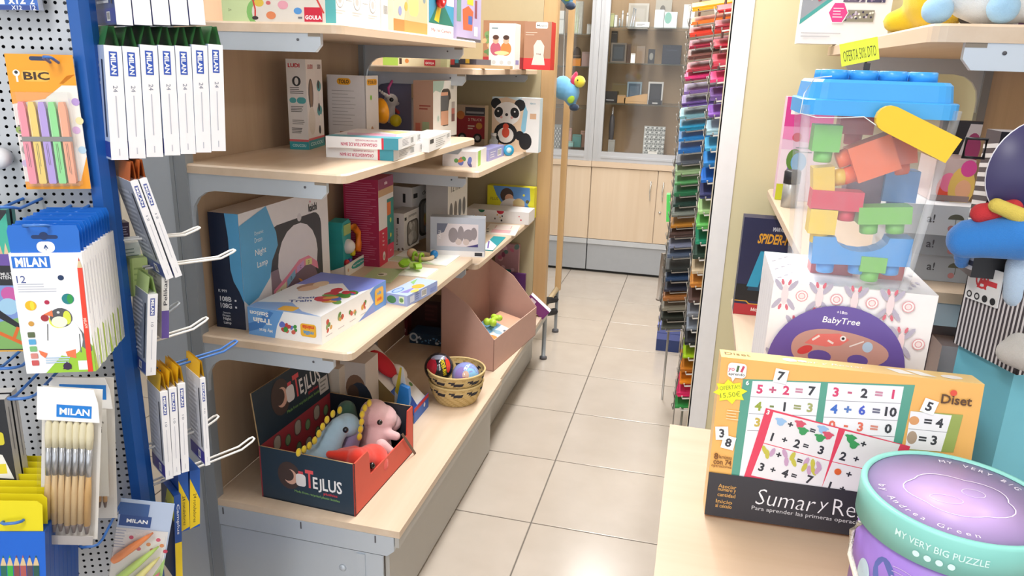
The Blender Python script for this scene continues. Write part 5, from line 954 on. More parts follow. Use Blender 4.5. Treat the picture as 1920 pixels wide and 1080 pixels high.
mb = MB(); mb.obox(f.p(1, 0, 0) - f.u * t_, f.u, f.v, f.n, t_, h, d, NAVI, {'T': CUT, 'R': NAVY}); mb.build('side_wall', tb_)
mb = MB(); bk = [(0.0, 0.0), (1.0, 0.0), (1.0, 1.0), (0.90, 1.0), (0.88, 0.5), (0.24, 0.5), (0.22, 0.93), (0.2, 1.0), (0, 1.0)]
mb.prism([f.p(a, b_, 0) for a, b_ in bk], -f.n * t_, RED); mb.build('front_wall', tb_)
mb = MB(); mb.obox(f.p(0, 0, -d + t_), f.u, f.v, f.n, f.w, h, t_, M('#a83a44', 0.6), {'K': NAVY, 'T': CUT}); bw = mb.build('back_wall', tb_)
p = Print(Fr(f.p(0, 0, -d + t_), f.u, f.v, f.w, h), 0.6)
for i in range(7):
    for j in range(2):
        a = 0.07 + 0.14 * i; b_ = 0.28 + 0.42 * j + 0.1 * (i % 2)
        if (i + j) % 2: p.ell(a, b_, 0.015, '#3d5a48', 0.019).ell(a, b_, 0.012, '#7f9a72', 0.016)
        else: p.rrect(a - 0.05, b_ - 0.16, a + 0.05, b_ + 0.16, '#5a4a48', 0.45).rrect(a - 0.04, b_ - 0.14, a + 0.04, b_ + 0.14, '#b3a89c', 0.45)
p.done(bw, 'printed_lining')
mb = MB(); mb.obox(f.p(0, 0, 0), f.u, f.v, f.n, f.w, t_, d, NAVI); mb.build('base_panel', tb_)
lv = (up() * 0.985 - f.n * 0.10 ).normalized(); lo_ = f.p(0, 1.0, -d); LH = 0.155
mb = MB(); ln = f.u.cross(lv); mb.obox(lo_ + f.n * t_, f.u, lv, ln, f.w, LH, t_, M('#20303e', 0.5), {'T': CUT, 'L': CUT}); ld = mb.build('raised_lid', tb_)
p = Print(Fr(lo_ + f.n * (t_ + 0.0004), f.u, lv, f.w, LH), 0.5); tellus(p, 0.54, 0.58, f.w * 0.72, LH); p.rect(0.84, 0.10, 0.98, 0.42, '#cfccca').lines(0.86, 0.14, 0.96, 0.38, 3, '#8a8886', 0.4).done(ld, 'printed_lid')
def bp(px, py, k): return onpl(px, py, f.o - f.n * (d * k), f.n)
# plush toys
def PL(c): return M(c, 0.95, bump=0.5, bscale=900, sheen=0.4, var=0.06, scale=60)
zb = Z1 + t_ + 0.001
# blue one
hd = bp(650, 797, 0.50); bd = bp(600, 868, 0.58); bd.z = max(bd.z, zb + 0.05); nk = bp(622, 822, 0.55)
bt = thing('blue_dinosaur_plush', (bd.x, bd.y, zb), 'pale blue dinosaur plush with yellow back spines in the display box', 'plush toy')
blob('body', [(hd, (0.040, 0.040, 0.035))] + egg(hd, bp(667, 803, 0.44), 0.034, 0.024) + egg(bp(636, 800, 0.53), nk, 0.030, 0.036) + egg(nk, bd, 0.036, 0.050) + egg(bd, bp(566, 856, 0.64), 0.045, 0.018) + [(Vector((bd.x, bd.y, zb + 0.042)), (0.058, 0.058, 0.041))], PL('#a9c9e0'), bt, 0.0042, 4)
for px, py in ((560, 848), (570, 843), (580, 836), (590, 826), (598, 813), (605, 800), (613, 787), (624, 776), (637, 769)):
    c = bp(px, py, 0.56); mb = MB(); mb.ball(c, (0.006, 0.011, 0.012), PL('#f0cf2a'), 10, rotv((0, 1, 0), f.u)); mb.build('back_spine', bt)
mb = MB(); mb.ball(bp(648, 806, 0.30) , 0.0085, M('#1b1f2a', 0.08)); mb.build('eye', bt)
# dark green one behind
c = bp(650, 768, 0.75); gt = thing('green_plush', (c.x, c.y, zb), 'dark green plush peeping over behind the blue dinosaur', 'plush toy')
blob('body', [(c, (0.03, 0.034, 0.026))] + egg(c, Vector((c.x, c.y, zb + 0.045)), 0.03, 0.042), PL('#4f7a6c'), gt, 0.005)
# violet one lying beneath the blue
c = bp(646, 838, 0.45); c.z = zb + 0.05; vt = thing('violet_plush', (c.x, c.y, zb), 'dusky violet plush lying between the blue and pink ones', 'plush toy')
blob('body', [(c, (0.04, 0.045, 0.038)), (Vector((c.x, c.y, zb + 0.03)), (0.042, 0.045, 0.029))] + egg(c, bp(662, 818, 0.45), 0.03, 0.026), PL('#9a86ac'), vt, 0.005)
# pink one sitting on the front edge
hd = bp(714, 784, 0.30); bd = bp(703, 835, 0.32); pk = thing('pink_dinosaur_plush', (bd.x, bd.y, zb), 'pink dinosaur plush with yellow spines leaning over the red front', 'plush toy')
blob('body', [(hd, (0.052, 0.050, 0.044), None), (bp(702, 775, 0.34), (0.045, 0.045, 0.045)), (bp(728, 792, 0.26), (0.042, 0.04, 0.034))] + egg(bp(705, 805, 0.32), bd, 0.04, 0.052) + egg(bd, Vector((bd.x, bd.y, zb + 0.045)), 0.05, 0.044) + egg(bp(722, 812, 0.2), bp(743, 818, 0.08), 0.017, 0.014) + egg(bp(715, 835, 0.15), bp(730, 848, 0.08), 0.02, 0.018), PL('#eec0c2'), pk, 0.0045)
for px, py in ((684, 765), (679, 777), (678, 791), (676, 805), (674, 819), (692, 756)):
    mb = MB(); mb.ball(bp(px, py, 0.33), (0.007, 0.011, 0.012), PL('#f0cf2a'), 10, rotv((0, 1, 0), f.u)); mb.build('back_spine', pk)
mb = MB(); mb.ball(bp(712, 792, 0.02), 0.008, M('#241a18', 0.08)); mb.build('eye', pk)
q0 = bp(752, 815, -0.02); q1 = bp(777, 853, -0.04); mb = MB(); sd_ = f.u * 0.012; mb.hexa([q0, q0 + sd_, q1 + sd_, q1] + [x + f.n * 0.0012 for x in (q0, q0 + sd_, q1 + sd_, q1)], M('#6a4f42', 0.6)); mb.build('paper_tag', pk)
# red one
hd = bp(697, 862, 0.16); rd = thing('red_plush', (hd.x, hd.y, zb), 'bright red plush with long ears near the front corner', 'plush toy')
hd.z = max(hd.z, zb + 0.05)
blob('body', [(hd, (0.05, 0.052, 0.046)), (Vector((hd.x, hd.y, zb + 0.045)), (0.05, 0.055, 0.044))] + egg(bp(670, 858, 0.22), bp(618, 852, 0.42), 0.026, 0.012, 7) + egg(bp(664, 848, 0.3), bp(640, 853, 0.36), 0.02, 0.02) + egg(hd, bp(668, 860, 0.2), 0.044, 0.03), PL('#ee3b28'), rd, 0.0045)
mb = MB(); mb.ball(bp(702, 874, -0.0) - f.n * 0.008, 0.0095, M('#1d1414', 0.08)); mb.build('eye', rd)
# ---- behind the display box
f = facing(Z1, 2.02, 608, 640, top=688); bx = Carton('yellow_edged_box', f, 0.1, {'*': '#e2d6c6'}, 'cream box with a yellow edge behind the display box lid', 'toy box'); p = bx.face('F'); p.rect(0, 0, 0.3, 1, '#e8b82a').ell(0.55, 0.5, 0.01, '#6a9a5a').ell(0.6, 0.4, 0.008, '#d8545a').done(bx.ob)
f = facing(Z1, 2.06, 642, 688, top=676); bx = Carton('deer_box', f, 0.1, {'*': '#d6ccc4'}, 'pale box with a brown animal photograph behind the pink plush', 'toy box'); p = bx.face('F'); p.ell(0.6, 0.62, 0.035, '#8a6a56', 0.05).ell(0.75, 0.35, 0.05, '#3a4252', 0.09).ell(0.5, 0.55, 0.02, '#5f4a40', 0.03).done(bx.ob)
# wedge display with the red felt figure
yn, yf = 2.16, 2.30; a = at(672, 672, 'y', yn); b_ = at(760, 806, 'y', yn)
wd = thing('wedge_toy_box', ((a.x + b_.x) / 2, yn, Z1), 'white wedge shaped toy box with a red felt figure and white eggs', 'toy box')
xb_ = a.x - 0.1; KR = M('#8a7448', 0.7); WH = M('#e9e4e0', 0.5); zl = Z1 + 0.03
xf_ = max(b_.x, a.x + 0.05)
prof = [(xb_, Z1), (xf_ + 0.03, Z1), (xf_ + 0.03, zl), (a.x, a.z), (xb_, a.z)]
mb = MB(); P = [Vector((x, yn, z)) for x, z in prof]; mb.prism(P, (0, yf - yn, 0), WH); mb.add([q - Vector((0, 0.0005, 0)) for q in P], [tuple(range(5))], KR); mb.build('carton', wd)
sl0 = Vector((xf_ + 0.03, yn, zl)); sl1 = Vector((a.x, yn, a.z)); sv = sl1 - sl0
fr = Fr(sl0, (0, 1, 0), sv, yf - yn, sv.length); p = Print(fr); p.rect(0.0, 0.0, 1, 0.42, '#3556a8').poly([(0.4, 0.0), (1, 0.0), (1, 0.45), (0.75, 0.45)], '#eeeae6').ell(0.8, 0.8, 0.008, '#5f8a5a').ell(0.85, 0.5, 0.008, '#d8545a').ell(0.9, 0.3, 0.009, '#6a9a5a').text('Soma', 0.3, 0.25, 0.016, '#e9ecf4', 0.05).done(wd, 'printed_slope')
mb = MB(); c = fr.p(0.45, 0.74, 0.016); R_ = Matrix((fr.u, fr.v, fr.n)).transposed(); mb.ball(c, (0.042, 0.062, 0.018), M('#c8202f', 0.85, bump=0.3, bscale=500), 20, R_); mb.build('felt_figure', wd)
for a_, b2 in ((0.75, 0.52), (0.40, 0.42)): mb = MB(); mb.ball(fr.p(a_, b2, 0.016), (0.024, 0.034, 0.018), M('#e6dfd8', 0.5), 16, R_); mb.build('white_egg', wd)
mb = MB(); lp = Vector((xf_ + 0.0306, yn, Z1)); mb.obox(lp + Vector((0.002, 0, 0)), (0, 1, 0), (0, 0, 1), (1, 0, 0), yf - yn, 0.055, 0.002, M('#2f6ac8', 0.45)); lpn = mb.build('front_lip', wd)
p = Print(Fr(lp + Vector((0.0022, 0, 0)), (0, 1, 0), (0, 0, 1), yf - yn, 0.055)); p.rect(0, 0.72, 1, 1, '#c92f3c').ell(0.7, 0.5, 0.008, '#e9e9ee').done(lpn, 'lip_print')
# blue toy on its leaning card
f = facing(Z1, 2.10, 738, 772, top=683); 
ct = thing('blue_cutter_pack', f.p(0.5, 0), 'bright blue moulded toy on a leaning leaf-shaped card', 'toy pack')
mb = MB(); mb.prism([f.p(a_, b2, 0) for a_, b2 in ((0, 0), (0.8, 0), (0.82, 0.5), (0.55, 0.98), (0.4, 0.98), (0.1, 0.6))], -f.n * 0.002, M('#dfe3e6', 0.4)); cdx = mb.build('backing_card', ct); Print(Fr(f.o, f.u, f.v, f.w, f.h)).poly([(0.1, 0.6), (0.4, 0.97), (0.5, 0.97), (0.4, 0.7), (0.25, 0.55)], '#d8c23a').done(cdx, 'card_print')
mb = MB(); mb.prism([f.p(a_, b2, 0.0005) for a_, b2 in ((0.2, 0.03), (0.95, 0.03), (1.0, 0.3), (0.9, 0.38), (1, 0.5), (0.95, 0.7), (0.5, 0.74), (0.3, 0.45), (0.45, 0.38), (0.2, 0.3))], f.n * 0.018, M('#2f86dc', 0.35)); mb.build('moulded_toy', ct)
# red and dark boxes deep in the corner
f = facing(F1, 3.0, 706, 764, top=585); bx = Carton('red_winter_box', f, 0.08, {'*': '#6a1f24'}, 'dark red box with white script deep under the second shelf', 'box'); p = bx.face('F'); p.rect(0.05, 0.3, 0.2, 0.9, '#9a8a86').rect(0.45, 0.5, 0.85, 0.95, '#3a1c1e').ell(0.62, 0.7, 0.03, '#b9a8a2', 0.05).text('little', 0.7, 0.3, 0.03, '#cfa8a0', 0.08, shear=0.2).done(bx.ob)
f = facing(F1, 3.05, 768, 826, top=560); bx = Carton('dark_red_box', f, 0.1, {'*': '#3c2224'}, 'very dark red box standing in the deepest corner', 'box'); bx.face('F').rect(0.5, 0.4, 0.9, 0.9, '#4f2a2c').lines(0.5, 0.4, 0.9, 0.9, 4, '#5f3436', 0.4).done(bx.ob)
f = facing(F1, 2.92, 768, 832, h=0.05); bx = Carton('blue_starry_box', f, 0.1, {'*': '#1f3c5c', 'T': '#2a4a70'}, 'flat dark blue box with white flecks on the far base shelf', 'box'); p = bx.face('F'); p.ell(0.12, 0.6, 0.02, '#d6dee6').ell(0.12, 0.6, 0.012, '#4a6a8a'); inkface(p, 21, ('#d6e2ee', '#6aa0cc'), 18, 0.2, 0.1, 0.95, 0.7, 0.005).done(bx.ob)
# ---- two stacked baskets with two balls
c = at(852, 752, 'z', Z1); c.y += 0.02
def basket(z0, z1, r0, r1, label):
    STR = M('#d3b980', 0.8, bump=0.4, bscale=300); STD = M('#c2a468', 0.8, bump=0.4, bscale=300); BLK = M('#2b2a33', 0.7); seg = 56; rows = 12; mb = MB()
    for shell in (0, 1):
        for i in range(rows):
            for k in range(seg):
                def P(i_, k_):
                    t = i_ / rows; z = z0 + (z1 - z0) * t; r = r0 + (r1 - r0) * math.sin(t * PI / 2) - shell * 0.005
                    w = 0.0011 * math.sin(k_ * PI) if not shell else 0
                    a = 2 * PI * (k_ + 0.25 * i_) / seg; bump = (0.0014 if (int(k_) + i_) % 2 else 0) if not shell else 0
                    return Vector((c.x + (r + bump) * math.cos(a), c.y + (r + bump) * math.sin(a), z))
                m = STR if (k + i) % 3 else STD
                if i in (7, 8, 9):
                    ph = (k + (i - 7)) % 6; m = BLK if ph < 3 + (1 if i == 8 else 0) - (1 if i == 9 else 0) else STR
                vs = [P(i, k), P(i, k + 1), P(i + 1, k + 1), P(i + 1, k)]
                mb.add(vs, [(0, 1, 2, 3) if not shell else (3, 2, 1, 0)], m)
    o = mb.build('basket', loc=(c.x, c.y, z0), label=label, cat='basket', group='stacked woven baskets')
    mb = MB(); mb.lathe((c.x, c.y, z0), [(r0 * 1.0, 0), (r0, 0.003), (0, 0.004)], STR, 28); mb.build('basket_bottom', o)
    mb = MB(); mb.tube([(c.x + r1 * math.cos(t * PI / 20), c.y + r1 * math.sin(t * PI / 20), z1) for t in range(40)], 0.004, STR, 6, True); mb.build('rim', o)
    return o
basket(Z1 + 0.0005, Z1 + 0.078, 0.072, 0.098, 'lower woven straw basket with a dark zigzag band')
basket(Z1 + 0.045, Z1 + 0.122, 0.068, 0.104, 'upper woven straw basket with dark zigzag rim holding two balls')
def ball_text(o_mb, cc, r, s, mat, dirn, upv, size, rot=0, w=None):
    vs, fs, x0, y0, x1, y1 = glyphs(s, 0.02); k = size / (y1 - y0); kx = (w / (x1 - x0)) if w else k; n_ = Vector(dirn).normalized(); u_ = Vector(upv).cross(n_).normalized(); v_ = n_.cross(u_)
    ca, sa = math.cos(math.radians(rot)), math.sin(math.radians(rot)); P = []
    for x, y in vs:
        X = (x - (x0 + x1) / 2) * kx; Y = (y - (y0 + y1) / 2) * k; X, Y = X * ca - Y * sa, X * sa + Y * ca
        dd = (n_ * math.cos(X / r) * math.cos(Y / r) + u_ * math.sin(X / r) * math.cos(Y / r) + v_ * math.sin(Y / r)).normalized(); P.append(cc + dd * (r + 0.0007))
    o_mb.add(P, fs, mat)
def patch(mb, cc, r, dirn, ru, rv, mat, rot=0, lift=0.0005):
    n_ = Vector(dirn).normalized(); u_ = Vector((0, 0, 1)).cross(n_).normalized(); v_ = n_.cross(u_); vs = [cc + n_ * (r + lift)]; N = 16; ca, sa = math.cos(math.radians(rot)), math.sin(math.radians(rot))
    for ring in (0.5, 1.0):
        for k in range(N):
            t = 2 * PI * k / N; X, Y = ru * ring * math.cos(t), rv * ring * math.sin(t); X, Y = X * ca - Y * sa, X * sa + Y * ca
            dd = (n_ * math.cos(X / r) * math.cos(Y / r) + u_ * math.sin(X / r) * math.cos(Y / r) + v_ * math.sin(Y / r)).normalized(); vs.append(cc + dd * (r + lift))
    fs = [(0, 1 + k, 1 + (k + 1) % N) for k in range(N)] + [(1 + k, 1 + N + k, 1 + N + (k + 1) % N, 1 + (k + 1) % N) for k in range(N)]
    mb.add(vs, fs, mat, True)
for k, (px, py, r, col, lab) in enumerate(((823, 689, 0.054, '#23242e', 'dark glossy ball with red and yellow print in the basket'), (873, 712, 0.05, '#8f9ad6', 'lavender blue glossy ball in the upper basket'))):
    q = onpl(px, py, c + Vector((0, 0 if k == 0 else -0.012, 0)), Vector((0, -1, 0))); q.z = max(q.z, Z1 + 0.052 + r)
    mb = MB(); mb.ball(q, r, M(col, 0.08), 28); o = mb.build('printed_ball', label=lab, cat='ball'); vd = (EYE - q).normalized(); rt_ = Vector((0, 0, 1)).cross(vd).normalized()
    mb = MB()
    if k == 0:
        patch(mb, q, r, vd - rt_ * 0.62 + up() * 0.05, 0.022, 0.034, M('#b3263a', 0.1), 12); patch(mb, q, r, vd + rt_ * 0.9 + up() * 0.3, 0.01, 0.03, M('#d8402c', 0.1), -15); patch(mb, q, r, vd * 0.5 + up() * 0.9, 0.03, 0.012, M('#8d93a8', 0.1))
        ball_text(mb, q, r, 'SPIDER-MAN', M('#e8d62a', 0.1), vd + rt_ * 0.35, (0, 0, 1), 0.016, -84, 0.06); ball_text(mb, q, r, 'MARVEL', M('#e9e9ee', 0.1), vd + rt_ * 0.05, (0, 0, 1), 0.005, -84)
    else:
        patch(mb, q, r, vd + rt_ * 0.5 + up() * 0.15, 0.032, 0.04, M('#8fc4e8', 0.1)); patch(mb, q, r, vd - rt_ * 0.55, 0.02, 0.035, M('#9a86cc', 0.1), 0, 0.0007); patch(mb, q, r, vd + rt_ * 0.62 - up() * 0.35, 0.016, 0.014, M('#6a8ad6', 0.1), 0, 0.0009); patch(mb, q, r, vd + up() * 0.05, 0.012, 0.016, M('#d9b7a6', 0.1), 0, 0.0009); patch(mb, q, r, vd - up() * 0.3, 0.014, 0.012, M('#b06a8a', 0.1), 0, 0.0009)
    mb.build('ball_print', o)
# ---- pink sloped bin
f, d = foot(F1, (835, 672), (925, 697), (1004, 628), top=638)
h = f.h; PK = M('#c8a093', 0.6, var=0.05); PKI = M('#b58c80', 0.65)
pb = thing('pink_bin', f.p(0.5, 0, -d / 2), 'dusty pink open cardboard bin with sloping sides beside the baskets', 'bin'); d = min(d, 0.30); t_ = 0.003; hb = 0.34
prof = [(0, 0), (0, h), (-d * 0.5, hb * 0.80), (-d, hb), (-d, 0)]
for a_, nm in ((0.0, 'side_panel'), (f.w - t_, 'side_panel')):
    mb = MB(); mb.prism([f.o + f.u * a_ + f.n * x + up() * z for x, z in prof], f.u * t_, PK); mb.build(nm, pb)
mb = MB(); mb.obox(f.o, f.u, f.v, f.n, f.w, h, t_, PK, {'T': M('#d8b8a8', 0.6)}); mb.build('front_panel', pb)
mb = MB(); mb.obox(f.o - f.n * (d - t_), f.u, f.v, f.n, f.w, hb, t_, PK); mb.build('back_panel', pb)
mb = MB(); mb.obox(f.o, f.u, f.v, f.n, f.w, t_, d, PKI); mb.build('base_panel', pb)
c0_ = f.p(0.5, 0, -d * 0.42) + up() * (t_)
g_ = Fr(f.p(0.15, 0, -d * 0.12) + up() * (h * 0.62), f.u, -f.n * 0.96 + up() * 0.28, f.w * 0.42, d * 0.55); bx = Carton('blue_striped_pack', g_, 0.05, {'*': '#e9ecef'}, 'white and blue illustrated pack lying in the pink bin', 'toy pack')
p = bx.face('F'); p.rect(0, 0.45, 1, 1, '#7fb2de').lines(0, 0.45, 1, 1, 6, '#5f96cc', 0.25).ell(0.3, 0.25, 0.02, '#e88a3a').ell(0.6, 0.3, 0.02, '#8fb0c8').ell(0.8, 0.15, 0.012, '#4a5a6a').ell(0.25, 0.75, 0.018, '#e6eef4').done(bx.ob)
g_ = Fr(f.p(0.5, 0, -d * 0.2) + up() * (h * 0.58), f.u, -f.n * 0.97 + up() * 0.2, f.w * 0.42, d * 0.5); bx = Carton('peach_pack', g_, 0.04, {'*': '#d8ab90'}, 'peach coloured pack lying beside the blue one in the bin', 'toy pack'); bx.face('F').rect(0, 0.7, 0.5, 1, '#e9e4de').done(bx.ob)
c1 = f.p(0.38, 0, -d * 0.42) + up() * (h * 0.62 + 0.055)
mb = MB(); lm = M('#b3d63a', 0.45); tt = blob('lime_teether', egg(c1, c1 + f.u * 0.07 + f.n * 0.0, 0.012, 0.012, 7) + [(c1 + f.n * 0.014, 0.017), (c1 - f.n * 0.014, 0.017), (c1 + f.u * 0.07 + f.n * 0.013, 0.015), (c1 + f.u * 0.07 - f.n * 0.013, 0.015)], lm, None, 0.003, 4, 'lime green bone shaped teether on the blue pack', 'teether')
# ---- behind the bin
f = facing(F1, 3.58, 926, 969, h=0.33); bx = Carton('pink_flower_pack', f, 0.03, {'*': '#b48a96'}, 'pink patterned pack behind the pink bin', 'pack'); p = bx.face('F'); inkface(p, 31, ('#8a4a6a', '#d8b0c0', '#6a8a86', '#c46a8a'), 18, 0.05, 0.45, 0.95, 0.98, 0.012); p.rect(0.1, 0.4, 0.7, 0.6, '#2f7a78').done(bx.ob)
g0 = at(938, 530, 'y', 3.52); f = Fr(Vector((g0.x, 3.52, F1)), (1, 0, 0), (0, 0, 1), 0.13, at(970, 513, 'y', 3.52).z - F1)
bx = Carton('purple_book', f, 0.02, {'*': '#532a62'}, 'dark purple folder standing behind the bin', 'book'); bx.face('F').line(0.1, 0.1, 0.9, 0.1, 0.004, '#7a4a8a').done(bx.ob)
a = at(983, 545, 'y', 3.46); b_ = at(1018, 578, 'y', 3.46); v_ = (b_ - a); f = Fr(a - Vector((0, 0, 0.06)), v_, (0, 0, 1), v_.length, 0.055)
bx = Carton('purple_sleeve_box', f, 0.04, {'*': '#7a2f78', 'T': '#e9e3ec'}, 'bright purple sleeve box with a white edge tilting at the shelf end', 'box'); bx.face('F').rect(0.1, 0.5, 0.35, 0.85, '#e6d8e8').done(bx.ob)
# ---- wooden display stand with hanging bird plush
s0 = at(1041, 622, 'z', 0.0); PYY = s0.y
st = thing('wooden_easel', (s0.x, s0.y, 0), 'slim wooden stand with black feet past the shelving end', 'stand')
mb = MB(); xx = s0.x; mb.box((xx - 0.014, PYY - 0.012, 0.26), (xx + 0.018, PYY + 0.016, 2.3), POSTW); mb.build('pole', st)
mb = MB(); mb.tube([(xx, PYY, 0.27), (xx - 0.05, PYY - 0.12, 0.19)], 0.018, M('#cdb690', 0.5), 4); mb.build('brace', st)
mb = MB(); mb.box((xx - 0.008, PYY - 0.008, 0.02), (xx + 0.008, PYY + 0.008, 0.262), STEELD); mb.lathe((xx, PYY, 0), [(0.02, 0), (0.02, 0.014), (0.01, 0.02)], DARK, 12); mb.build('leg', st)
BK = M('#202024', 0.6)
for dz in (0.0, 0.075): mb = MB(); mb.tube([(xx - 0.005, PYY - 0.01, 0.13 + dz), (xx - 0.07, PYY - 0.22, 0.17 + dz)], 0.02, BK, 6); mb.build('black_strap', st)
def bird(px, py, Y, label):
    q = at(px, py, 'y', Y); s = Y / F_PX
    t = thing('bird_plush', (q.x, q.y, q.z - 30 * s), label, 'plush toy', 'hanging bird plush toys')
    S = lambda x, y, k=0.0: q + Vector((x * s, k, -y * s))
    blob('body', [(S(-12, 0), (18 * s, 18 * s, 22 * s)), (S(4, 8), (16 * s, 18 * s, 22 * s))] + egg(S(4, 20), S(10, 34), 11 * s, 5 * s), PL('#6aaad6'), t, 0.006)
    blob('head', [(S(20, -12, -0.02), (11 * s, 11 * s, 11 * s))], PL('#e8d83a'), t, 0.006)
    blob('crest', [(S(9, -12, -0.01), (7 * s, 9 * s, 13 * s)), (S(12, -24, -0.01), (4 * s, 5 * s, 6 * s))], PL('#c42a56'), t, 0.005)
    blob('wing', [(S(6, 16, -0.03), (8 * s, 6 * s, 12 * s))], PL('#a8d23a'), t, 0.005)
    blob('foot', [(S(12, 34, -0.01), (10 * s, 8 * s, 7 * s))], PL('#1f3350'), t, 0.005)
    mb = MB(); mb.ball(S(18, -15, -0.02) - Vector((0, 11 * s, 0)), 1.6 * s, M('#26201c', 0.2)); mb.build('eye', t)
    mb = MB(); mb.tube([S(-12, -18), S(-16, -190 if py > 100 else -60)], 0.002, M('#8a8a86', 0.6)); mb.build('cord', t)
bird(1067, 165, 3.85, 'blue, yellow and red bird plush hanging beside the wooden post')
bird(1060, -27, 3.85, 'bird plush hanging higher, only its dark foot in view')
# ============================================================ wire rack of colour card
RY1, RY2 = 2.86, 3.14
ck = thing('card_rack', (0.12, 3.0, 0), 'tall grey wire rack of coloured card sheets beside the white trimmed pillar', 'rack')
GW_ = M('#a7a39c', 0.35, 0.5); WW = M('#f2f0ee', 0.3); TIL = math.radians(9); E_ = Vector((math.cos(TIL), 0, math.sin(TIL))); BK_ = math.radians(10); DV = Vector((-math.sin(TIL) * math.sin(BK_), math.cos(BK_), math.cos(TIL) * math.sin(BK_))); EV = E_.cross(DV)
right_t = [(1343, 28, '#d8303a', 'scarlet'), (1338, 61, '#a02c3c', 'dark red'), (1336, 95, '#b8263f', 'crimson'), (1334, 127, '#cf4a5f', 'rose red'), (1329, 158, '#e0407a', 'hot pink'), (1328, 192, '#7a5aa0', 'dull violet'), (1325, 223, '#8f5fc0', 'bright violet'), (1322, 256, '#a9ccd8', 'ice blue'),
 (1318, 286, '#4fb0e0', 'sky blue'), (1316, 316, '#2f86d0', 'azure'), (1312, 345, '#1f6fd0', 'royal blue'), (1309, 375, '#3a3f70', 'navy'), (1306, 404, '#a9cf8f', 'pale green'), (1303, 432, '#6fc86a', 'grass green'), (1300, 460, '#1f8a6a', 'sea green'), (1297, 488, '#2f4a3f', 'blackish green'),
 (1294, 515, '#d8c3a4', 'beige'), (1291, 541, '#d08a3c', 'ochre orange'), (1288, 569, '#5a4440', 'brown'), (1285, 596, '#8d93a0', 'mid grey'), (1283, 622, '#8f99a8', 'blue grey'), (1280, 648, '#34373c', 'black'), (1278, 674, '#a8cf1c', 'lime'), (1273, 700, '#c9781c', 'burnt orange'), (1270, 722, '#f08f1c', 'bright orange'), (1266, 745, '#e0306e', 'magenta'), (1263, 767, '#2f9a4a', 'emerald')]
left_t = [(1295, 25, '#e8a81c', 'golden yellow'), (1293, 50, '#e87a2c', 'orange'), (1290, 73, '#d8402c', 'vermilion'), (1289, 95, '#b02a48', 'raspberry'), (1287, 116, '#8a5a50', 'brick brown'), (1285, 138, '#c04050', 'coral red'), (1281, 155, '#d8387a', 'fuchsia'), (1279, 180, '#7a5f9c', 'mauve'), (1276, 204, '#6a4f96', 'purple'), (1272, 226, '#7aaab4', 'dusty teal'),
 (1272, 249, '#2aa0cc', 'turquoise'), (1270, 268, '#2486cc', 'cobalt'), (1268, 291, '#2a6fb4', 'deep blue'), (1265, 312, '#5a5f68', 'slate grey'), (1264, 331, '#9cb88a', 'sage'), (1263, 350, '#5fa868', 'leaf green'), (1261, 371, '#2a7a50', 'bottle green'), (1260, 390, '#1f4038', 'forest green'), (1257, 409, '#8a9088', 'ash grey'), (1255, 430, '#c9872f', 'amber'),
 (1252, 448, '#5a4540', 'chocolate'), (1251, 467, '#8288a0', 'lilac grey'), (1248, 486, '#5a6880', 'steel blue'), (1246, 511, '#2c302f', 'charcoal'), (1245, 530, '#2f4a70', 'denim blue'), (1243, 549, '#34384a', 'ink blue'), (1240, 566, '#b0703a', 'rust'), (1239, 584, '#8d8878', 'stone'), (1238, 603, '#2c332c', 'olive black'), (1236, 620, '#5d6058', 'moss grey')]
for side, (tiers, Y, wire) in enumerate(((right_t, RY1, WW), (left_t, RY2, GW_))):
    zig = []
    for k, (px, py, c, nm) in enumerate(tiers):
        q = at(px, py, 'y', Y); n_sh = 2 + (k * 5 + side) % 2; o0 = q + EV * 0.004 + E_ * 0.004
        # tray wires
        mb = MB(); w_ = 0.30 if side == 0 else 0.26; st_ = 0.028 if side == 0 else 0.03
        a = q + E_ * st_ + Vector((0, -0.012, 0)); mb.tube([q + DV * 0.16, q + Vector((0, 0.0, 0)), q + Vector((0.0, -0.008, 0.008))], 0.0018, GW_, 5)
        mb.tube([a + EV * 0.012, a, a + E_ * (w_ - st_)], 0.0034 if side == 0 else 0.0026, wire, 6); mb.tube([q + DV * 0.1, q + DV * 0.1 + E_ * w_], 0.0018, GW_, 5); mb.build('tray_wire', ck)
        zig += [q + Vector((-0.004, -0.006, 0.0)), q + Vector((-0.010, -0.006, 0.026)), q + Vector((0.002, -0.006, 0.030))]
        # sheets
        cols = [c, c, c]; rnd = random.Random(k + 100 * side)
        hexc = lambda h, f_: '#%02x%02x%02x' % tuple(max(0, min(255, int(int(h[i:i + 2], 16) * f_))) for i in (1, 3, 5))
        cs = thing('card_sheets', q + Vector((0.13, 0.1, 0)), f'{nm} card sheets in the {"nearer" if side == 0 else "farther"} column of the wire rack', 'card sheets', 'coloured card in the nearer column' if side == 0 else 'coloured card in the farther column')
        for j in range(n_sh):
            mb = MB(); dy = rnd.uniform(-0.004, 0.006); dx = rnd.uniform(0, 0.006)
            mb.obox(o0 + EV * (0.0058 * j) + E_ * dx + Vector((0, dy - 0.004, 0)), E_, EV, -DV, 0.27 if side == 0 else 0.2, 0.0052, 0.16, M(c, 0.5, var=0.12, scale=6)); mb.build('sheet_pile', cs)
    mb = MB(); mb.tube(zig, 0.0018, GW_, 5); mb.build('side_wire', ck)
    q0 = at(tiers[0][0], tiers[0][1], 'y', Y)
    for dx, dy in ((0.03, 0.19), (0.27, 0.19)):
        mb = MB(); mb.tube([(q0.x + dx, Y + dy, 0.0), (q0.x + dx, Y + dy, 2.0)], 0.005, GW_, 8); mb.build('upright_rod', ck)
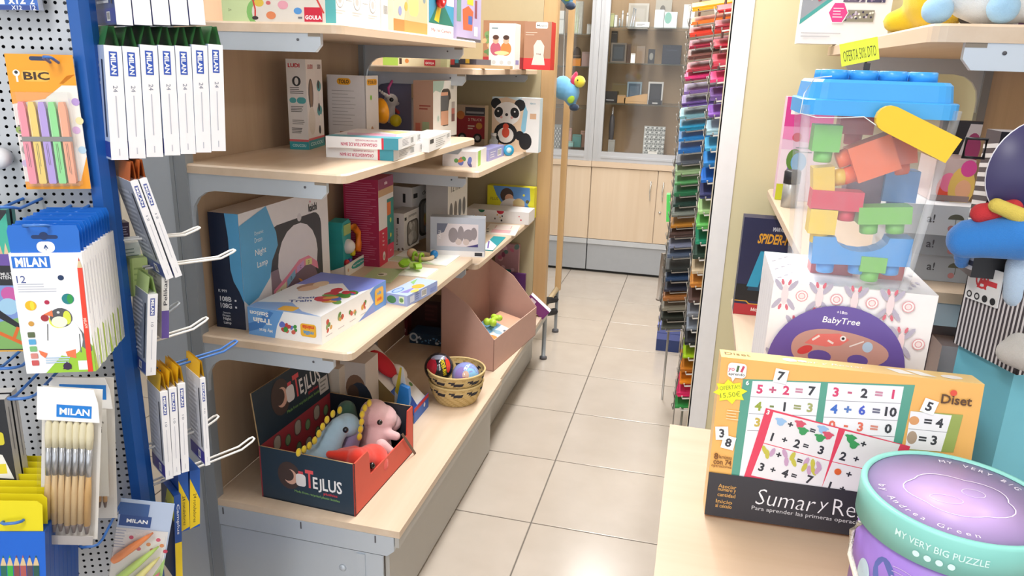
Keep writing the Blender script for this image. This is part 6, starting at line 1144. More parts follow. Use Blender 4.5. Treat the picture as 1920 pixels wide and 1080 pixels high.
# things around the rack foot
f = facing(0, 3.98, 1229, 1272, top=609); bx = Carton('blue_storage_box', f, 0.2, {'*': '#5f6cae', 'T': '#6f7cc0'}, 'periwinkle storage box on the floor behind the card rack', 'box'); bx.face('F').rect(0, 0, 1, 0.45, '#26386c').line(0.5, 0.45, 0.5, 1, 0.004, '#3a4a86').line(0, 0.7, 1, 0.7, 0.004, '#3a4a86').done(bx.ob)
mb = MB(); a = at(1241.5, 508, 'y', 3.155); b_ = at(1235.5, 562, 'y', 3.155); g0_ = b_; mb.tube([g0_, b_ + (a - b_) * 1.6], 0.012, M('#9a8f84', 0.5), 10); o = mb.build('paper_roll', label='beige paper roll hanging at the side of the wire rack', cat='paper roll'); mb = MB(); mb.lathe(g0_, [(0.0125, -0.002), (0.0145, 0.004), (0.0, 0.004)], M('#6a6058', 0.6), 10, up=(a - b_)); mb.build('end_cap', o)
f = fr3(at(1253, 365, 'y', 3.15), at(1260, 365, 'y', 3.15), at(1249, 416, 'y', 3.15)); bx = Carton('neon_card', f, 0.05, '#5fe06a', 'bright neon green strip at the rack side', 'card'); bx.face('F').line(0.5, 0, 0.5, 1, 0.001, '#46c454').done(bx.ob)
# ============================================================ goods in the glass showcases
YS = 5.72
def sc_box(name, z, xl, xr, top, col, label, cat, Y=YS, d=0.06, deco=None):
    f = facing(z + 0.0005, Y, xl, xr, top=top); bx = Carton(name, f, d, col, label, cat); p = bx.face('F')
    if deco: deco(p, f)
    else: p.line(0.08, 0.92, 0.92, 0.92, 0.003, '#8a8478')
    p.done(bx.ob); return bx
s1, s2, s3 = SR; s4 = 0.8785; l1, l2, l3 = SL
def frame_deco(inner, inner2=None): return lambda p, f: (p.rect(0.1, 0.08, 0.9, 0.92, inner), p.rect(0.2, 0.2, 0.8, 0.8, inner2 or inner))
sc_box('lime_gift_box', s1, 1142, 1150, 25, '#b9bf8a', 'narrow yellow green box on the top glass shelf', 'box')
sc_box('slim_white_gift_box', s1, 1151, 1156, 28, '#e6e6e2', 'very slim white box on the top glass shelf', 'box')
for k, (px, tp, c) in enumerate(((1166, 20, '#e8e8e6'), (1175, 24, '#f0f0ee'), (1161, 34, '#b9c0c4'))):
    q = facing(s1 + 0.0005, YS, px - 2, px + 2, top=tp); mb = MB(); c_ = q.p(0.5, 0); mb.lathe(c_, [(0.007, 0), (0.007, q.h * 0.8), (0.004, q.h * 0.85), (0.004, q.h)], M(c, 0.3), 10); o = mb.build('pen', label=f'{("tall white", "shorter white", "small silver")[k]} pen standing on the top glass shelf', cat='pen'); mb = MB(); mb.lathe(c_ + up() * q.h * 0.79, [(0.0078, 0), (0.0078, 0.006)], M('#9a9a9c', 0.3, 0.6), 10); mb.build('pen_band', o)
for k, (a, b_) in enumerate((((1182, 50), (1189, 16)), ((1187, 50), (1192, 18)))):
    mb = MB(); p0 = at(*a, 'y', YS); p0.z = s1 + 0.006; p1 = at(*b_, 'y', YS + 0.03); mb.tube([p0, p1], 0.0045, M('#c3cad0', 0.2, 0.3), 8); o = mb.build('glass_pen', label=('clear slanting pen leaning left on the top glass shelf', 'clear slanting pen leaning right on the top glass shelf')[k], cat='pen'); mb = MB(); mb.lathe(p1, [(0.0052, 0), (0.0052, 0.006), (0, 0.008)], M('#8d9aa4', 0.3), 8, up=(p1 - p0)); mb.build('pen_tip', o)
sc_box('white_photo_frame', s1, 1176, 1214, 6, '#c6c2b8', 'large pale photo frame at the back of the top glass shelf', 'photo frame', 5.9, 0.02, frame_deco('#b5b0a4', '#bdb8ae'))
sc_box('white_lying_box', s1, 1191, 1217, 41, '#efeeea', 'white box lying on the top glass shelf', 'box', 5.66, 0.05, lambda p, f: p.lines(0.1, 0.25, 0.7, 0.7, 2, '#8a8a88', 0.5))
sc_box('white_watch_box', s1, 1226, 1243, 18, '#e9ecec', 'white upright gift box beside the mint one', 'box', 5.7, 0.07, lambda p, f: p.rect(0, 0.85, 1, 1, '#f6f6f6'))
sc_box('mint_watch_box', s1, 1244, 1268, 22, '#dfe9e8', 'white box with a mint oval on the top glass shelf', 'box', 5.7, 0.07, lambda p, f: p.ell(0.3, 0.62, f.w * 0.28, '#7fb5a8', f.h * 0.35))
sc_box('beige_display_card', s1, 1226, 1256, -8, '#b0aca0', 'grey beige display card behind the white gift boxes', 'card', 5.88, 0.01, lambda p, f: p.ell(0.45, 0.6, f.w * 0.16, '#6a665e', f.h * 0.12))
sc_box('silver_photo_frame', s1, 1279, 1300, 8, '#d6d8da', 'silver frame half hidden by the card rack', 'photo frame', 5.7, 0.02, frame_deco('#eef0f0'))
sc_box('black_sleeve_case', s2, 1143, 1154, 58, '#26262c', 'black upright case on the middle glass shelf', 'case', 5.8, 0.05)
sc_box('dark_photo_frame', s2, 1144, 1173, 80, '#6a6258', 'dark glass photo frame on the middle glass shelf', 'photo frame', 5.68, 0.02, frame_deco('#30363c', '#3d454c'))
sc_box('brown_photo_frame', s2, 1168, 1181, 82, '#5a463a', 'brown framed picture beside the dark photo frame', 'photo frame', 5.76, 0.02, frame_deco('#4a3a32'))
sc_box('white_price_tag', s2, 1182, 1190, 100, '#f6f6f4', 'bright white tag on the middle glass shelf', 'tag', 5.64, 0.004)
sc_box('taupe_pouch', s2, 1192, 1208, 86, '#94806a', 'taupe pouch on the middle glass shelf', 'pouch', 5.74, 0.04)
sc_box('desk_clock', s2, 1214, 1226, 92, '#2c2c30', 'black desk clock with pale legs on the middle shelf', 'clock', 5.72, 0.03, lambda p, f: p.ell(0.5, 0.5, f.w * 0.3, '#8d8d86', f.h * 0.25))
sc_box('navy_bag', s2, 1240, 1275, 84, '#232a3a', 'navy bag on the middle shelf near the card rack', 'bag', 5.78, 0.1, lambda p, f: p.rect(0.2, 0.7, 0.8, 0.76, '#3a4458'))
sc_box('black_case', s3, 1134, 1156, 171, '#1c1c20', 'low black case at the left of the lower glass shelf', 'case', 5.66, 0.1, lambda p, f: p.lines(0.1, 0.15, 0.8, 0.3, 1, '#a8a8a8', 0.5))
sc_box('tan_box', s3, 1157, 1172, 178, '#b08a5c', 'small tan box on the lower glass shelf', 'box', 5.66, 0.06)
sc_box('olive_pouch', s3, 1146, 1174, 155, '#8a7a52', 'olive pouch at the back of the lower glass shelf', 'pouch', 5.88, 0.03)
f = facing(s3 + 0.0005, 5.66, 1170, 1213, top=175); mb = MB(); mb.prism([f.p(a, b_) for a, b_ in ((0, 0), (1, 0), (1, 1.0), (0.85, 1.0), (0, 0.55))], -f.n * 0.1, M('#c29c6c', 0.6)); o = mb.build('wooden_wedge_box', label='sloping wooden box between the two watch boxes', cat='box'); Print(f).line(0.1, 0.2, 0.95, 0.2, 0.002, '#9c7a4e').done(o)
sc_box('blue_watch_box', s3, 1174, 1201, 153, '#8fa6b4', 'blue grey framed picture on the lower glass shelf', 'photo frame', 5.78, 0.03, frame_deco('#46586a', '#5a6e80'))
sc_box('black_watch_box', s3, 1213, 1241, 153, '#c2c2c0', 'silver edged black watch box on the lower glass shelf', 'watch box', 5.68, 0.06, frame_deco('#26262a', '#34343a'))
f = facing(s3 + 0.0005, 5.62, 1215, 1240, h=0.03); bx = Carton('black_tray', f, 0.04, '#232327', 'little black tray in front of the watch box', 'tray'); bx.face('F').rect(0.3, 0.2, 0.7, 0.5, '#b9b9b8').done(bx.ob)
sc_box('bubble_mailer', s4, 1204, 1243, 236, '#b9bdbc', 'silver bubble wrap envelope standing at the showcase bottom', 'envelope', 5.72, 0.02, lambda p, f: [p.ell(0.07 + 0.106 * i + 0.05 * (j % 2), 0.05 + 0.075 * j, 0.0075, ('#f2f5f5', '#7d8383', '#d4d9d8', '#5f6565')[(i * 7 + j * 5 + i * j) % 4], 0.0055, 6, 30 * ((i + j) % 3)) for i in range(9) for j in range(13)])
sc_box('shop_price_card', s4, 1214, 1231, 283, '#f0efea', 'white price card below the silver envelope', 'price card', 5.6, 0.01)
sc_box('grey_stand', s4, 1139, 1151, 262, '#a5a6a2', 'pale grey little stand at the showcase bottom', 'stand', 5.66, 0.04)
for k, (px, c) in enumerate(((1154, '#c9c3b0'), (1166, '#d8cf9c'), (1175, '#7a6f5c'), (1190, '#6a5f4e'))):
    q = facing(s4 + 0.0005, 5.64, px - 3, px + 3, h=0.02); mb = MB(); mb.lathe(q.p(0.5, 0), [(0.010, 0), (0.012, 0.008), (0.007, 0.016), (0, 0.019)], M(c, 0.3), 10); o = mb.build('trinket', label=f'{("pale", "yellowish", "grey brown", "dark brown")[k]} trinket on the showcase bottom', cat='trinket'); mb = MB(); mb.lathe(q.p(0.5, 0) + up() * 0.019, [(0.003, 0), (0.003, 0.004), (0, 0.005)], M('#b9b9b4', 0.3, 0.6), 8); mb.build('trinket_top', o)
mb = MB(); q = facing(s4 + 0.0005, 5.7, 1141, 1146, top=200); c_ = q.p(0.5, 0); mb.lathe(c_, [(0.008, 0), (0.016, 0.08), (0.022, q.h * 0.6), (0.016, q.h * 0.8), (0.006, q.h * 0.84)], M('#4a4a50', 0.4), 12); o = mb.build('folded_umbrella', label='dark folded umbrella standing at the left of the showcase', cat='umbrella'); mb = MB(); mb.tube([c_ + up() * q.h * 0.84, c_ + up() * q.h], 0.008, M('#c6c6c8', 0.2, 0.7), 10); mb.build('umbrella_handle', o)
# left case
sc_box('white_lotion_box', l1, 1044, 1056, 20, '#dfe2de', 'white tub box on the left showcase top shelf', 'box', 5.75, 0.06, lambda p, f: p.rect(0, 0.6, 1, 0.66, '#b9beb9'))
f = facing(l1 + 0.0005, 5.7, 1068, 1090, top=2); mb = MB(); mb.obox(f.o, f.u, f.v, f.n, f.w, f.h, 0.05, clear('#e4ece8', 0.4)); o = mb.build('straw_bag', label='clear bag of green and white sticks in the left showcase', cat='bag')
for k in range(6): mb = MB(); mb.tube([f.p(0.2 + 0.1 * k, 0.05, -0.02), f.p(0.35 + 0.1 * k * (1 if k % 2 else 0.6), 0.95, -0.025)], 0.004, M(('#b9d24a', '#f0f0ec')[k % 2], 0.4), 6); mb.build('stick', o)
sc_box('tent_card', l1, 1100, 1112, 45, '#dfe2e0', 'white folded tent card on the left showcase top shelf', 'card', 5.66, 0.05)
sc_box('orange_box', l2, 1068, 1088, 109, '#d98a2c', 'orange box on the left showcase middle shelf', 'box', 5.7, 0.06)
sc_box('rose_pouch', l2, 1090, 1112, 97, '#a88c88', 'dusty rose pouch on the left showcase middle shelf', 'pouch', 5.68, 0.05)
mb = MB(); q = facing(l2 + 0.0005, 5.86, 1074, 1088, top=98); mb.lathe(q.p(0.5, 0), [(0.03, 0), (0.03, 0.1), (0.02, 0.13), (0, 0.14)], M('#5f4f44', 0.5), 14); o = mb.build('brown_jar', label='brown rounded jar behind the orange box', cat='jar'); mb = MB(); mb.lathe(q.p(0.5, 0) + up() * 0.06, [(0.0306, 0), (0.0306, 0.02)], M('#80705f', 0.5), 14); mb.build('jar_band', o)
sc_box('silver_mesh_bag', s4, 1036, 1050, 233, '#9ea2a2', 'silver mesh bag at the bottom of the left showcase', 'bag', 5.74, 0.03, lambda p, f: [p.ell(0.12 + 0.19 * i, 0.06 + 0.1 * j, 0.005, ('#dfe3e3', '#6a6e70')[(i + j) % 2], 0.005, 8) for i in range(5) for j in range(9)])
sc_box('pink_notebook', s4, 1061, 1070, 240, '#d6aa9a', 'pink notebook standing at the left of the teal box', 'notebook', 5.8, 0.02)
sc_box('pink_leaning_notebook', s4, 1087, 1102, 245, '#d8ae9e', 'pink notebook standing at the right of the teal box', 'notebook', 5.78, 0.02)
sc_box('teal_gift_box', s4, 1072, 1088, 252, '#6fa8a4', 'teal gift box between pink notebooks', 'box', 5.74, 0.04)
sc_box('pale_teal_box', s4, 1060, 1074, 265, '#93c0bc', 'pale teal box in front at the showcase bottom', 'box', 5.66, 0.04)
f = facing(s4 + 0.0005, 5.6, 1062, 1094, top=276); bx = Carton('brown_wallet', f, 0.06, '#4f4036', 'dark brown wallet lying at the showcase bottom', 'wallet'); bx.face('F').rect(0.85, 0.2, 0.95, 0.8, '#2c241e').done(bx.ob)
# ============================================================ right counter
P0 = at(1320, 968, 'z', TZ); lam, hh, th_, ww = 0.1093, 0.2285, 0.03286, 0.3236
u = Vector((math.cos(th_), math.sin(th_), 0)); n0 = Vector((math.sin(th_), -math.cos(th_), 0)); v = up() * math.cos(lam) - n0 * math.sin(lam)
f = Fr(P0 + up() * 0.0046, u, v, ww, hh); D_ = 0.042
sm = Carton('sums_game_box', f, D_, {'*': '#f0b664', 'T': '#f5d28c', 'L': '#f2c98a'}, 'orange arithmetic board game box leaning on the counter', 'board game')
p = sm.face('F'); TEAL = '#5aa08c'; PAP = '#f2f0f4'; PAP2 = '#ece8ea'
def zc(x, y):  # sketch coordinates of the face artwork
    uu = (x - 330 + 0.107 * y) / 1385.0; return (uu, 1 - (y + 59 - 0.105 * uu * 1385) / (824 + 73 * uu))
def zp(pts, c): p.poly([zc(*q) for q in pts], c)
def zt_(t, x, y, h_=0.0118, c='#3a3a40', rot=0): a, b_ = zc(x, y); p.text(t, a, b_, h_, c, rot=rot, bold=0.035, em=True)
zp([(457, 55), (1362, 90), (1262, 690), (395, 600)], TEAL)
zp([(510, 65), (877, 78), (815, 640), (440, 600)], PAP); zp([(915, 80), (1306, 98), (1225, 690), (855, 650)], PAP)
for x0, y0, x1, y1 in ((500, 146, 868, 162), (492, 234, 858, 250), (484, 322, 848, 338), (906, 168, 1296, 186), (897, 256, 1285, 276), (888, 340, 1274, 362)):
    a, b_ = zc(x0, y0); a2, b2 = zc(x1, y1); p.line(a, b_, a2, b2, 0.0007, '#8a8a90')
for t, x, y, c in (('5', 550, 108, '#d8436f'), ('+', 620, 112, '#c45a7a'), ('2', 693, 115, '#d8436f'), ('=', 762, 117, '#c98aa0'), ('7', 830, 120, '#3a3a40'),
                   ('4', 543, 195, '#9aa83a'), ('-', 617, 198, '#7a8a4a'), ('1', 686, 200, '#3a3a40'), ('=', 755, 203, '#9aa06a'), ('3', 822, 206, '#a5aa6a'), ('3', 540, 280, '#c9b04a'),
                   ('3', 957, 126, '#d8436f'), ('-', 1030, 129, '#c45a7a'), ('2', 1105, 132, '#3a3a40'), ('=', 1180, 135, '#c98aa0'), ('1', 1253, 138, '#d8436f'),
                   ('4', 950, 213, '#3f6fc8'), ('+', 1022, 216, '#5a7fc0'), ('6', 1097, 220, '#4a5fc8'), ('=', 1170, 224, '#6a6a80'), ('10', 1245, 230, '#3a3a40'),
                   ('0', 942, 298, '#e2705a'), ('-', 1015, 304, '#e2705a'), ('3', 1090, 308, '#e2705a'), ('=', 1162, 313, '#d88a7a'), ('0', 1235, 318, '#3a3a40')): zt_(t, x, y, c=c)
zp([(1345, 225), (1608, 245), (1570, 445), (1330, 430)], '#9cab5a'); zp([(1345, 225), (1552, 248), (1508, 440), (1325, 425)], PAP)
a, b_ = zc(1338, 318); a2, b2 = zc(1535, 338); p.line(a, b_, a2, b2, 0.0007, '#8a8a90')
zt_('=', 1435, 280); zt_('4', 1493, 288); zt_('=', 1412, 372); zt_('3', 1470, 380); a, b_ = zc(1365, 275); p.ell(a, b_, 0.006, '#e0a06a'); a, b_ = zc(1358, 365); p.ell(a, b_, 0.006, '#b39a86', 0.009)
zp([(585, 205), (1352, 412), (1265, 690), (460, 600)], '#e2425e')
zp([(626, 226), (977, 316), (936, 486), (577, 387)], PAP2); zp([(575, 391), (935, 490), (892, 650), (510, 560)], PAP2)
zp([(1012, 328), (1300, 402), (1240, 560), (950, 490)], PAP2); zp([(949, 494), (1238, 564), (1200, 690), (895, 640)], PAP2)
for t, x, y in (('1', 622, 357), ('+', 690, 373), ('2', 758, 394), ('=', 806, 406), ('3', 888, 430), ('3', 567, 517), ('+', 630, 532), ('4', 697, 552), ('=', 746, 565), ('7', 831, 588), ('2', 1006, 463), ('+', 1075, 478), ('1', 940, 622), ('+', 1008, 640), ('+', 720, 292), ('=', 840, 325), ('+', 660, 452), ('=', 775, 485), ('+', 1110, 398), ('+', 1040, 560)): zt_(t, x, y, 0.0112 if t not in '+=' else 0.009, '#33333a', -11)
def shirt(x, y, c): a, b_ = zc(x, y); p.ell(a, b_, 0.0052, c, 0.0058, 8, -11).ell(a, b_ + 0.011, 0.0082, c, 0.0024, 8, -11)
for x, y, c in ((667, 278, '#9cc0e6'), (772, 292, '#d8546a'), (788, 328, '#3f9a5a'), (893, 320, '#9cc0e6'), (922, 352, '#d8546a'), (880, 365, '#3f9a5a'), (1042, 368, '#3f9a5a'), (1058, 402, '#3f9a5a')): shirt(x, y, c)
for k, (x, y) in enumerate(((582, 425), (625, 438), (597, 448), (693, 445), (735, 460), (702, 488), (742, 492), (810, 490), (845, 500), (878, 512), (800, 520), (826, 535), (850, 540), (872, 535))):
    a, b_ = zc(x, y); p.ell(a, b_, 0.003, ('#c9c04a', '#c9a0c0')[k % 2], 0.007, 8, rot=(25, -20, 5)[k % 3])
a, b_ = zc(980, 545); p.ell(a, b_, 0.0045, '#e0642c')
p.rect(0, 0, 1, 0.278, '#35343a'); zt_('6', 481, 72, 0.006, '#ffffff'); zt_('3', 597, 226, 0.006, '#ffffff', -11)
def chip(a, b_, t, r):
    x = [(-0.0085, -0.0095), (0.0085, -0.0095), (0.0085, 0.0095), (-0.0085, 0.0095)]; c_, s_ = math.cos(math.radians(r)), math.sin(math.radians(r))
    p.poly([(a + (q[0] * c_ - q[1] * s_) / ww, b_ + (q[0] * s_ + q[1] * c_) / hh) for q in x], '#faf9f6'); p.text(t, a, b_, 0.0115, '#3a3a40', rot=r, bold=0.035, em=True)
[chip(*zc(x, y), t, r) for x, y, t, r in ((662, 40, '7', -6), (1436, 200, '5', -14), (343, 332, '3', 8), (380, 382, '8', -8))]
p.text('Diset', 0.908, 0.895, 0.0125, '#5a3a20', 0.036, bold=0.02).ell(0.893, 0.935, 0.004, '#e0503a')
p.rrect(0.03, 0.885, 0.105, 0.975, '#f6f3ee', 0.25).poly([(0.045, 0.89), (0.065, 0.89), (0.055, 0.86)], '#f6f3ee').text('aprendo', 0.068, 0.905, 0.005, '#3a3a3a', 0.021).text('yo', 0.045, 0.93, 0.006, '#d8436f').line(0.068, 0.922, 0.072, 0.96, 0.003, '#4a6a3a').line(0.085, 0.922, 0.093, 0.96, 0.003, '#c9435f')
p.text('8', 0.022, 0.385, 0.009, '#7a4a1c', bold=0.02).text('laminas', 0.06, 0.385, 0.005, '#7a4a1c', 0.017).text('con 74', 0.05, 0.352, 0.008, '#7a4a1c', 0.024, bold=0.02).text('operaciones', 0.048, 0.322, 0.005, '#7a4a1c', 0.027)
for k, t in enumerate(('Asociar', 'numero y', 'cantidad')): p.text(t, 0.082, 0.20 - 0.028 * k, 0.0055, '#d8a45a', 0.024)
for k, t in enumerate(('Inicio', 'al calculo')): p.text(t, 0.075, 0.10 - 0.028 * k, 0.0055, '#d8a45a', 0.022)
p.text('Sumar', 0.325, 0.165, 0.023, '#f4f2f4', 0.076, bold=-0.012, shear=0.18).text('y', 0.472, 0.15, 0.017, '#f4f2f4', bold=-0.012, shear=0.18).text('Restar', 0.63, 0.165, 0.023, '#f4f2f4', 0.076, bold=-0.012)
p.text('Para aprender las primeras operaciones', 0.43, 0.085, 0.0075, '#d8d6d8', 0.155, bold=0.0).lines(0.045, 0.62, 0.10, 0.69, 4, '#f8dcae', 0.3)
sp = []
for k in range(16): r = 0.0175 if k % 2 == 0 else 0.012; t = 2 * PI * k / 16 + 0.2; sp.append((0.050 + 1.3 * r * math.cos(t) / ww, 0.795 + r * math.sin(t) / hh))
p.done(sm.ob); q = Print(Fr(f.o + f.n * 0.0012, f.u, f.v, f.w, f.h)); q.poly(sp, '#e9ee2a').text('OFERTA!!', 0.046, 0.82, 0.0055, '#6a6a1c', 0.026, rot=12, bold=-0.01).text('15,50€', 0.052, 0.775, 0.008, '#6a6a1c', 0.026, rot=12, bold=-0.01).done(sm.ob, 'star_sticker')
q = sm.face('T'); q.text('Diset', 0.07, 0.55, 0.013, '#7a5a30', 0.034, bold=0.0).text('Sumar y Restar', 0.42, 0.45, 0.013, '#fbf4e6', 0.1, bold=0.0, shear=0.2).poly([(0.66, 0.75), (0.72, 0.75), (0.76, 0.25), (0.70, 0.25)], '#fbf9f2').poly([(0.735, 0.75), (0.79, 0.75), (0.84, 0.25), (0.78, 0.25)], '#fbf9f2').ell(0.9, 0.45, 0.013, '#faf4ee', 0.009).ell(0.28, 0.5, 0.009, '#fbf6ea', 0.009).ell(0.33, 0.5, 0.006, '#fbf6ea', 0.005).done(sm.ob, 'printed_top')
# shrink-wrapped box behind it
f = facing(TZ + 0.0005, 1.058, 1330, 1470, top=702); bx = Carton('wrapped_game_box', f, 0.028, {'*': '#eceff2'}, 'white shrink wrapped box peeping out behind the orange game', 'board game', rough=0.15); p = bx.face('F')
for k in range(9): p.poly([(0.02 + 0.01 * (k % 3), 0.08 + 0.1 * k), (0.12, 0.1 + 0.1 * k), (0.10, 0.14 + 0.1 * k), (0.03, 0.12 + 0.1 * k)], ('#b9cddc', '#3a4048', '#d6dde2')[k % 3])
p.done(bx.ob)
# patterned mask box
q0_ = at(1451, 527, 'y', 1.10); f = Fr((q0_.x, 1.10, TZ + 0.0005), (1, 0, 0), (0, 0, 1), at(1759, 562, 'y', 1.10).x - q0_.x, q0_.z - TZ); BT = Carton('mask_craft_box', f, 0.19, {'*': '#f4f0f0', 'T': '#f6f4f4', 'L': '#eceaee'}, 'white flowered box with a big purple circle, under the block tub', 'craft box'); p = BT.face('F')
for i in range(5):
    for j in range(5):
        a = 0.08 + 0.215 * i + (0.1 if j % 2 else 0); b_ = 0.94 - 0.17 * j
        if a > 0.93: continue
        if True:
            for sx, sy in ((-1, 1), (1, 1), (-1, -1), (1, -1)): p.ell(a + 0.045 * sx, b_ + 0.045 * sy, 0.0035, '#b9b2c4', 0.0105, 8, rot=-35 * sx * sy); p.ell(a + 0.022 * sx, b_ + 0.06 * sy, 0.0022, '#d87080', 0.005, 6, rot=-15 * sx * sy)
            p.ell(a, b_, 0.005, '#f4d9dc', 0.016, 8)
            if a + 0.107 < 0.97: p.ell(a + 0.107, b_, 0.0085, '#e2a0a6', 0.0085, 12).ell(a + 0.107, b_, 0.0072, '#f4f0f0', 0.0072, 12).ell(a + 0.107, b_, 0.005, '#e2a0a6', 0.005, 10).ell(a + 0.107, b_, 0.0038, '#f6e2e2', 0.0038, 8)
cr_ = 0.094; p.ell(0.45, 0.615, cr_, '#6a56a4', cr_, 48)
p.text('+18m', 0.445, 0.885, 0.005, '#efeaf4', 0.014).text('BabyTree', 0.45, 0.84, 0.012, '#ffffff', 0.05, bold=0.01, shear=0.15)
mk = []; mx_, my_ = 0.45, 0.70
for k in range(40):
    t = 2 * PI * k / 40; r = 1 + 0.06 * math.cos(3 * t) + 0.1 * abs(math.cos(t)); mk.append((mx_ + 0.060 * r * math.cos(t) / f.w, my_ + 0.030 * r * math.sin(t) / f.h))
X_ = lambda x: mx_ + x / f.w
Y_ = lambda y: my_ + y / f.h
p.poly(mk, '#c99a90').poly([(X_(-0.045), Y_(0.006)), (X_(-0.03), Y_(0.022)), (X_(0.0), Y_(0.026)), (X_(0.015), Y_(0.018)), (X_(0.004), Y_(0.008)), (X_(-0.015), Y_(0.004))], '#e87a74').ell(X_(0.006), Y_(0.019), 0.0042, '#f2ecec').ell(X_(0.006), Y_(0.019), 0.002, '#2a2a30').ell(X_(-0.022), Y_(-0.012), 0.016, '#6a56a4', 0.010).ell(X_(0.03), Y_(-0.012), 0.014, '#6a56a4', 0.009).ell(X_(-0.043), Y_(-0.004), 0.011, '#d8484a', 0.006, rot=30).ell(X_(0.04), Y_(0.010), 0.007, '#b9cfe6', 0.008).line(X_(-0.035), Y_(0.012), X_(-0.026), Y_(0.02), 0.003, '#f6e6e0').line(X_(-0.014), Y_(0.014), X_(-0.006), Y_(0.01), 0.003, '#f6e6e0').line(X_(0.016), Y_(0.008), X_(0.034), Y_(0.018), 0.002, '#f0e4e0').done(BT.ob)
p = BT.face('L'); [p.line(0.1 + 0.16 * k, 0.05, 0.14 + 0.16 * k, 0.95, 0.0015, '#c9c6d2') for k in range(6)]; p.done(BT.ob, 'printed_side')
p = BT.face('T'); [p.line(0.03 + 0.05 * (k % 3), 0.1 + 0.09 * k, 0.06 + 0.05 * (k % 3), 0.14 + 0.09 * k, 0.002, '#8a86a0') for k in range(9)]; [p.ell(0.86 + 0.04 * (k % 3), 0.15 + 0.08 * k, 0.003, '#d6d2de', 0.007) for k in range(8)]; p.done(BT.ob, 'printed_top')
BZ = TZ + 0.0005 + f.h
# tub of building blocks
ctr = Vector((0.2245, 1.164, BZ + 0.0008)); tub = thing('block_tub', ctr, 'clear tub of big toy bricks with a blue lid and yellow handle', 'toy tub')
def rsq(z, w, d_, r=0.02, n=4):
    pts = []
    for cx, cy, t0 in ((1, -1, -90), (1, 1, 0), (-1, 1, 90), (-1, -1, 180)):
        for k in range(n + 1):
            t = math.radians(t0 + 90 * k / n); pts.append(Vector((ctr.x + cx * (w / 2 - r) + r * math.cos(t), ctr.y + cy * (d_ / 2 - r) + r * math.sin(t), z)))
    return pts
def loft(mb, rings, mat, cap=(True, True), smooth=False):
    n = len(rings[0]); vs = [q for g in rings for q in g]; fs = []
    for i in range(len(rings) - 1):
        for k in range(n): fs.append((i * n + k, i * n + (k + 1) % n, (i + 1) * n + (k + 1) % n, (i + 1) * n + k))
    if cap[0]: fs.append(tuple(reversed(range(n))))
    if cap[1]: fs.append(tuple((len(rings) - 1) * n + k for k in range(n)))
    mb.add(vs, fs, mat, smooth)
CLR = clear('#e9eff4', 0.17, 0.12, 'tubclear')
mb = MB(); loft(mb, [rsq(ctr.z, 0.142, 0.118), rsq(ctr.z + 0.004, 0.146, 0.122), rsq(ctr.z + 0.25, 0.184, 0.152)], CLR, (True, False)); mb.build('clear_body', tub)
for cx, cy in ((-1, -1), (1, -1)):
    b0 = Vector((ctr.x + cx * 0.0725, ctr.y + cy * 0.0605, ctr.z + 0.003)); b1 = Vector((ctr.x + cx * 0.0915, ctr.y + cy * 0.0755, ctr.z + 0.248))
    mb = MB(); mb.tube([b0, b1], 0.006, clear('#eef1f6', 0.22, 0.2, 'tubrib'), 8); mb.build('corner_rib', tub)
LB = M('#45a6ec', 0.3); zt = ctr.z + 0.236
mb = MB(); loft(mb, [rsq(zt, 0.194, 0.164, 0.024), rsq(zt + 0.019, 0.194, 0.164, 0.024), rsq(zt + 0.0205, 0.191, 0.161, 0.024), rsq(zt + 0.021, 0.182, 0.152, 0.024), rsq(zt + 0.042, 0.176, 0.146, 0.022), rsq(zt + 0.046, 0.168, 0.138, 0.02)], LB); lid = mb.build('blue_lid', tub)
for i in range(4):
    mb = MB(); c_ = Vector((ctr.x - 0.0555 + 0.037 * i, ctr.y - 0.03, zt + 0.0462)); mb.lathe(c_, [(0.0182, 0), (0.0175, 0.0115), (0.016, 0.0125), (0, 0.0125)], LB, 16); mb.build('lid_stud', lid)
    mb = MB(); c_ = Vector((ctr.x - 0.0555 + 0.037 * i, ctr.y + 0.03, zt + 0.0462)); mb.lathe(c_, [(0.0182, 0), (0.0175, 0.0115), (0.016, 0.0125), (0, 0.0125)], LB, 16); mb.build('lid_stud', lid)
hy = ctr.y - 0.0900; A_ = at(1665, 222, 'y', hy); B_ = at(1783, 282, 'y', hy); e = (B_ - A_).normalized(); q_ = Vector((0, -1, 0)).cross(e)
out = []; R_ = 0.0165
for k in range(9): t = math.radians(90 + 22.5 * k); out.append(A_ + e * (R_ * math.cos(t)) + q_ * (R_ * math.sin(t)))
out += [B_ - q_ * R_ * 1.02, B_ + q_ * R_ * 1.02]
mb = MB(); mb.prism(out, (0, -0.012, 0), M('#f4c81c', 0.3)); mb.prism([B_ - q_ * R_, B_ + q_ * R_, B_ + q_ * R_ * 0.9 + Vector((0, 0.14, 0.0)), B_ - q_ * R_ * 0.9 + Vector((0, 0.14, 0.0))], e * 0.003, M('#f4c81c', 0.3)); mb.build('carry_handle', tub)
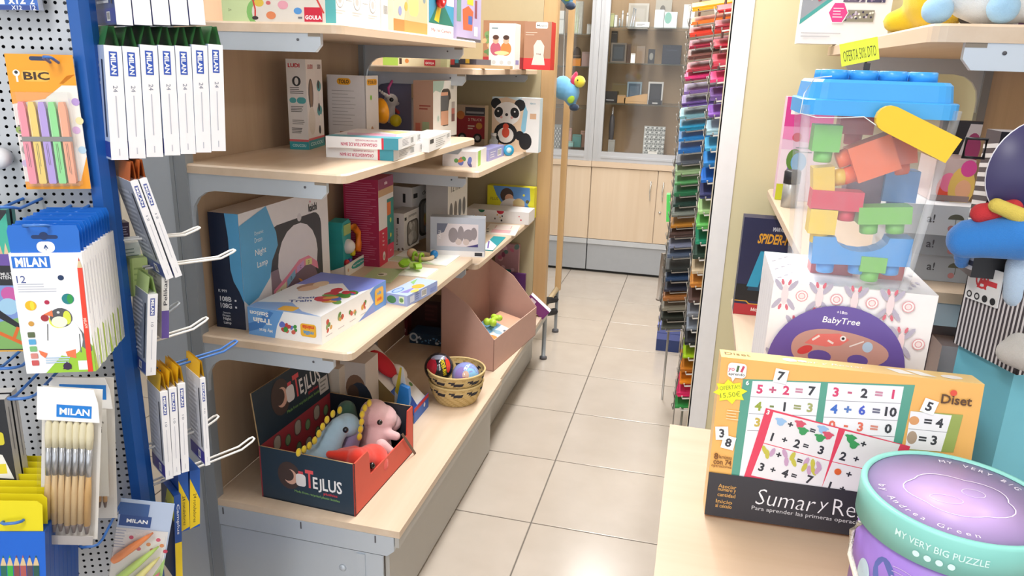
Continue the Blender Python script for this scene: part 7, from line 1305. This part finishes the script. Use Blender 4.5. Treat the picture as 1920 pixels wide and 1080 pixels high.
def brick(name, Y, px, py, w, h, d_, col, label, studs=1, rot=0, cut=False):
    """a big toy brick seen from its side, studs downward (the tub was shaken)"""
    c_ = at(px, py, 'y', Y); r = math.radians(rot); ex = Vector((math.cos(r), 0, math.sin(r))); ez = Vector((-math.sin(r), 0, math.cos(r))); m = M(col, 0.35)
    o0 = c_ - ex * w / 2 - ez * h / 2; mb = MB()
    if cut:
        pts = [(-w / 2, -h / 2), (w / 2, -h / 2), (w / 2, h / 2), (w * 0.28, h / 2)] + [(w * 0.27 * math.cos(t * PI / 8), h / 2 - h * 0.52 * math.sin(t * PI / 8)) for t in range(0, 9)] + [(-w * 0.28, h / 2), (-w / 2, h / 2)]
        mb.prism([c_ + ex * a + ez * b_ for a, b_ in pts], (0, d_, 0), m)
    else: mb.obox(o0, ex, ez, Vector((0, -1, 0)), w, h, d_, m)
    o = mb.build(name, label=label, cat='toy brick', group='toy bricks in the clear tub')
    for k in range(studs):
        s_ = c_ + ex * (w * ((k + 0.5) / studs - 0.5)) - ez * (h / 2); s_.y += d_ / 2
        mb = MB(); mb.lathe(s_, [(0.0125, 0), (0.012, 0.014), (0.0105, 0.0155), (0, 0.0155)], m, 14, up=-ez); mb.build('stud', o)
    return o
y1 = ctr.y - 0.052; y2 = ctr.y + 0.004
brick('toy_brick', y1, 1551, 260, 0.036, 0.036, 0.034, '#79c95a', 'upright green brick at the top left of the tub', 1)
brick('toy_brick', y1, 1640, 298, 0.050, 0.056, 0.04, '#f4703a', 'large orange brick tilted in the middle of the tub', 2, -65)
brick('toy_brick', y2 - 0.01, 1692, 282, 0.038, 0.04, 0.034, '#ee5f34', 'orange brick behind the yellow handle', 1, 12)
brick('toy_brick', y1 + 0.002, 1545, 337, 0.034, 0.028, 0.034, '#efc84a', 'yellow brick lying with its stud towards the right', 1, 98)
brick('toy_brick', y1, 1570, 377, 0.068, 0.027, 0.034, '#d83a55', 'long crimson brick above the yellow cube', 2)
brick('toy_brick', y1, 1543, 416, 0.036, 0.036, 0.034, '#f2cf4a', 'yellow cube brick at the left of the tub', 1)
brick('toy_brick', y1, 1660, 405, 0.068, 0.024, 0.034, '#7cc455', 'long green brick above the blue bridge', 2, 5)
brick('toy_brick', y1 + 0.004, 1615, 472, 0.130, 0.040, 0.036, '#4f9fe6', 'blue bridge brick with a scooped top at the tub bottom', 3, 3, True)
brick('toy_brick', y1 + 0.002, 1638, 497, 0.034, 0.022, 0.030, '#7cc455', 'small green brick beneath the blue bridge', 1)
brick('toy_brick', y2, 1690, 350, 0.045, 0.045, 0.036, '#4a86c8', 'blue brick deep in the right of the tub', 1)
brick('toy_brick', y2, 1608, 232, 0.045, 0.03, 0.036, '#c9384a', 'crimson brick high at the back of the tub', 1)
brick('toy_brick', y2 + 0.01, 1620, 360, 0.05, 0.06, 0.036, '#7a5a78', 'dull purple brick at the back of the tub', 1)
brick('toy_brick', y2, 1560, 505, 0.06, 0.03, 0.036, '#c2475a', 'dark red brick on the tub floor', 2)
brick('toy_brick', y2, 1660, 512, 0.05, 0.03, 0.036, '#d8584a', 'red brick on the tub floor at the right', 1)
mb = MB(); mb.tube([at(1560, 143, 'y', hy - 0.0), at(1528, 146, 'y', hy - 0.001), at(1508, 175, 'y', hy - 0.004), at(1500, 212, 'y', hy - 0.004), at(1530, 220, 'y', hy - 0.002), at(1575, 221, 'y', hy - 0.002), at(1620, 219, 'y', hy - 0.002), at(1650, 240, 'y', hy - 0.003)], 0.0007, M('#e9ecee', 0.4), 5); mb.build('tag_string', tub)
# sale card clipped to the lid
f = fr3(at(1590, 80, 'y', 1.13), at(1662, 65, 'y', 1.13), at(1578, 125, 'y', 1.13)); sg = Carton('sale_card', f, 0.001, '#eaf03a', 'bright yellow handwritten sale card above the block tub', 'sign'); sg.face('F').text('OFERTA 50% DTO', 0.5, 0.42, f.h * 0.48, '#3d3d12', f.w * 0.86, bold=-0.01).done(sg.ob)
mb = MB(); q = at(1625, 127, 'y', 1.131); mb.box((q.x - 0.004, 1.1305, zt + 0.047), (q.x + 0.004, 1.1345, q.z + 0.006), M('#2a2a2c', 0.4)); mb.build('clip', sg.ob)
# puzzle drum
dc = Vector((0.322, 0.840, TZ + 0.0006)); R0 = 0.101; H0 = 0.152
pd = thing('puzzle_drum', dc, 'round purple cardboard puzzle drum with a mint rimmed lilac lid', 'puzzle box')
MINT = M('#8fd6cc', 0.4); PUR = M('#a07cd0', 0.4); LIL = M('#d3b2ee', 0.4)
mb = MB(); mb.lathe(dc, [(R0 - 0.006, 0), (R0 - 0.006, H0 - 0.03)], PUR, 64); body = mb.build('drum_body', pd)
mb = MB(); mb.lathe(dc + up() * (H0 - 0.042), [(R0 - 0.0055, 0), (R0, 0), (R0, 0.040), (R0 - 0.001, 0.043), (R0 - 0.006, 0.044), (R0 - 0.0075, 0.041)], MINT, 64, cap=False); rim = mb.build('lid_rim', pd)
mb = MB(); mb.lathe(dc + up() * (H0 - 0.0012), [(R0 - 0.0074, 0), (0.0, 0.0004)], LIL, 64); top = mb.build('lid_top', pd)
def cyl_text(mb, r, z, ang, s, mat, size, w, rot=0):
    vs, fs, x0, y0, x1, y1 = glyphs(s, 0.01); k = size / (y1 - y0); kx = w / (x1 - x0); P = []
    for x, y in vs:
        X = (x - (x0 + x1) / 2) * kx; Y = (y - (y0 + y1) / 2) * k; t = ang + X / r; P.append(dc + Vector((r * math.sin(t), -r * math.cos(t), z + Y)))
    mb.add(P, fs, mat)
def cyl_ell(mb, r, z, ang, rx, ry, mat, lift=0.0):
    P = [dc + Vector(((r + lift) * math.sin(ang + rx * math.cos(k * PI / 8) / r), -(r + lift) * math.cos(ang + rx * math.cos(k * PI / 8) / r), z + ry * math.sin(k * PI / 8))) for k in range(16)]; mb.add(P, [tuple(range(16))], mat)
mb = MB(); WHT = M('#d9f4f0', 0.4); cyl_text(mb, R0 + 0.0006, H0 - 0.018, -0.42, 'MY VERY BIG PUZZLE', WHT, 0.008, 0.09)
for k in range(4): cyl_ell(mb, R0 + 0.0006, H0 - 0.031, -0.62 + 0.11 * k, 0.0035, 0.0035, WHT)
cyl_ell(mb, R0 + 0.0006, H0 - 0.022, 0.55, 0.009, 0.010, M('#d85a6a', 0.4)); cyl_ell(mb, R0 + 0.0008, H0 - 0.024, 0.56, 0.0045, 0.005, M('#f0e2dc', 0.4)); cyl_ell(mb, R0 + 0.0006, H0 - 0.02, 1.25, 0.010, 0.010, M('#eef6f4', 0.4)); mb.build('rim_print', rim)
mb = MB()
for k, (a, z, rx, ry, c) in enumerate(((-0.95, 0.07, 0.014, 0.022, '#5f6fb8'), (-0.85, 0.045, 0.012, 0.01, '#9fd0e2'), (-1.25, 0.05, 0.012, 0.02, '#c6dce8'), (-0.5, 0.03, 0.016, 0.012, '#e0a0c0'), (-0.1, 0.055, 0.014, 0.012, '#e6d8ec'), (0.1, 0.03, 0.018, 0.012, '#8fb87a'), (0.5, 0.05, 0.016, 0.016, '#e9c2cc'), (-1.3, 0.015, 0.02, 0.01, '#8fc07a'), (0.8, 0.03, 0.016, 0.02, '#7fa0d8'))): cyl_ell(mb, R0 - 0.0056, z, a, rx, ry, M(c, 0.4), 0.0001 * k)
for k in range(3): 
    P = []
    for i in range(15): t = -0.85 + 0.06 * i; P.append((t, 0.09 - 0.006 * k - 0.08 * ((i - 2) / 14.0) ** 2))
    for i in range(14):
        a0, z0_ = P[i]; a1, z1_ = P[i + 1]; r = R0 - 0.0050; mb.add([dc + Vector((r * math.sin(t), -r * math.cos(t), z)) for t, z in ((a0, z0_), (a1, z1_), (a1, z1_ + 0.0012), (a0, z0_ + 0.0012))], [(0, 1, 2, 3)], M('#c6aee6', 0.4))
mb.build('body_print', body)
mb = MB()
def arc_text(s, r, a0, size, step, mat, flip=False):
    for i, ch in enumerate(s):
        if ch == ' ': continue
        t = a0 + step * i * (1 if not flip else -1); vs, fs, x0, y0, x1, y1 = glyphs(ch, 0.0); k = size / 0.7; c_ = dc + up() * (H0 - 0.0002); er = Vector((math.sin(t), math.cos(t), 0)); et = Vector((math.cos(t), -math.sin(t), 0))
        if flip: er, et = -er, -et
        P = [c_ + (er if not flip else -er) * r + et * ((x - (x0 + x1) / 2) * k) + er * ((y - 0.35) * k) for x, y in vs]; mb.add(P, fs, mat)
WT2 = M('#f3eafa', 0.4)
arc_text('MY VERY BIG PUZZLE', 0.080, 0.05, 0.007, 0.105, WT2); arc_text('by Andrea Green', 0.080, math.radians(268), 0.008, 0.105, WT2, True)
def ring(pts, w, mat):
    n = len(pts); c_ = dc + up() * (H0 - 0.0004)
    for i in range(n):
        a, b_ = Vector(pts[i]), Vector(pts[(i + 1) % n]); t = (b_ - a).normalized(); q = Vector((-t.y, t.x)); mb.add([c_ + Vector((x.x, x.y, 0)) for x in (a - q * w, b_ - q * w, b_ + q * w, a + q * w)], [(0, 1, 2, 3)], mat)
cl = []
for k in range(36): t = 2 * PI * k / 36; r = 0.050 + 0.007 * abs(math.sin(2.5 * t)); cl.append((r * math.cos(t), r * 0.8 * math.sin(t)))
ring(cl, 0.0006, WT2); ring([(0.018 + 0.012 * math.cos(k * PI / 8), 0.010 + 0.009 * math.sin(k * PI / 8)) for k in range(16)], 0.0004, WT2); ring([(-0.016 + 0.017 * math.cos(k * PI / 8), -0.012 + 0.009 * math.sin(k * PI / 8)) for k in range(16)], 0.0004, WT2)
mb.build('lid_print', top)
def hpt(a, z, r): return dc + Vector((r * math.sin(a), -r * math.cos(a), z))
mb = MB(); mb.tube([hpt(-1.45, H0 - 0.047, R0 - 0.002), hpt(-1.48, H0 - 0.06, R0 + 0.004), hpt(-1.38, H0 - 0.085, R0 + 0.006), hpt(-1.1, H0 - 0.115, R0 + 0.005), hpt(-0.7, 0.022, R0 + 0.004), hpt(-0.3, 0.012, R0 + 0.004), hpt(0.1, 0.012, R0 + 0.004), hpt(0.5, 0.03, R0 + 0.004), hpt(0.75, 0.07, R0 + 0.004), hpt(0.82, H0 - 0.05, R0 - 0.002)], 0.0032, M('#efe6d6', 0.8, bump=0.5, bscale=500), 8); mb.build('rope_handle', pd)

# ============================================================ striped display on the counter
A_ = at(1787, 642, 'y', 1.2); C_ = at(1880, 690, 'z', A_.z); zt2 = A_.z; dirv = (C_ - A_); dirv.z = 0
C_ = A_ + dirv.normalized() * 0.125
uu = Vector((-dirv.normalized().y, dirv.normalized().x, 0)) * -1
if uu.x < 0: uu = -uu
uu = uu.normalized(); nn_ = uu.cross(up())
ds = thing('striped_glove_display', (C_.x + 0.1, C_.y + 0.05, TZ), 'black and white striped tray on a turquoise box, full of gloves', 'display box')
TQ = M('#74c0d4', 0.45); BLKM = M('#1b1a1e', 0.5); SW = M('#d9d3d3', 0.5); SB = M('#4a4246', 0.5)
f = Fr(Vector((C_.x, C_.y, TZ + 0.0006)), uu, (0, 0, 1), 0.30, zt2 - TZ - 0.001); 
mb = MB(); mb.obox(f.o - nn_ * 0.012 + uu * 0.008, uu, up(), nn_, 0.29, f.h, 0.11, TQ); mb.build('turquoise_base', ds)
TH = 0.116; L_ = (C_ - A_).length
mb = MB(); t_ = 0.003; o_ = Vector((C_.x, C_.y, zt2)); 
mb.obox(o_, uu, up(), nn_, 0.30, t_, L_, SB); mb.obox(o_, uu, up(), nn_, 0.30, TH * 0.7, t_, SB); mb.obox(o_, uu, up(), nn_, t_, TH, L_, SB); mb.obox(o_ - nn_ * (L_ - t_), uu, up(), nn_, 0.30, TH, t_, BLKM); mb.build('tray', ds)
p = Print(Fr(o_ - nn_ * L_, nn_, up(), L_, TH)); [p.rect(0.02 + 0.06 * k, 0, 0.02 + 0.06 * k + 0.028, 1, '#d9d3d3') for k in range(16)]; p.done(ds, 'striped_side')
p = Print(Fr(o_, uu, up(), 0.30, TH * 0.7)); [p.rect(0.01 + 0.025 * k, 0, 0.022 + 0.025 * k, 1, '#d9d3d3') for k in range(39)]; p.done(ds, 'striped_front')
Lt = at(1866, 243, 'y', 1.19); lf_ = at(1808, 432, 'y', 1.2)
xb0 = at(1815, 420, 'y', 1.2).x; HB = Lt.z - zt2 - TH
mb = MB(); fB = Fr(Vector((xb0, 1.148, zt2 + TH)), (1, 0, 0), (0, 0, 1), 0.28, HB); mb.obox(fB.o, fB.u, fB.v, fB.n, fB.w, fB.h, 0.055, BLKM, {'L': SB, 'T': M('#8a8688', 0.5)}); mb.build('back_panel', ds)
p = Print(Fr(fB.o + Vector((0, 0.055, 0)), (0, -1, 0), (0, 0, 1), 0.055, HB)); [p.poly([(0.0, 0.02 + 0.065 * k), (1, 0.05 + 0.065 * k), (1, 0.08 + 0.065 * k), (0, 0.05 + 0.065 * k)], '#dcd8d6') for k in range(14)]; p.done(ds, 'striped_edge')
mb = MB(); q = at(1828, 278, 'y', 1.15); mb.tube([q + Vector((0.018 * math.cos(t * PI / 2 + 0.78), 0, 0.018 * math.sin(t * PI / 2 + 0.78))) for t in range(4)], 0.0028, BLKM, 6, True); mb.build('buckle', ds)
q = at(1955, 325, 'y', 1.12); mb = MB(); mb.lathe(q, [(0.072, -0.001), (0.072, 0.001), (0, 0.0012)], M('#3f3a66', 0.4), 40, up=(0.2, -1, 0)); dsn = mb.build('round_sign', ds); mb = MB(); mb.lathe(q, [(0.0728, -0.0008), (0.0728, 0.0006)], M('#d9d8e2', 0.4), 40, up=(0.2, -1, 0)); mb.tube([q - Vector((0, -0.004, 0.07)), q - Vector((0, -0.004, 0.2))], 0.003, BLKM, 6); mb.build('sign_rim', dsn)
# gloves and trinkets in it
fl = M('#2f7fd0', 0.9, bump=0.4, bscale=700, sheen=0.3)
c_ = at(1850, 452, 'y', 1.12)
def S3(px, py, Y): return at(px, py, 'y', Y)
blob('blue_fleece_glove', egg(S3(1812, 450, 1.13), S3(1915, 440, 1.10), 0.026, 0.03, 7) + egg(S3(1806, 450, 1.14), S3(1803, 492, 1.17), 0.015, 0.010) + egg(S3(1825, 458, 1.12), S3(1915, 458, 1.10), 0.018, 0.022, 7) + egg(S3(1812, 430, 1.13), S3(1900, 418, 1.12), 0.014, 0.014, 7), fl, None, 0.004, 4, 'bright blue fleece glove draped over the striped tray', 'glove')
blob('red_knit_glove', egg(S3(1840, 400, 1.12), S3(1900, 390, 1.11), 0.014, 0.012), M('#c8343a', 0.9, bump=0.5, bscale=600), None, 0.003, 3, 'red knitted glove lying above the blue fleece one', 'glove')
blob('yellow_knit_glove', egg(S3(1868, 385, 1.10), S3(1915, 405, 1.09), 0.010, 0.011), M('#d9c25a', 0.9, bump=0.5, bscale=600), None, 0.003, 3, 'yellow knitted glove tucked beside the red one', 'glove')
blob('pale_blue_plush', egg(S3(1915, 500, 1.125), S3(1920, 550, 1.125), 0.02, 0.026) + [(S3(1945, 520, 1.125), 0.03)], PL('#b9cfe6'), None, 0.004, 5, 'pale blue plush at the right edge of the tray', 'plush toy')
blob('grey_fluffy_toy', egg(S3(1895, 660, 1.07), S3(1930, 665, 1.06), 0.018, 0.024) + [(S3(1910, 645, 1.07), 0.016)], PL('#bdb8b2'), None, 0.004, 3, 'grey fluffy toy hanging at the tray front', 'plush toy')
sn_ = -uu; sp_ = A_ - uu * 0.0045; f = fr3v(onpl(1820, 492, sp_, sn_), onpl(1884, 500, sp_, sn_), onpl(1808, 556, sp_, sn_)); bx = Carton('emblem_card', f, 0.002, '#e4e2e0', 'white hanging card with a red ringed letter A', 'card'); p = bx.face('F'); p.ell(0.45, 0.62, f.h * 0.24, '#cf3a40').ell(0.45, 0.62, f.h * 0.18, '#e4e2e0').text('A', 0.47, 0.64, f.h * 0.5, '#cf3a40', f.w * 0.3, bold=0.04).rect(0.5, 0.52, 0.9, 0.66, '#cf3a40')
for k in range(4): p.ell(0.14 + 0.24 * k, 0.14, f.h * 0.10, '#2a2a2c').ell(0.14 + 0.24 * k, 0.14, f.h * 0.06, '#cfcdcb' if k < 2 else '#2a2a2c')
p.done(bx.ob)
# ============================================================ goods on the right shelves
f = facing(R2 + 0.0005, 2.20, 1374, 1480, top=407); bx = Carton('magic_board_box', f, 0.06, {'*': '#22264e'}, 'dark blue box with gold lettering and a red foot, by the pillar', 'toy box'); p = bx.face('F'); p.rect(0, 0, 1, 0.115, '#b9303a').text('Μαγικός πίνακας', 0.62, 0.06, 0.014, '#f0e4e0', 0.1, bold=0.03).poly([(0, 0.14), (0.2, 0.14), (0.25, 0.115), (1, 0.115), (1, 0.125), (0.26, 0.125), (0.21, 0.15), (0, 0.15)], '#d9a22c').rect(0, 0.15, 1, 0.32, '#17181f').text('MARVEL', 0.62, 0.90, 0.012, '#cfd2e0', 0.034, bold=0.03).text('SPIDER-MAN', 0.66, 0.80, 0.030, '#e9a830', 0.12, bold=0.03, shear=0.15)
p.poly([(0.35, 0.68), (1, 0.68), (1, 0.26), (0.2, 0.26)], '#17425e').poly([(0.35, 0.67), (0.5, 0.67), (0.38, 0.3), (0.18, 0.3)], '#2f9fc8').poly([(0.55, 0.67), (0.7, 0.67), (0.63, 0.58)], '#8a3a40').ell(0.62, 0.45, 0.012, '#b9343c').ell(0.62, 0.36, 0.012, '#b9343c').done(bx.ob)
f = facing(R3 + 0.0005, 2.16, 1452, 1540, top=181); bx = Carton('pink_flower_box', f, 0.06, {'*': '#e9c4dc'}, 'pink and white craft box with flowers beside the block tub', 'craft box'); p = bx.face('F'); p.rect(0, 0.72, 1, 1, '#d83a92').poly([(0, 0.72), (1, 0.72), (1, 0.55), (0, 0.6)], '#e88abc').rect(0, 0, 1, 0.5, '#f0dfe9').text('BE', 0.35, 0.89, 0.03, '#f4f2f4', 0.06, bold=0.06).ell(0.3, 0.62, 0.012, '#cf3a52').poly([(0.1, 0.0), (0.25, 0.0), (0.3, 0.3), (0.18, 0.34)], '#8a6ac0').ell(0.3, 0.4, 0.02, '#5f8a3a', 0.03).ell(0.4, 0.38, 0.02, '#7ab2e0', 0.026).rect(0.0, 0.0, 0.16, 0.16, '#c9cf2a').lines(0.3, 0.46, 0.8, 0.54, 2, '#8a8a92', 0.3).done(bx.ob)
mb = MB(); q = facing(R3 + 0.0005, 2.05, 1470, 1486, h=0.1); c_ = q.p(0.5, 0); mb.lathe(c_, [(0.02, 0), (0.02, 0.06), (0.018, 0.062)], M('#b9b9b6', 0.3, 0.4), 18); o = mb.build('grey_lidded_jar', label='silver jar with a black lid at the far shelf end', cat='jar'); mb = MB(); mb.lathe(c_ + up() * 0.062, [(0.021, 0), (0.021, 0.03), (0.018, 0.034), (0, 0.034)], M('#2c2c30', 0.4), 18); mb.build('jar_lid', o)
zc = R3 + 0.0005
for k, (h_, c, lab) in enumerate(((0.046, '#b3b9c0', 'lowest grey white boot box of the stack behind the tub'), (0.036, '#a3a8ae', 'middle grey box of the stack behind the tub'), (0.05, '#dfe3e8', 'topmost white box with an umbrella mark behind the tub'))):
    f = facing(zc, 1.372 - 0.01 * k, 1676, 1830, h=h_); bx = Carton('umbrella_box', f, 0.2, c, lab, 'box', 'stack of umbrella boxes'); p = bx.face('F'); p.ell(0.72, 0.55, 0.012, '#6a6a5c', 0.009, a0=0, a1=180).line(0.72, 0.3, 0.72, 0.55, 0.001, '#6a6a5c').ell(0.68, 0.25, 0.005, '#c98a8a').text('a!', 0.42, 0.55, 0.014, '#5a5a60').ell(0.92, 0.5, 0.01, '#6a7a72').done(bx.ob); zc += h_ + 0.0006
f = facing(zc, 1.40, 1742, 1815, top=297); bx = Carton('doll_window_box', f, 0.1, {'*': '#cdb3ae'}, 'window box with pink and yellow shapes on the umbrella boxes', 'toy box', rough=0.15); p = bx.face('F'); p.ell(0.35, 0.3, 0.014, '#ee5f4a', 0.022).ell(0.4, 0.45, 0.013, '#f27fa0', 0.016).ell(0.75, 0.35, 0.02, '#e9c06a', 0.035).ell(0.8, 0.3, 0.012, '#eeb08a', 0.016).rect(0.0, 0.0, 1, 0.14, '#9c8480').ell(0.85, 0.8, 0.012, '#e0569a', 0.014).done(bx.ob)
f = facing(R3 + 0.0005, 1.62, 1722, 1793, top=225); bx = Carton('black_blister_card', f, 0.02, {'*': '#2a2226'}, 'black card pack with a pink oval behind the yellow handle', 'toy pack'); p = bx.face('F'); p.poly([(0.4, 0.55), (0.95, 0.45), (1, 0.98), (0.7, 0.98)], '#e4dcdc').ell(0.85, 0.8, 0.014, '#b03a72', 0.03).done(bx.ob)
f = facing(R2 + 0.0005, 1.40, 1690, 1812, top=600); bx = Carton('floral_gift_box', f, 0.2, {'*': '#8d7f82'}, 'pinkish grey box under the shelf behind the flowered box', 'box'); p = bx.face('F'); inkface(p, 77, ('#b08a8c', '#a8343f', '#c9a24a', '#d6cfcf'), 10, 0.3, 0.2, 0.95, 0.9, 0.012).done(bx.ob)
f = facing(R2 + 0.0005, 1.33, 1715, 1772, top=648); bx = Carton('round_window_box', f, 0.06, {'*': '#b9aeb2'}, 'white box with an olive oval just above the orange game', 'box'); p = bx.face('F'); p.ell(0.6, 0.3, 0.012, '#7a6a1c', 0.022).ell(0.3, 0.3, 0.012, '#b3404a', 0.018).done(bx.ob)
# top shelf
f = facing(R4 + 0.0005, 2.25, 1494, 1660, h=0.24); bx = Carton('bead_kit_box', f, 0.06, {'*': '#eef0f2'}, 'white bead kit box with a pink hexagon on the right top shelf', 'craft kit'); p = bx.face('F'); p.poly([(0.0, 0.22), (0.42, 0.55), (0.42, 1), (0, 1)], '#9aa0aa').poly([(0.0, 0.2), (0.42, 0.52), (0.42, 0.57), (0.0, 0.25)], '#4aa8a4')
rnd = random.Random(3)
for k in range(70): p.ell(rnd.uniform(0.01, 0.34), rnd.uniform(0.45, 0.98), 0.0035, ('#5a5f70', '#b04a5a', '#e4e0e2', '#4a6a8a', '#c98a9a')[k % 5], 0.003, 6)
for k, (x, y, w_, h_) in enumerate(((0.46, 0.44, 0.24, 0.14), (0.72, 0.44, 0.2, 0.14), (0.46, 0.24, 0.36, 0.12))):
    p.rect(x, y, x + w_, y + h_, ('#6a5f78', '#4a4668', '#8d8a7a')[k])
    for j in range(26): p.ell(x + rnd.uniform(0.01, w_ - 0.01), y + rnd.uniform(0.01, h_ - 0.01), 0.003, ('#c9c2d2', '#3a3450', '#efeae0', '#9a86a8')[j % 4], 0.003, 6)
p.poly([(0.42 + 0.115 * math.cos(k * PI / 3), 0.33 + 0.125 * math.sin(k * PI / 3)) for k in range(6)], '#f6f4f6').poly([(0.42 + 0.105 * math.cos(k * PI / 3), 0.33 + 0.115 * math.sin(k * PI / 3)) for k in range(6)], '#e0418e').lines(0.36, 0.27, 0.48, 0.39, 4, '#fbe2ee', 0.3).lines(0.03, 0.06, 0.5, 0.13, 2, '#c2c4ca', 0.3).done(bx.ob)
c_ = Vector((0.405, 1.60, R4 + 0.001)); yp = thing('yellow_cat_plush', c_, 'bright yellow plush with a black face on the right top shelf', 'plush toy')
blob('body', [(c_ + Vector((-0.008, 0, 0.062)), (0.06, 0.06, 0.062)), (c_ + Vector((-0.01, 0.02, 0.11)), (0.05, 0.05, 0.05))] + egg(c_ + Vector((-0.03, 0.02, 0.03)), c_ + Vector((-0.07, 0.03, 0.020)), 0.028, 0.020), PL('#f6d426'), yp, 0.005)
blob('face', [(c_ + Vector((0.042, -0.03, 0.058)), (0.03, 0.036, 0.05))], PL('#2f2c30'), yp, 0.005)
for dx in (0.04, 0.062): mb = MB(); mb.ball(c_ + Vector((dx, -0.064, 0.072)), (0.006, 0.004, 0.007), M('#d8b02a', 0.2)); mb.build('eye', yp)
mb = MB(); mb.ball(c_ + Vector((0.052, -0.066, 0.058)), (0.0035, 0.003, 0.0028), M('#e0b0c0', 0.3)); mb.build('nose', yp)
c_ = Vector((0.43, 1.385, R4 + 0.001)); bp_ = thing('white_blue_plush', c_, 'white plush with pale blue paws along the right top shelf', 'plush toy')
blob('body', [(c_ + Vector((0, 0.01, 0.045)), (0.075, 0.045, 0.045)), (c_ + Vector((0.06, 0.01, 0.06)), (0.05, 0.045, 0.058)), (c_ + Vector((-0.04, 0.01, 0.06)), (0.04, 0.04, 0.05))], PL('#f2f4f4'), bp_, 0.005)
for dx, dy, r in ((-0.088, -0.012, (0.024, 0.024, 0.022)), (-0.005, -0.04, (0.024, 0.018, 0.024)), (0.118, 0.0, (0.018, 0.024, 0.03))): blob('paw', [(c_ + Vector((dx, dy, r[2])), r)], PL('#a9d2ee'), bp_, 0.004)
f = facing(R4 + 0.0005, 1.40, 1876, 1960, h=0.13); bx = Carton('patterned_sticker_box', f, 0.06, {'*': '#f2ecf0'}, 'white and purple patterned box at the right end of the top shelf', 'box'); p = bx.face('F'); p.rect(0.38, 0, 1, 1, '#8a5a86'); inkface(p, 8, ('#d8466a', '#7a6a80', '#e9b06a', '#c9a0b8'), 12, 0.04, 0.05, 0.34, 0.95, 0.004); inkface(p, 9, ('#5f3a62', '#c98ab8', '#e060a0'), 14, 0.42, 0.05, 0.95, 0.95, 0.006); p.done(bx.ob)
